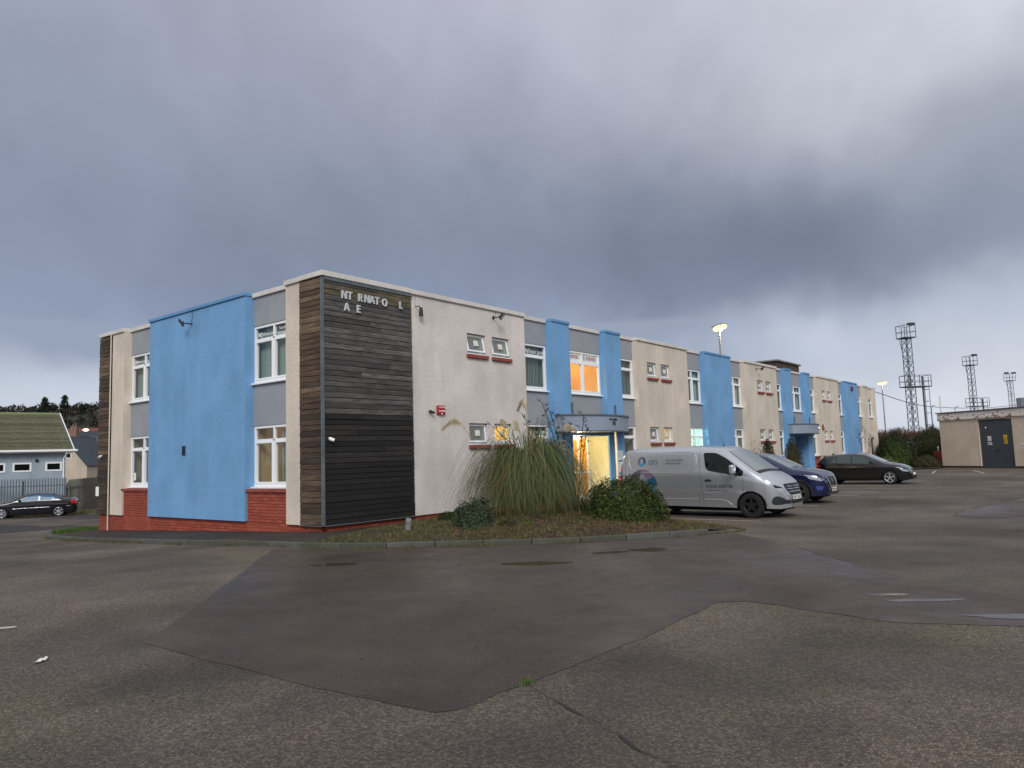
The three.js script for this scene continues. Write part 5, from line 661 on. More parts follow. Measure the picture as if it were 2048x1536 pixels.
// ---- evergreen mounds and small plants of the bed
rs(41);
shrub('round_shrub', 'broad rounded dark green shrub at the kerb end beside the silver van', [4.38, 5.2], [1.02, 1.12, 1.02], 17000, 0.055, greens.bush, { lump: 0.45, freq: 2.6, low: -0.25, base: 0.06 });
shrub('low_shrub', 'small dark green shrub squeezed between the pampas grass and the broad rounded shrub', [4.95, 4.15], [0.55, 0.85, 0.5], 4200, 0.055, greens.bush, { lump: 0.4, base: 0.1 });
shrub('juniper', 'blue-green juniper sprawling at the foot of the pampas grass', [1.75, 2.95], [0.5, 0.66, 0.5], 7000, 0.065, greens.jun, { lump: 0.9, freq: 3.4, asp: 0.4, base: 0.05 });
shrub('juniper', 'low blue-green juniper spreading next to the kerb below the pampas grass', [1.35, 3.35], [0.4, 0.26, 0.36], 2200, 0.045, greens.jun, { lump: 0.7, freq: 3, asp: 0.3, base: 0.05 });
shrub('box_ball', 'tiny clipped green ball plant in the mulch below the pampas grass', [2.2, 4.05], [0.15, 0.16, 0.15], 1300, 0.03, greens.fresh, { base: 0.5, lump: 0.2 });
shrub('box_ball', 'low bright green plant in the mulch beside the broad rounded shrub', [3.2, 4.75], [0.22, 0.17, 0.2], 1500, 0.032, greens.fresh, { base: 0.4, lump: 0.3 });
shrub('globe_shrub', 'small dark globe shrub against the foot of the white wall', [2.55, 1.35], [0.26, 0.26, 0.26], 2000, 0.035, greens.dark, { base: 0.4 });
shrub('ground_cover_shrub', 'low dark heather patch along the foot of the white wall', [3.3, 1.6], [0.75, 0.2, 0.45], 3600, 0.04, greens.dark, { base: 0.2, lump: 0.5 });
shrub('ground_cover_shrub', 'reddish low heather at the kerb below the broad rounded shrub', [3.85, 6.45], [0.5, 0.13, 0.25], 1500, 0.035, [...greens.brown, [0.05, 0.06, 0.02]], { base: 0.3, lump: 0.6 });
shrub('ground_cover_shrub', 'low dark cushion plant in the mulch by the kerb in front of the juniper', [1.9, 3.75], [0.34, 0.2, 0.3], 1700, 0.035, greens.dark, { base: 0.25, lump: 0.6 });
shrub('ground_cover_shrub', 'flat rusty heather cushion by the kerb in front of the pampas grass', [2.75, 5.3], [0.5, 0.14, 0.3], 1500, 0.03, [[0.14, 0.05, 0.03], [0.1, 0.06, 0.03], [0.06, 0.06, 0.02]], { base: 0.3, lump: 0.6 });
shrub('low_shrub', 'dark leafy shrub against the blue pilaster behind the pampas grass', [6.1, 2.1], [0.8, 0.75, 0.7], 3800, 0.06, greens.bush, { lump: 0.5, base: 0.15 });
// ---- standing stone
{ const s = new THREE.Shape([[-0.2, 0], [0.16, 0], [0.18, 0.1], [0.05, 0.24], [0.02, 0.36], [-0.1, 0.42], [-0.2, 0.34]].map(p => new THREE.Vector2(...p))); const g = new THREE.ExtrudeGeometry(s, { depth: 0.1, bevelEnabled: true, bevelSize: 0.015, bevelThickness: 0.02, bevelSegments: 1 }); g.rotateY(0.8); g.rotateZ(-0.12); const o = mesh('garden_stone', mUV(g.toNonIndexed()), std(hex('#76797b'), 0.9, { map: T.paint, bumpMap: T.render, bumpScale: 0.02 })); tag(o, 'jagged grey stone slab standing in the bed near the timber corner', 'stone'); o.position.set(0.75, 0.02, 1.85); o.scale.setScalar(0.85); }
// ---- litter of straw, dead leaves and grass in the bed, grass verges
function scatter(name, label, cat, n, place, make) { const t = new Tri(); let k = 0, guard = 0; while (k < n && guard++ < n * 30) { const q = place(); if (!q) continue; make(t, V3(...q)); k++; } const o = mesh(name, t.geo(), M.blade); return tag(o, label, cat, null, 'stuff'); }
const inPoly = (pts, x, z) => { let c = false; for (let i = 0, j = pts.length - 1; i < pts.length; j = i++) if ((pts[i][1] > z) !== (pts[j][1] > z) && x < (pts[j][0] - pts[i][0]) * (z - pts[i][1]) / (pts[j][1] - pts[i][1]) + pts[i][0]) c = !c; return c; };
const bedPoly = [...inner.slice(inner.findIndex(p => p[1] > 1.2)), [5.4, 6.8], [6.0, 5.4], [6.3, 2.4], [3.4, 0.3], [1.5, 0.45], [0.4, 0.86], [-0.6, 1.25]];
const bedY = (x, z) => H(x, z) + bedOff(x, z);
rs(51);
scatter('straw_litter', 'brown straw and dead leaves strewn over the planted bed', 'litter', 5200, () => { const x = rr(-1, 6), z = rr(0.4, 7.6); return inPoly(bedPoly, x, z) && (x + z > 4 || R() < 0.25) ? [x, bedY(x, z) + 0.012, z] : null; }, (t, p) => { const a = R() * 6.283, L = rr(0.05, 0.32), d = V3(Math.cos(a) * L, rr(-0.01, 0.05), Math.sin(a) * L); ribbon(t, [p, p.clone().addScaledVector(d, 0.5).add(V3(0, 0.012, 0)), p.clone().add(d)], rr(0.003, 0.008), pickC([[0.2, 0.11, 0.055], [0.27, 0.17, 0.09], [0.14, 0.06, 0.03], [0.22, 0.055, 0.03], [0.09, 0.05, 0.03]], 0.3), V3(0, 1, 0)); });
const tuft = (hmin, hmax, pal) => (t, p) => { for (let k = 0; k < 5; k++) { const a = R() * 6.283, h = rr(hmin, hmax), r = h * rr(0.2, 0.8), b = p.clone().add(V3(rr(-0.03, 0.03), 0, rr(-0.03, 0.03))); ribbon(t, [b, b.clone().add(V3(Math.cos(a) * r * 0.35, h * 0.65, Math.sin(a) * r * 0.35)), b.clone().add(V3(Math.cos(a) * r, h, Math.sin(a) * r))], rr(0.002, 0.004), pickC(pal, 0.3), V3(0, 1, 0)); } };
const gp = [[0.09, 0.10, 0.03], [0.12, 0.12, 0.04], [0.2, 0.15, 0.07], [0.07, 0.085, 0.024]];
scatter('rough_grass', 'short mossy grass in the bed between path and kerb', 'grass', 5200, () => { const x = rr(-1.6, 5.4), z = rr(0.4, 7.4); return inPoly(bedPoly, x, z) ? [x, bedY(x, z) - 0.01, z] : null; }, tuft(0.03, 0.08, gp));
scatter('rough_grass', 'grass tufts along the kerb end by the silver van', 'grass', 420, () => { const x = rr(3.4, 5.8), z = rr(5.6, 7.6); return inPoly(bedPoly, x, z) ? [x, bedY(x, z) - 0.01, z] : null; }, tuft(0.02, 0.08, [[0.05, 0.065, 0.02], [0.07, 0.075, 0.025], [0.12, 0.09, 0.045], [0.04, 0.055, 0.016]]));
scatter('kerb_weeds', 'small weeds growing in the joint along the kerb', 'weeds', 700, () => { const q = R(), p = kerbCurve.getPointAt(q), s = kerbCurve.getTangentAt(q); return fbm(q * 30, 0, 0, 7, 3) > 0.5 ? [p.x - s.z * rr(0, 0.05), H(p.x, p.z) + 0.003, p.z + s.x * rr(0, 0.05)] : null; }, tuft(0.015, 0.06, gp));
{ rs(58); scatter('crack_weeds', 'little clump of green weeds in the asphalt seam', 'weeds', 14, () => [rr(-6.1, -5.98), 0.004, rr(10.3, 10.42)], tuft(0.015, 0.045, [[0.07, 0.12, 0.03], [0.09, 0.14, 0.03]])); }
rs(59); { const e = [11.6, -39.2], d = V3(-0.868, 0, -0.496); 
  scatter('grass_verge', 'tussocky grass verge along the palisade fence behind the saloon', 'grass', 7000, () => { const s = rr(-12, 22), w = rr(0.2, 3.4), x = 9.2 + d.x * s + 0.496 * w, z = -35.6 + d.z * s - 0.868 * w; return [x, H(x, z), z]; }, tuft(0.08, 0.3, [[0.10, 0.12, 0.03], [0.14, 0.14, 0.04], [0.22, 0.17, 0.07], [0.08, 0.11, 0.025]])); }
scatter('grass_patch', 'green grass patch at the far foot of the timber-clad end', 'grass', 1600, () => { const x = rr(-0.6, 1.6), z = rr(-14.6, -12.3); return Math.hypot((x - 0.5) / 1.15, (z + 13.4) / 1.2) < 1 ? [x, H(x, z), z] : null; }, tuft(0.05, 0.16, [[0.07, 0.13, 0.025], [0.09, 0.15, 0.03], [0.05, 0.09, 0.02]]));
rs(60); scatter('leaf_litter', 'scattered wet leaf fragments and grit on the asphalt', 'litter', 420, () => { const x = rr(-9, 6), z = rr(2, 13); return inPoly(bedPoly, x, z) ? null : [x, H(x, z) + 0.011, z]; }, (t, p) => leaf(t, p, V3(rr(-0.2, 0.2), 1, rr(-0.2, 0.2)).normalize(), rr(0.012, 0.04), pickC([[0.04, 0.03, 0.02], [0.09, 0.06, 0.03], [0.2, 0.16, 0.1], [0.03, 0.028, 0.024], [0.12, 0.1, 0.07]], 0.3), 0.6));
// ---- planting along the facade by the second entrance and at the far end
rs(61);
for (const [x, z, h, r, l] of [[24.9, 1.15, 2.25, 0.6, 'slim brown-green columnar conifer on the near side of the second entrance'], [26.5, 1.75, 2.3, 0.75, 'fuller brown-green columnar conifer right beside the second entrance']]) { const c = shrub('columnar_conifer', l, [x, z], [r, h * 0.62, r], 5200, 0.075, greens.conif, { category: 'conifer', cone: 0.5, base: 0.62, lump: 0.5, low: -0.98, asp: 0.35, freq: 3.2 }); }
function twigBush(name, label, [x, z], h, r, n, pal, group, leaves = 0) {
  const th = thing(name, label, 'shrub', group); th.position.set(x, H(x, z), z); const tw = [], t = new Tri();
  for (let i = 0; i < n; i++) { const ph = R() * 6.283, q = Math.sqrt(R()), e = V3(Math.cos(ph) * r * q, h * rr(0.55, 1), Math.sin(ph) * r * q), m = e.clone().multiplyScalar(0.5).add(V3(rr(-0.1, 0.1), 0.1, rr(-0.1, 0.1))); tw.push(cyl([0, 0, 0], m, 0.012, 0.008, 4), cyl(m, e, 0.008, 0.003, 4)); for (let k = 0; k < 3; k++) { const b = m.clone().lerp(e, R()), f = b.clone().add(V3(rr(-0.25, 0.25), rr(0, 0.3), rr(-0.25, 0.25))); tw.push(cyl(b, f, 0.005, 0.002, 3)); for (let j = 0; j < leaves; j++) leaf(t, b.clone().lerp(f, R()), onSphere(-1), rr(0.05, 0.09), pickC(pal, 0.3), 0.6); } }
  mesh('twigs', mg(tw), M.bark, th); if (leaves) mesh('leaves', t.geo(), M.leaf, th); return th;
}
rs(65);
twigBush('bare_shrub', 'straggly climber with rust coloured leaves on the cream wall beside the first slim conifer', [23.6, 0.8], 2.1, 0.85, 26, greens.brown, null, 5);
twigBush('bare_shrub', 'thin leafless shrub against the wide blue panel', [21.0, 0.8], 1.9, 0.5, 18, greens.brown, null, 2);
flax('cordyline', 'spiky green plant with dark seed stalks behind the black hatchback', [42.4, 1.3], [[42.0, 2.4, 1.0], [42.9, 2.6, 0.9], [43.6, 2.7, 1.1], [44.2, 2.2, 1.4], [43.2, 2.3, 1.5]], 90, [[0.07, 0.09, 0.03], [0.10, 0.115, 0.045], [0.13, 0.12, 0.05], [0.05, 0.07, 0.022]]);
shrub('leafy_shrub', 'arching olive green shrub at the nose of the black hatchback', [44.5, 2.1], [1.3, 0.85, 0.9], 3600, 0.14, [[0.10, 0.12, 0.035], [0.07, 0.085, 0.025], [0.14, 0.14, 0.05]], { asp: 0.25, lump: 0.5, base: 0.15 });
shrub('yew_shrub', 'tall dark evergreen shrub at the far end of the building', [51.5, 1.25], [1.75, 2.2, 1.5], 10000, 0.11, greens.dark, { lump: 0.35, base: 0.35 });
shrub('conical_shrub', 'lighter green pointed shrub in front of the tall dark evergreen', [48.6, 1.9], [0.95, 1.25, 0.95], 7000, 0.11, [[0.045, 0.07, 0.016], [0.06, 0.09, 0.02], [0.03, 0.05, 0.012]], { cone: 0.35, base: 0.5, lump: 0.9, freq: 3, low: -0.9 });
shrub('yew_shrub', 'big dark evergreen shrub with a pointed top beside the warehouse corner', [57.5, 2.5], [1.7, 2.35, 1.6], 10000, 0.11, greens.dark, { lump: 0.45, base: 0.35 });
shrub('clipped_hedge', 'low wide dark hedge in front of the warehouse corner', [52.3, 3.1], [1.9, 0.85, 1.3], 9000, 0.09, [...greens.dark, ...greens.brown.slice(0, 2)], { lump: 0.2, base: 0.15 });
// ================================================================ things on the walls
M.lampGlow = std(0x000000, 1, { emissive: col(1, 0.66, 0.3), emissiveIntensity: 8 });
function onWall(o, s, x, y, z) { if (s === 'L') { o.position.set(-z, y, x); o.rotation.y = -Math.PI / 2; } else o.position.set(x, y, z); return o; }
function floodlight(s, x, y, label, turn) { const f = thing('floodlight', label, 'floodlight', 'floodlights on the walls'); onWall(f, s, x, y, -0.03); const h = sub('lamp_head', f); h.position.set(0, 0, 0.34); h.rotation.set(0.65, turn, 0, 'YXZ'); mesh('housing', new RoundedBoxGeometry(0.26, 0.2, 0.06, 2, 0.012), M.black, h); mesh('lens', rbx(-0.105, 0.105, -0.08, 0.08, 0.028, 0.034), std(hex('#a8a79c'), 0.3), h); mesh('bracket', [cyl([0, 0, 0.02], [0, 0, 0.3], 0.016), cyl([-0.06, 0.02, 0.3], [0.06, 0.02, 0.3], 0.014), rbx(-0.04, 0.04, -0.04, 0.06, 0.002, 0.03)], M.black, f); mesh('cable', new THREE.TubeGeometry(new THREE.CatmullRomCurve3([V3(0.02, 0.05, 0.06), V3(0.06, 0.16, 0.05), V3(0.03, 0.28, 0.045), V3(0.06, 0.36, 0.05)]), 12, 0.005, 4), M.black, f); return f; }
floodlight('L', -5.85, 5.6, 'black floodlight on the wide blue panel of the short facade', -0.5); floodlight('R', 6.15, 5.72, 'black floodlight high on the white wall above the toilet windows', 0.5); floodlight('R', 27.2, 5.7, 'black floodlight on the second cream panel of the long facade', 0.6);
function camera360(s, x, y, z, mat, label, dir) { const f = thing('security_camera', label, 'camera'); onWall(f, s, x, y, z); const b = mesh('housing', mg([cyl([0, 0, 0], dir, 0.036, 0.04, 12), new THREE.SphereGeometry(0.045, 12, 8)]), mat, f); mesh('lens', new THREE.SphereGeometry(0.022, 10, 8).translate(dir[0] * 1.05, dir[1] * 1.05, dir[2] * 1.05), M.black, f); mesh('bracket', cyl([0, 0.02, -0.06], [0, 0, 0.01], 0.03), mat, f); }
camera360('R', 0.17, 2.16, 0.07, M.white, 'white dome camera on the dark boards of the timber corner', [0.05, -0.03, 0.06]); camera360('L', -11.4, 2.05, 0.07, M.white, 'white dome camera on the far timber strip of the short facade', [0.05, -0.03, 0.06]); camera360('R', 3.42, 2.87, 0.04, M.black, 'black bullet camera beside the red alarm box', [0.06, -0.03, 0.06]);
{ const f = thing('wall_lantern', 'black downlight hanging from a bracket at the top of the white wall', 'wall lamp'); f.position.set(3.05, 5.5, -0.03); mesh('shade', [cyl([0.02, -0.14, 0.13], [0.02, 0.08, 0.13], 0.06, 0.045, 12)], M.black, f); mesh('bracket', [cyl([-0.06, 0.12, 0], [-0.06, 0.12, 0.12], 0.012), cyl([-0.06, 0.12, 0.12], [0.02, 0.08, 0.13], 0.014)], M.black, f); mesh('cable', cyl([-0.07, 0.12, 0.01], [-0.075, 0.44, 0.01], 0.004, 0.004, 4), M.black, f); }
{ const f = thing('alarm_box', 'red alarm box with white lettering on the white wall', 'alarm box'); f.position.set(3.82, 2.93, -0.03); mesh('box', new RoundedBoxGeometry(0.3, 0.25, 0.08, 3, 0.035).translate(0, 0, 0.042), phys(hex('#a3161f'), 0.35, { clearcoat: 0.5 }), f); mesh('lettering', [text('SCOTTISH', 0.036, 0.003).translate(-0.11, 0.05, 0.083), text('ALARMS', 0.044, 0.003).translate(-0.11, -0.05, 0.083)], M.white, f); mesh('strobe', rbx(-0.03, 0.03, -0.12, -0.09, 0.06, 0.09), M.white, f); }
{ const f = thing('alarm_box', 'small red alarm bell between the second canopy and its toilet windows', 'alarm box'); f.position.set(38.0, 2.72, -0.03); mesh('bell', [new THREE.SphereGeometry(0.1, 12, 8).scale(1, 1, 0.7).translate(0, 0, 0.06), rbx(-0.08, 0.08, 0.08, 0.26, 0, 0.07)], phys(hex('#7d2a24'), 0.5), f); }
{ const f = thing('alarm_box', 'dark red box high on the farthest blue panel', 'alarm box'); f.position.set(45.4, 5.6, 0); mesh('box', new RoundedBoxGeometry(0.34, 0.3, 0.1, 2, 0.03).translate(0, 0, 0.05), phys(hex('#5d2726'), 0.5), f); }
{ const f = thing('air_vent', 'small louvred vent in the wide blue panel', 'vent'); onWall(f, 'L', -6.2, 2.09, 0); mesh('frame', [rbx(-0.11, 0.11, -0.14, -0.12, 0, 0.02), rbx(-0.11, 0.11, 0.12, 0.16, 0, 0.025), rbx(-0.11, -0.09, -0.12, 0.12, 0, 0.02), rbx(0.09, 0.11, -0.12, 0.12, 0, 0.02)], M.bluetrim, f); for (let i = 0; i < 6; i++) { const l = mesh('louvre', bx(-0.09, 0.09, -0.004, 0.004, 0, 0.035), M.dark, f); l.position.set(0, -0.1 + i * 0.04, 0.0); l.rotation.x = 0.6; } mesh('duct', bx(-0.088, 0.088, -0.118, 0.118, 0.001, 0.004), M.black, f); }
{ const f = thing('notice_box', 'small white notice box low on the far timber strip', 'sign'); onWall(f, 'L', -11.62, 0.94, 0.03); mesh('box', rbx(-0.1, 0.1, -0.15, 0.15, 0, 0.03), M.white, f); }
{ const f = thing('wall_sign', 'white sign with letters ITC on the blue pilaster by the lit entrance', 'sign'); f.position.set(9.4, 1.92, 0); mesh('plate', new RoundedBoxGeometry(0.44, 0.36, 0.03, 2, 0.014).translate(0, 0, 0.016), M.white, f); mesh('letters', text('ITC', 0.17, 0.004).translate(-0.19, -0.06, 0.032), M.black, f); mesh('border', [bx(-0.2, 0.2, 0.145, 0.155, 0.031, 0.033), bx(-0.2, 0.2, -0.155, -0.145, 0.031, 0.033)], M.black, f); mesh('tab', rbx(-0.12, 0.12, -0.29, -0.21, 0, 0.02), std(hex('#b9c4cb'), 0.6), f); }
for (const [y, l] of [[1.545, 'upper white notice board on the blue pilaster right of the lit entrance'], [1.115, 'lower white notice board on the blue pilaster right of the lit entrance']]) { const f = thing('notice_board', l, 'sign'); f.position.set(13.07, y, 0); mesh('board', rbx(-0.18, 0.18, -0.175, 0.175, 0.001, 0.02), std(hex('#ccd2dc'), 0.5), f); mesh('print', [bx(-0.12, 0.1, 0.05, 0.06, 0.021, 0.022), bx(-0.12, 0.06, 0.0, 0.008, 0.021, 0.022), bx(-0.12, 0.09, -0.05, -0.042, 0.021, 0.022)], std(hex('#98a4b2'), 0.6), f); }
{ const f = thing('canopy_post', 'slim pale post under the canopy of the lit entrance', 'post'); f.position.set(12.02, -0.16, 0.48); mesh('pole', cyl([0, 0, 0], [0, 2.54, 0], 0.045, 0.045, 12), std(hex('#c9c0b2'), 0.6), f); mesh('base_plate', rbx(-0.09, 0.09, 0, 0.02, -0.09, 0.09), M.steel, f); }
{ const f = thing('traffic_cone', 'red traffic cone standing by the post of the lit entrance', 'traffic cone'); f.position.set(11.82, -0.13, 0.72); mesh('cone', new THREE.LatheGeometry([[0.15, 0.03], [0.12, 0.16], [0.085, 0.42], [0.05, 0.72], [0.035, 0.94], [0, 0.95]].map(p => new THREE.Vector2(...p)), 18), std(hex('#c5281c'), 0.5), f); mesh('foot', new RoundedBoxGeometry(0.38, 0.035, 0.38, 2, 0.015).translate(0, 0.02, 0), M.black, f); }
// lit bulkhead lamps
function bulkhead(x, y, z, label, cd) { const f = thing('bulkhead_lamp', label, 'lamp'); f.position.set(x, y, z); mesh('diffuser', new THREE.SphereGeometry(0.1, 16, 10).scale(1.25, 0.7, 0.9), M.lampGlow, f); mesh('backplate', rbx(-0.14, 0.14, 0.075, 0.1, -0.1, 0.1), M.fascia, f); const l = new THREE.PointLight(col(1, 0.78, 0.46), cd, 0, 2); l.position.set(0, -0.02, 0.0); l.castShadow = true; l.shadow.radius = 4; f.add(l); return f; }
bulkhead(10.5, 2.18, -0.14, 'glowing bulkhead lamp over the glazed door of the lit entrance', 8);
{ const f = thing('canopy_spotlight', 'glowing spotlight fixed to the front of the second canopy', 'lamp'); f.position.set(35.3, 2.72, 0.5); mesh('bulb', new THREE.SphereGeometry(0.07, 12, 8).scale(0.8, 1.3, 0.8), M.lampGlow, f); mesh('arm', [cyl([-0.3, 0.05, 0.12], [0, 0.05, 0.02], 0.03), cyl([-0.02, -0.05, -0.3], [0, 0, 0], 0.02)], M.black, f); const l = new THREE.PointLight(col(1, 0.75, 0.4), 1.2, 0, 2); l.castShadow = true; f.add(l); }

// ================================================================ distance, right: warehouse, masts, lamp columns, trees
{
  const w = thing('warehouse', 'low cream warehouse with peeling white fascia and dark grey steel doors', 'building'); w.position.set(52.1, -0.22, 4.23); w.rotation.y = Math.atan2(-0.82, -0.572); // local x runs along the front, local z points to the yard
  const wl = std(hex('#dccbb6'), 0.92, { map: T.mottle, bumpMap: T.render, bumpScale: 0.006 }), L = 16;
  const zf = -1; mesh('wall', [bx(0, 3.2, 0.12, 3.5, -0.25, 0), bx(5.75, L, 0.12, 3.5, -0.25, 0), bx(3.2, 5.75, 3.32, 3.5, -0.25, 0), bx(0, 0.25, 0.12, 3.5, -14, -0.25), bx(L - 0.25, L, 0.12, 3.5, -14, -0.25), bx(0, L, 0.12, 3.5, -14.25, -14)], wl, w); mesh('plinth', [bx(0.03, 3.17, -0.3, 0.118, -0.25, -0.04), bx(5.78, L, -0.3, 0.118, -0.25, -0.04)], M.dark, w);
  T.peel = dtex(512, (u, v) => { const a = fbm(u * 16, v * 10, 16, 141, 4), k = a > 0.66 ? 1 : 0, s = 214 + (fbm(u * 12, v * 40, 12, 144, 3) - 0.5) * 50; return k ? [104 + 40 * fbm(u * 60, v * 60, 60, 146, 2), 78, 66] : [s, s - 6, s - 14]; }, true); T.peel.repeat.set(0.25, 0.9);
  const pm = std(0xffffff, 0.85, { map: T.peel }); for (let i = 0; i < 3; i++) mesh('fascia_board', rbx(-0.08, L + 0.05, 3.42 + i * 0.17, 3.42 + i * 0.17 + 0.163, 0.003, 0.1 - 0.01 * i, 0.008), pm, w);
  mesh('roof', [rbx(-0.15, L + 0.1, 3.94, 4.02, -14.4, 0.16, 0.01)], std(hex('#6e6468'), 0.9), w); mesh('lean_to_roof', (() => { const s = new THREE.Shape([[6.2, 4.02], [9.6, 4.75], [14, 4.75], [14, 4.02]].map(p => new THREE.Vector2(...p))); return mUV(new THREE.ExtrudeGeometry(s, { depth: 4, bevelEnabled: false }).translate(0, 0, -9).toNonIndexed()); })(), M.dark, w);
  mesh('roof_vent', rbx(4.1, 4.5, 4.02, 4.75, -3, -2.6), M.steel, w); mesh('flue', cyl([0.05, 3.9, -0.2], [0.05, 5.3, -0.2], 0.04), M.fascia, w);
  const dm = std(hex('#4b5058'), 0.55, { map: T.paint }); for (const [a, b] of [[3.22, 4.47], [4.48, 5.73]]) { const d = sub('steel_door', w); mesh('door_leaf', rbx(a, b, 0.02, 2.42, -0.14, -0.1), dm, d); mesh('handle', rbx(a < 4 ? b - 0.12 : a + 0.08, a < 4 ? b - 0.08 : a + 0.12, 1.1, 1.3, -0.1, -0.06), M.black, d); } mesh('door_top_panel', rbx(3.22, 5.73, 2.43, 3.31, -0.14, -0.1), dm, w); mesh('door_lamp', new THREE.SphereGeometry(0.05, 10, 8).translate(3.72, 2.75, -0.08), M.white, w);
  const sign = (n, l, x, y, sw, sh, mats, z = -0.095) => { const g = thing(n, l, 'sign'); g.position.copy(V3(x, y, z).applyAxisAngle(V3(0, 1, 0), w.rotation.y).add(w.position)); g.rotation.y = w.rotation.y; mesh('plate', rbx(-sw / 2, sw / 2, -sh / 2, sh / 2, 0, 0.012), mats[0], g); mesh('print', mats[2](sw, sh), mats[1], g); };
  const yel = std(hex('#e3b414'), 0.5), rd = std(hex('#a8394a'), 0.6), ring = (a, b) => new THREE.RingGeometry(0.07, 0.105, 20).translate(0, 0.0, 0.014), bars = (a, b) => mg([bx(-a * 0.36, a * 0.36, 0.02, 0.05, 0.0125, 0.014), bx(-a * 0.36, a * 0.3, -0.05, -0.02, 0.0125, 0.014)]), tri = (a, b) => { const s = new THREE.Shape([[-0.12, -0.09], [0.12, -0.09], [0, 0.12]].map(p => new THREE.Vector2(...p))); s.holes.push(new THREE.Path([[-0.07, -0.06], [0, 0.065], [0.07, -0.06]].map(p => new THREE.Vector2(...p)))); return new THREE.ShapeGeometry(s).translate(0, 0, 0.014); };
  sign('warning_sign', 'white prohibition sign with red ring on the grey steel door', 3.93, 2.0, 0.27, 0.3, [M.white, rd, ring]); sign('warning_sign', 'white rectangular notice below the prohibition sign', 3.94, 1.66, 0.32, 0.2, [std(hex('#cfd2d6'), 0.5), M.dark, bars]); sign('warning_sign', 'yellow warning triangle sign on the grey steel door', 5.12, 2.05, 0.27, 0.32, [yel, M.black, tri]); sign('warning_sign', 'yellow text notice below the warning triangle', 5.14, 1.73, 0.25, 0.22, [yel, M.black, bars]); sign('wall_notice', 'white notice with dark print on the cream warehouse wall', 6.62, 1.45, 0.6, 0.38, [std(hex('#d6d0d2'), 0.5), M.dark, bars], 0.002);
  const cab = thing('utility_cabinet', 'tall red cabinet at the corner of the warehouse', 'cabinet'); cab.position.set(55.2, -0.2, 3.55); mesh('body', rbx(-0.35, 0.35, 0, 1.15, -0.3, 0.3, 0.02), std(hex('#8d2c20'), 0.6), cab); mesh('top_lamp', [new THREE.SphereGeometry(0.07, 10, 8).translate(-0.1, 1.45, 0), new THREE.SphereGeometry(0.06, 10, 8).translate(-0.1, 1.28, 0), cyl([-0.1, 1.15, 0], [-0.1, 1.4, 0], 0.02)], M.white, cab);
  const hut = thing('site_hut', 'small blue-grey hut seen between the evergreen shrubs', 'hut'); hut.position.set(74, -0.25, -2.4); hut.rotation.y = 0.7; mesh('wall', bx(-1.1, 1.1, 0, 1.9, -1, 1), std(hex('#5c6a74'), 0.8), hut); mesh('roof', rbx(-1.2, 1.2, 1.9, 2.02, -1.1, 1.1), std(hex('#8a98a0'), 0.7), hut); mesh('window', bx(-0.6, 0.6, 0.8, 1.5, 1.0, 1.02), M.black, hut);
}
// lattice masts
M.lattice = std(hex('#59626b'), 0.7, { metalness: 0.4 });
function mast(x, z, top, plat, sc, label, lampSide) {
  const m = thing('lattice_mast', label, 'mast', 'lattice floodlight masts'); const y0 = -0.3; m.position.set(x, y0, z); m.rotation.y = -0.72; const h = top - y0, w = t => (0.54 - 0.05 * t) * sc, leg = [], br = [], hp = h - 2.9;
  for (const [sx, sz] of [[1, 1], [1, -1], [-1, -1], [-1, 1]]) mesh('leg', beam([sx * w(0), 0, sz * w(0)], [sx * w(1), hp, sz * w(1)], 0.085), M.lattice, m);
  const n = Math.round(hp / 1.25); for (let i = 0; i < n; i++) { const a = i / n, b = (i + 1) / n, wa = w(a), wb = w(b), ya = a * hp, yb = b * hp; for (const q of [0, 1, 2, 3]) { const c = (u, v, y) => q === 0 ? [u, y, v] : q === 1 ? [v, y, -u] : q === 2 ? [-u, y, -v] : [-v, y, u]; br.push(beam(c(-wa, wa, ya), c(wb, wb, yb), 0.04), beam(c(wa, wa, ya), c(-wb, wb, yb), 0.04)); if (i % 3 === 0) br.push(beam(c(-wa, wa, ya), c(wa, wa, ya), 0.06)); } } mesh('bracing', mg(br), M.lattice, m);
  const deck = (y, x0, x1, z0, z1, rh, nm) => { const d = sub(nm, m), r = []; mesh('deck', bx(x0, x1, y, y + 0.16, z0, z1), M.lattice, d); for (const k of [0.5, 1]) for (const [a, b] of [[[x0, z0], [x1, z0]], [[x1, z0], [x1, z1]], [[x1, z1], [x0, z1]], [[x0, z1], [x0, z0]]]) r.push(beam([a[0], y + rh * k, a[1]], [b[0], y + rh * k, b[1]], 0.07)); for (const [a, b] of [[x0, z0], [x1, z0], [x1, z1], [x0, z1], [(x0 + x1) / 2, z0], [(x0 + x1) / 2, z1]]) r.push(beam([a, y, b], [a, y + rh, b], 0.08)); mesh('railing', mg(r), M.lattice, d); return d; };
  deck(hp, -1.0, 1.0, -1.0, 1.0, 2.1, 'top_platform'); deck(plat - y0, -1.1, 3.1, -1.0, 1.0, 1.9, 'lower_platform');
  const lm = sub('lamp_bank', m); for (const s of lampSide) mesh('lamp_head', new RoundedBoxGeometry(1.1, 0.4, 0.7, 2, 0.08).translate(s * 0.95, hp + 2.35, 0.3), M.dark, lm);
  const sm = []; for (const [a, b, t] of [[1.9, 0.5, 0.2], [3.0, 0.5, 0.06], [3.0, -0.5, 0.06]]) sm.push(beam([a, 0, b], [a, plat - y0 + 1.7, b], t)); for (let y = 1; y < plat - y0; y += 1.9) sm.push(beam([1.9, y, 0.5], [3.0, y, 0.5], 0.06), beam([3, y, 0.5], [3, y, -0.5], 0.06)); mesh('side_mast', mg(sm), M.lattice, m); mesh('stay', beam([-1.3, hp, 0], [-0.75, hp - 3.2, 0], 0.07), M.lattice, m); return m;
}
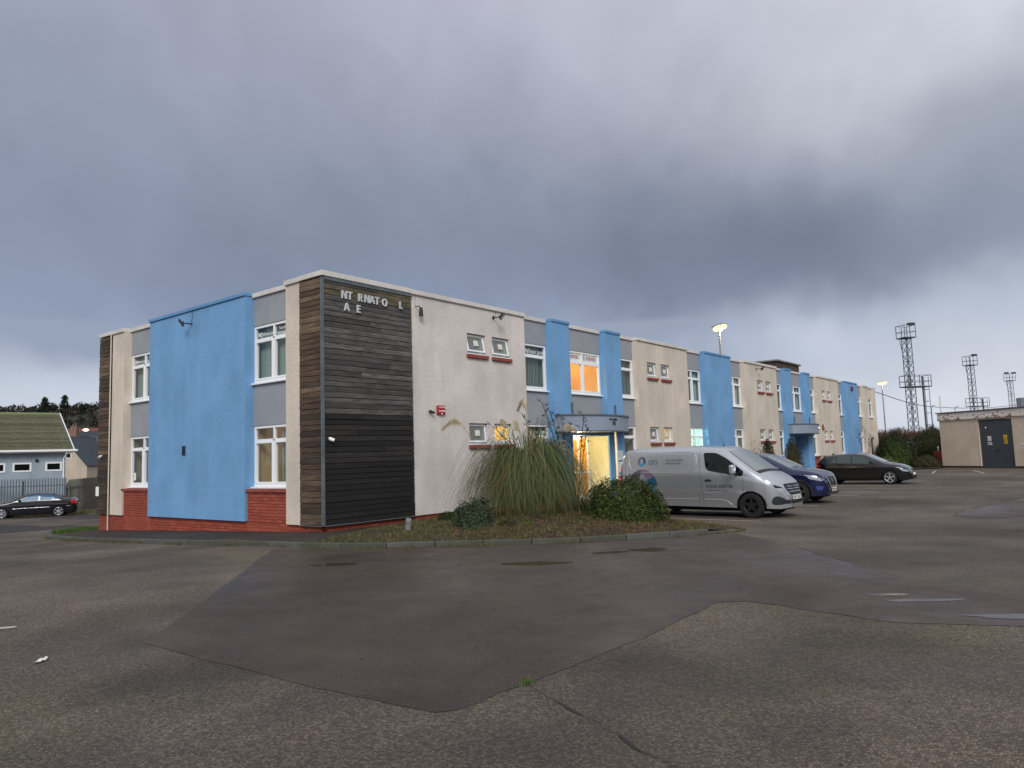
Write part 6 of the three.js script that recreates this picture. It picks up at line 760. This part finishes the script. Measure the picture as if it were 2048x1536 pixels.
mast(123.2, -10.3, 21.5, 10.6, 1, 'tall dark lattice floodlight mast with two railed platforms beyond the bare trees', [0.9]); mast(182, -8.6, 21.3, 9.2, 1, 'lattice floodlight mast standing behind the warehouse roof vent', [1]); mast(247, -6.7, 21.5, 9, 1, 'lattice floodlight mast with two lamp heads rising over the warehouse lean-to roof', [-1.3, 1.3]);
// lit lamp columns
function lampColumn(x, z, h, label, cd) { const f = thing('lamp_column', label, 'street lamp'); const y0 = H(x, z); f.position.set(x, y0, z); f.rotation.y = 0.9; mesh('column', [cyl([0, 0, 0], [0, h, 0], 0.12, 0.07, 10), cyl([-0.7, h, 0], [0.7, h, 0], 0.05)], std(hex('#8f8a80'), 0.6, { metalness: 0.4 }), f); M.flood = M.flood || std(0x000000, 1, { emissive: col(1, 0.68, 0.3), emissiveIntensity: 1.7 }); for (const [a, r] of [[-0.65, 0.3], [0.2, 0.42], [0.75, 0.3]]) { mesh('lamp', new THREE.SphereGeometry(r, 14, 10).scale(1.2, 0.75, 1).translate(a, h + 0.1, 0.12), M.flood, f); } mesh('lamp_housing', [rbx(-0.85, 0.95, h + 0.3, h + 0.38, -0.3, 0.35, 0.03)], M.steel, f); const l = new THREE.PointLight(col(1, 0.74, 0.45), cd, 0, 2); l.position.set(0, h - 0.35, 0.3); l.castShadow = true; l.shadow.radius = 10; f.add(l); }
lampColumn(56.0, -13.9, 13.2, 'lamp column with glowing warm lamps rising behind the long building roof', 60); lampColumn(131.4, -16.2, 12.5, 'distant lamp column with glowing lamps past the far end of the long building', 60);
for (const [x, z, h, l] of [[148.5, -11.6, 8.6, 'thin unlit lamp post in the distance right of the tall mast'], [162.8, -9.7, 8.7, 'thin unlit lamp post showing just over the warehouse roof']]) { const f = thing('lamp_post', l, 'street lamp'); f.position.set(x, -0.22, z); mesh('pole', [cyl([0, 0, 0], [0, h, 0], 0.1, 0.06), cyl([0, h, 0], [-0.8, h + 0.15, 0.6], 0.05)], M.steel, f); mesh('lamp', rbx(-1.3, -0.7, h + 0.1, h + 0.2, 0.5, 0.8), M.steel, f); }
{ const c = new THREE.CatmullRomCurve3([V3(52.2, 5.75, -0.1), V3(70, 5.2, 0.2), V3(95, 5.6, 2.4), V3(130, 7.2, 5.2)]); tag(mesh('overhead_cable', mUV(new THREE.TubeGeometry(c, 40, 0.03, 5))), 'thin black cable strung from the far end of the building to the right', 'cable').material = M.black; }
// bare trees and twiggy scrub
function branchTree(seedN, h, spread, twigR) {
  rs(seedN); const trunk = [], limb = []; const grow = (p, d, len, r, lv) => { const n = p.clone().addScaledVector(d, len); (lv < 1 ? trunk : limb).push(cyl(p, n, r, r * 0.65, lv < 2 ? 6 : 3)); if (lv > 4) return; const k = lv === 0 ? 4 : 3; for (let i = 0; i < k; i++) { const q = d.clone().add(V3(rr(-spread, spread), rr(-0.1, 0.5), rr(-spread, spread))).normalize(); grow(p.clone().lerp(n, i === 0 ? 1 : rr(0.55, 1)), q, len * rr(0.6, 0.8), Math.max(twigR, r * 0.6), lv + 1); } };
  grow(V3(0, 0, 0), V3(0, 1, 0), h * 0.3, h * 0.022, 0); return [mg(trunk), mg(limb)];
}
{
  const vars = [branchTree(701, 5.2, 0.75, 0.012), branchTree(702, 4.6, 0.9, 0.012), branchTree(703, 5.6, 0.7, 0.012)], lb = std(hex('#4a372e'), 0.95), L = 'bare leafless tree in the scrub beyond the far end of the building'; rs(707);
  for (const [x, z, s] of [[94, -9.2, 0.8], [95.5, -7.6, 0.86], [97, -6.6, 0.84], [93.5, -8.2, 0.82], [99, -5.2, 0.9], [98, -4.2, 0.86], [101, -4.6, 0.88], [100, -2.9, 0.9], [96, -8.8, 0.85], [103, -3.4, 0.95], [104, -1.8, 0.92], [98.5, -7.4, 0.8]]) { const v = vars[Math.floor(R() * 3)], t = thing('bare_tree', L, 'tree', 'bare trees beyond the building'); t.position.set(x, -0.25, z); t.rotation.y = R() * 6; t.scale.setScalar(s); mesh('trunk', v[0], lb, t); mesh('branches', v[1], lb, t); }
  const tb = new Tri(); rs(709); for (let i = 0; i < 5200; i++) { const d = onSphere(-0.1), q = 0.55 + 0.5 * R(), p = V3(d.x * 1.7 * q, 0.5 + d.y * 1.9 * q, d.z * 1.7 * q); if (p.y < 0) continue; const e = p.clone().add(V3(d.x * 0.3 + rr(-0.2, 0.2), rr(0.1, 0.5), d.z * 0.3 + rr(-0.2, 0.2))); ribbon(tb, [p, p.clone().lerp(e, 0.5), e], 0.012, pickC([[0.10, 0.05, 0.038], [0.075, 0.04, 0.032], [0.13, 0.07, 0.05], [0.06, 0.035, 0.03]], 0.3), V3(rr(-1, 1), 0.1, rr(-1, 1))); } const bg = tb.geo(), cg = mUV(new THREE.IcosahedronGeometry(1, 2).scale(1.25, 1.4, 1.25).translate(0, 0.5, 0)), cm = std(hex('#38251f'), 1), LB = 'red-brown twiggy bush in the scrub beyond the far end of the building';
  for (const [x, z, s] of [[88, -8.4, 1.1], [90, -7.3, 1.25], [89, -6.0, 1.15], [91, -5.0, 1.3], [90, -3.6, 1.15], [92, -2.6, 1.25], [91, -1.3, 1.2], [92, -0.2, 1.35], [91, -9.0, 1.3], [94, -4.4, 1.45], [93.5, -6.5, 1.4], [95, -1.6, 1.45]]) { const t = thing('twiggy_bush', LB, 'bush', 'twiggy bushes beyond the building'); t.position.set(x, -0.3, z); t.rotation.y = R() * 6; t.scale.set(s, s * rr(0.9, 1.15), s); mesh('twigs', bg, M.blade, t); mesh('inner_twigs', cg, cm, t); }
}
// ================================================================ distance, left: prefab, fence, houses, wooded hill
const rgt = V3(0.6235, 0, 0.7818), fwd = V3(0.7818, 0, -0.6235); // along and across the prefab's long wall
{
  const b = thing('prefab_building', 'low grey-blue prefab building with mossy hipped tile roof behind the fence', 'building'); b.position.set(9.94, -1.15, -41.22); b.rotation.y = Math.atan2(-0.7818, 0.6235) + 40 * Math.PI / 180; // local x along the wall to the right, local z towards the road
  const wm = std(hex('#a9b8c4'), 0.85, { map: T.mottle }); const L = 16, Dp = 11, E = 4.0, wins = [[-1.1, -0.26], [-2.92, -1.99], [-4.35, -3.42], [-6.6, -5.6], [-8.8, -7.8]];
  mesh('wall', holed(-L, 0, 0, E, wins.map(([a, c]) => [a, c, 2.84, 3.32]), -0.2, 0), wm, b); mesh('wall', [bx(-0.2, 0, 0, E, -Dp, -0.201), bx(-L, -L + 0.2, 0, E, -Dp, -0.201), bx(-L + 0.2, -0.2, 0, E, -Dp, -Dp + 0.2)], wm, b); mesh('wall_joint', [bx(-6.3, -6.28, 0, E, 0.001, 0.01), bx(-1.95, -1.93, 0, E, 0.001, 0.006)], std(hex('#6f7f8d'), 0.8), b);
  for (const [a, c] of wins) { const w = sub('window', b); mesh('frame', [rbx(a - 0.06, a + 0.05, 2.78, 3.38, -0.06, 0.03), rbx(c - 0.05, c + 0.06, 2.78, 3.38, -0.06, 0.03), rbx(a + 0.05, c - 0.05, 2.78, 2.88, -0.06, 0.028), rbx(a + 0.05, c - 0.05, 3.28, 3.38, -0.06, 0.028)], M.upvc, w); mesh('pane', new THREE.PlaneGeometry(c - a, 0.44).translate((a + c) / 2, 3.08, -0.04), M.cglass, w); }
  mesh('wall_vent', new THREE.CylinderGeometry(0.1, 0.1, 0.08, 12).rotateX(Math.PI / 2).translate(-1.65, 3.5, 0.04), M.black, b);
  mesh('soffit', bx(-L - 0.5, 0.5, E, E + 0.06, -Dp - 0.5, 0.5), M.fascia, b); mesh('gutter', [rbx(-L - 0.55, 0.62, E + 0.06, E + 0.2, 0.5, 0.62, 0.03), rbx(0.5, 0.62, E + 0.06, E + 0.2, -Dp - 0.5, 0.498, 0.03)], M.upvc, b); mesh('downpipe', [cyl([-0.12, 0, 0.1], [-0.12, 3.6, 0.1], 0.05), cyl([-0.12, 3.6, 0.1], [0.0, 3.98, 0.5], 0.05)], M.upvc, b);
  // tiled hipped roof: stepped courses
  const rf = sub('roof', b), tm = ['#626148', '#696953', '#595a44', '#706e56'].map(c => std(hex(c), 0.95, { map: T.paint, bumpMap: T.render, bumpScale: 0.02 })), N = 19, run = Dp / 2 + 0.5, rise = 2.75; rs(811);
  for (let i = 0; i < N; i++) { const t0 = i / N; mesh('tile_course', beamTile(-L - 0.4, 0.4, E + 0.16 + rise * t0, 0.5 - run * t0, run / N, rise / N), tm[Math.floor(R() * 4)], rf); }
  function beamTile(x0, x1, y, z0, cw, rs2) { const n = Math.round((x1 - x0) / 0.33), g = []; for (let k = 0; k < n; k++) { const a = x0 + (x1 - x0) * k / n, e = x0 + (x1 - x0) * (k + 1) / n, wv = (k % 2) * 0.016, q = new THREE.BoxGeometry(e - a - 0.004, 0.055, cw * 1.22); q.rotateX(Math.atan2(rs2, cw) * 1 - 0.06); q.translate((a + e) / 2, y + rs2 / 2 + wv + rr(-0.01, 0.01), z0 - cw / 2); g.push(q); } return mUV(mg(g)); }
  const yE = E + 0.12, yR = E + 0.16 + rise - 0.04, gs = new THREE.Shape([[-run + 0.05, 0], [run - 0.05, 0], [0, yR - yE]].map(p => new THREE.Vector2(...p)));
  mesh('roof_deck', mUV(new THREE.ExtrudeGeometry(gs, { depth: L + 0.6, bevelEnabled: false }).rotateY(Math.PI / 2).translate(-L - 0.3, yE, 0.5 - run).toNonIndexed()), tm[2], rf);
  mesh('ridge_tiles', cyl([-L - 0.4, yR + 0.06, 0.5 - run], [0.4, yR + 0.06, 0.5 - run], 0.12, 0.12, 8), std(hex('#75805a'), 0.95), rf); for (const sg of [1, -1]) mesh('barge_board', beam([0.42, yE, 0.5 - run + sg * run], [0.42, yR + 0.08, 0.5 - run], 0.05, 0.2), M.upvc, rf); mesh('ridge_vent', rbx(-L + 6.2, -L + 6.5, yR, yR + 0.4, -5.15, -4.85), M.black, rf);
}
// palisade fence
{
  const pm = std(hex('#59626a'), 0.6, { metalness: 0.3 }), pg = (() => { const s = new THREE.Shape([[-0.035, 0], [0.035, 0], [0.035, 2.2], [0.02, 2.32], [0, 2.24], [-0.02, 2.32], [-0.035, 2.2]].map(p => new THREE.Vector2(...p))); return mUV(new THREE.ExtrudeGeometry(s, { depth: 0.02, bevelEnabled: false }).toNonIndexed()); })();
  const fence = (A, B, label, mat) => { const f = thing('palisade_fence', label, 'fence'), d = V3(B[0] - A[0], 0, B[1] - A[1]), L = d.length(), y0 = Math.min(H(...A), H(...B)); d.normalize(); f.position.set(A[0], y0, A[1]); f.rotation.y = Math.atan2(-d.z, d.x); const n = Math.floor(L / 0.17); for (let i = 0; i <= n; i++) { const o = mesh('pale', pg, mat, f); o.position.set(i * 0.17, 0.05, 0.03); } for (const y of [0.45, 1.85]) mesh('rail', rbx(0, L, y, y + 0.06, -0.03, 0.025), mat, f); for (let x = 0.6; x < L; x += 2.75) mesh('post', rbx(x - 0.05, x + 0.05, -0.1, 2.2, -0.13, -0.03), M.dark, f); };
  fence([2.6, -44.4], [9.1, -38.5], 'grey steel palisade fence behind the black saloon in front of the prefab', pm); fence([9.1, -38.5], [16.6, -51.5], 'older palisade fence running back beside the prefab wall', std(hex('#6f6c62'), 0.7));
  const wl = thing('boundary_wall', 'low pinkish wall seen through the older palisade fence', 'wall'); wl.position.set(13.2, -1.3, -48.6); wl.rotation.y = 0.85; mesh('wall', rbx(-4, 5, 0, 1.2, -0.1, 0.1), std(hex('#a58c80'), 0.9, { map: T.mottle }), wl); mesh('coping', rbx(-4.05, 5.05, 1.2, 1.28, -0.14, 0.14), std(hex('#8a4c42'), 0.9), wl);
}
// houses behind
function house(name, label, [x, z], w, d, e, r, turn, wallC, roofC, o = {}) { // ridge along local x
  const h = thing(name, label, 'house'); h.position.set(x, -1.25, z); h.rotation.y = turn; const wm = std(hex(wallC), 0.9, { map: T.mottle }), rm = std(hex(roofC), 0.85, { map: T.paint, bumpMap: T.render, bumpScale: 0.02 });
  const s = new THREE.Shape([[-d / 2, 0], [d / 2, 0], [d / 2, e], [0, e + r], [-d / 2, e]].map(p => new THREE.Vector2(...p))); mesh('wall', mUV(new THREE.ExtrudeGeometry(s, { depth: w, bevelEnabled: false }).translate(0, 0, -w / 2).rotateY(Math.PI / 2).toNonIndexed()), wm, h);
  const rf = sub('roof', h); for (const sg of [1, -1]) { const L = Math.hypot(d / 2, r) + 0.35, g = new THREE.BoxGeometry(w + 0.4, 0.12, L); g.rotateX(sg * Math.atan2(r, d / 2)); const k = (d / 2 + 0.12) / 2; g.translate(0, e + r - (r / (d / 2)) * k + 0.08, sg * k); mesh('roof_slope', mUV(g), rm, rf); } for (const cx of o.chimneys || []) { mesh('chimney', [bx(cx - 0.45, cx + 0.45, e + r - 0.6, e + r + 1.0, -0.35, 0.35), cyl([cx - 0.2, e + r + 1, 0], [cx - 0.2, e + r + 1.4, 0], 0.1), cyl([cx + 0.2, e + r + 1, 0], [cx + 0.2, e + r + 1.4, 0], 0.1)], std(hex('#7d6459'), 0.9), rf); }
  for (const [wx, wy, ww, wh, lit, face] of o.windows || []) { const wn = sub('window', h), M1 = lit ? std(0x000000, 1, { emissive: col(1, 0.62, 0.18), emissiveIntensity: 0.75 }) : M.cglass, zz = d / 2; const place = m => { if (face === 'gable') { m.rotation.y = Math.PI / 2; m.position.set(w / 2 + 0.001, 0, 0); } else m.position.set(0, 0, zz + 0.001); return m; }; place(mesh('frame', [bx(wx - ww / 2 - 0.08, wx + ww / 2 + 0.08, wy - 0.08, wy, 0, 0.05), bx(wx - ww / 2 - 0.08, wx + ww / 2 + 0.08, wy + wh, wy + wh + 0.08, 0, 0.05), bx(wx - ww / 2 - 0.08, wx - ww / 2, wy, wy + wh, 0, 0.05), bx(wx + ww / 2, wx + ww / 2 + 0.08, wy, wy + wh, 0, 0.05)], M.upvc, wn)); place(mesh('pane', bx(wx - ww / 2, wx + ww / 2, wy, wy + wh, 0.002, 0.02), M1, wn)); }
  return h;
}
house('stone_cottage', 'cream cottage with steep slate roof and one lit yellow window', [28.6, -82.4], 8, 6.5, 3.6, 3.1, -0.9 + Math.PI / 2 * 0, '#b7a594', '#4d5a62', { chimneys: [-2.8], windows: [[-2.3, 2.9, 1.1, 0.95, true]] });
house('gabled_cottage', 'pale gabled cottage with its gable end facing the road', [26.2, -80.6], 7, 5.4, 3.4, 3.2, -0.9 - Math.PI / 2, '#cdbfae', '#465058', { windows: [[0.6, 4.3, 0.5, 0.5, false, 'gable']] });
house('gabled_cottage', 'white gabled house peeping over the prefab roof hip', [28.2, -89.5], 8, 6, 4.2, 3.0, -0.9 - Math.PI / 2, '#d9d3cb', '#3f474e', {});
house('slate_house', 'long dark slate-roofed house behind the cottages', [37, -104], 22, 8, 5, 3.4, -0.9, '#8d857c', '#3d444b', { chimneys: [-7, -3, 3] });
house('terrace_house', 'long red-roofed terrace below the wooded hill', [50, -142], 40, 9, 7.2, 3.6, -0.9, '#a8948a', '#7d4a3e', { chimneys: [-6, 4, 12] });
{ const f = thing('lamp_post', 'small lit street lamp among the roofs below the hill', 'street lamp'); f.position.set(40.5, -1.3, -116); mesh('pole', cyl([0, 0, 0], [0, 9.4, 0], 0.08, 0.05), M.steel, f); mesh('lamp', new THREE.SphereGeometry(0.28, 10, 8).scale(1.6, 0.6, 1).translate(0, 9.4, 0), std(0x000000, 1, { emissive: col(1, 0.75, 0.5), emissiveIntensity: 8 }), f); const l = new THREE.PointLight(col(1, 0.75, 0.5), 10, 0, 2); l.position.set(0, 9.0, 0); f.add(l); }
rs(833); shrub('garden_hedge', 'dark hedge in front of the cream cottage', [23.5, -70], [4, 1.5, 1.6], 3500, 0.22, greens.dark, { base: 0.3, lump: 0.5 });
// wooded hill
{
  const hx = t => V3(60 + 60 * t, 0, -310 + 62 * t), g = new THREE.BufferGeometry(), P = [], I = [], nx = 60, nz = 24; const along = V3(0.6235, 0, 0.7818), c0 = V3(92, 0, -275);
  const hy = (u, v) => 24.5 * ss(0, 0.55, v) * (0.93 + 0.09 * fbm(u * 9, 3, 0, 5, 3)) - 1.5; const pos = (u, v) => c0.clone().addScaledVector(along, (u - 0.5) * 420).addScaledVector(fwd, (v - 0.5) * 150).setY(hy(u, v));
  for (let j = 0; j <= nz; j++) for (let i = 0; i <= nx; i++) { const p = pos(i / nx, j / nz); P.push(p.x, p.y, p.z); } for (let j = 0; j < nz; j++) for (let i = 0; i < nx; i++) { const a = j * (nx + 1) + i; I.push(a, a + 1, a + nx + 1, a + 1, a + nx + 2, a + nx + 1); } g.setAttribute('position', new THREE.Float32BufferAttribute(P, 3)); g.setIndex(I); g.computeVertexNormals(); const hl = structure('hill', mUV(g), std(hex('#2f3027'), 1)); 
  rs(841); const t = new Tri(); for (let i = 0; i < 1500; i++) { const u = rr(0.1, 0.75), v = rr(0.1, 0.66), b = pos(u, v), h = rr(1.5, 3.2), r = h * rr(0.35, 0.55), pal = [[0.03, 0.032, 0.022], [0.04, 0.036, 0.028], [0.022, 0.026, 0.018], [0.05, 0.04, 0.032]]; for (let k = 0; k < 60; k++) { const d = onSphere(-0.4), p = b.clone().add(V3(d.x * r, h * 0.55 + d.y * h * 0.5, d.z * r)); leaf(t, p, onSphere(-1), rr(0.5, 0.9), pickC(pal, 0.3), 0.6); } } tag(mesh('woodland', t.geo(), M.leaf), 'dark leafless woodland covering the hill behind the houses', 'woodland', null, 'stuff');
  const con = (p, h, label) => { const th = thing('conifer_tree', label, 'tree'); th.position.copy(p); mesh('trunk', cyl([0, 0, 0], [0, h * 0.95, 0], 0.3, 0.05), M.bark, th); const q = new Tri(); const tiers = 11; for (let i = 0; i < tiers; i++) { const y = h * (0.22 + 0.76 * i / tiers), r = h * 0.36 * Math.pow(1 - i / tiers, 0.8) * rr(0.75, 1.15); for (let b = 0; b < 9; b++) { const a = b * 0.698 + R(), L = r * rr(0.6, 1.1); for (let k = 0; k < 26; k++) { const s = Math.sqrt(R()) * L, pp = V3(Math.cos(a) * s + rr(-0.25, 0.25), y - s * 0.12 + rr(-0.18, 0.18), Math.sin(a) * s + rr(-0.25, 0.25)); leaf(q, pp, onSphere(-0.2), rr(0.3, 0.6), pickC([[0.02, 0.03, 0.02], [0.028, 0.036, 0.024], [0.016, 0.022, 0.016]], 0.3), 0.4); } } } mesh('crown', q.geo(), M.leaf, th); };
  con(V3(87.7, 19.5, -270.4), 7.8, 'dark spreading conifer on the skyline of the wooded hill'); con(V3(91.9, 19.6, -264.9), 8.2, 'pointed dark conifer on the skyline of the wooded hill'); con(V3(95.9, 19, -260.5), 5.2, 'small dark conifer on the skyline nearest the building');
}
// the industrial shed across the yard, out of frame: what the windows mirror
{ const s = thing('industrial_shed', 'long pale industrial shed with shallow pitched roof across the yard', 'building'); s.position.set(52, -0.3, 40); const wm = std(hex('#8d9296'), 0.8, { map: T.mottle }); mesh('wall', bx(-32, 32, 0, 6.4, -11, 11), wm, s); mesh('roof', (() => { const q = new THREE.Shape([[-11.4, 6.4], [11.4, 6.4], [0, 8.2]].map(p => new THREE.Vector2(...p))); return mUV(new THREE.ExtrudeGeometry(q, { depth: 65, bevelEnabled: false }).translate(0, 0, -32.5).rotateY(Math.PI / 2).toNonIndexed()); })(), std(hex('#5d6266'), 0.8), s); for (let i = 0; i < 5; i++) mesh('shutter_door', bx(-28 + i * 12, -23 + i * 12, 0, 4.6, -11.08, -11.0), std(hex('#55606c'), 0.7), s); }
// ---- bits lying about on the asphalt
{ rs(871); const tw = thing('fallen_twig', 'short broken twig lying on the wet relaid asphalt', 'twig'); tw.position.set(-1.42, 0.012, 11.85); mesh('stick', [cyl([-0.03, 0, -0.07], [0.03, 0.012, 0.08], 0.006), cyl([0, 0.004, 0], [0.03, 0.008, 0.03], 0.004)], std(hex('#8a8378'), 0.9), tw);
  const pp = thing('paper_scrap', 'crumpled white paper scrap on the coarse asphalt', 'litter'); pp.position.set(-7.82, 0.004, 6.42); const g = new THREE.PlaneGeometry(0.16, 0.05, 8, 3); g.rotateX(-Math.PI / 2); const p = g.attributes.position; for (let i = 0; i < p.count; i++) p.setY(i, 0.006 + 0.02 * R()); g.rotateY(0.6); g.computeVertexNormals(); mesh('scrap', mUV(g), std(hex('#d8d8d4'), 0.8, { side: THREE.DoubleSide }), pp); }
scene.traverse(o => { if (o.isMesh) { o.castShadow = true; o.receiveShadow = true; } });
renderer.render(scene, camera);
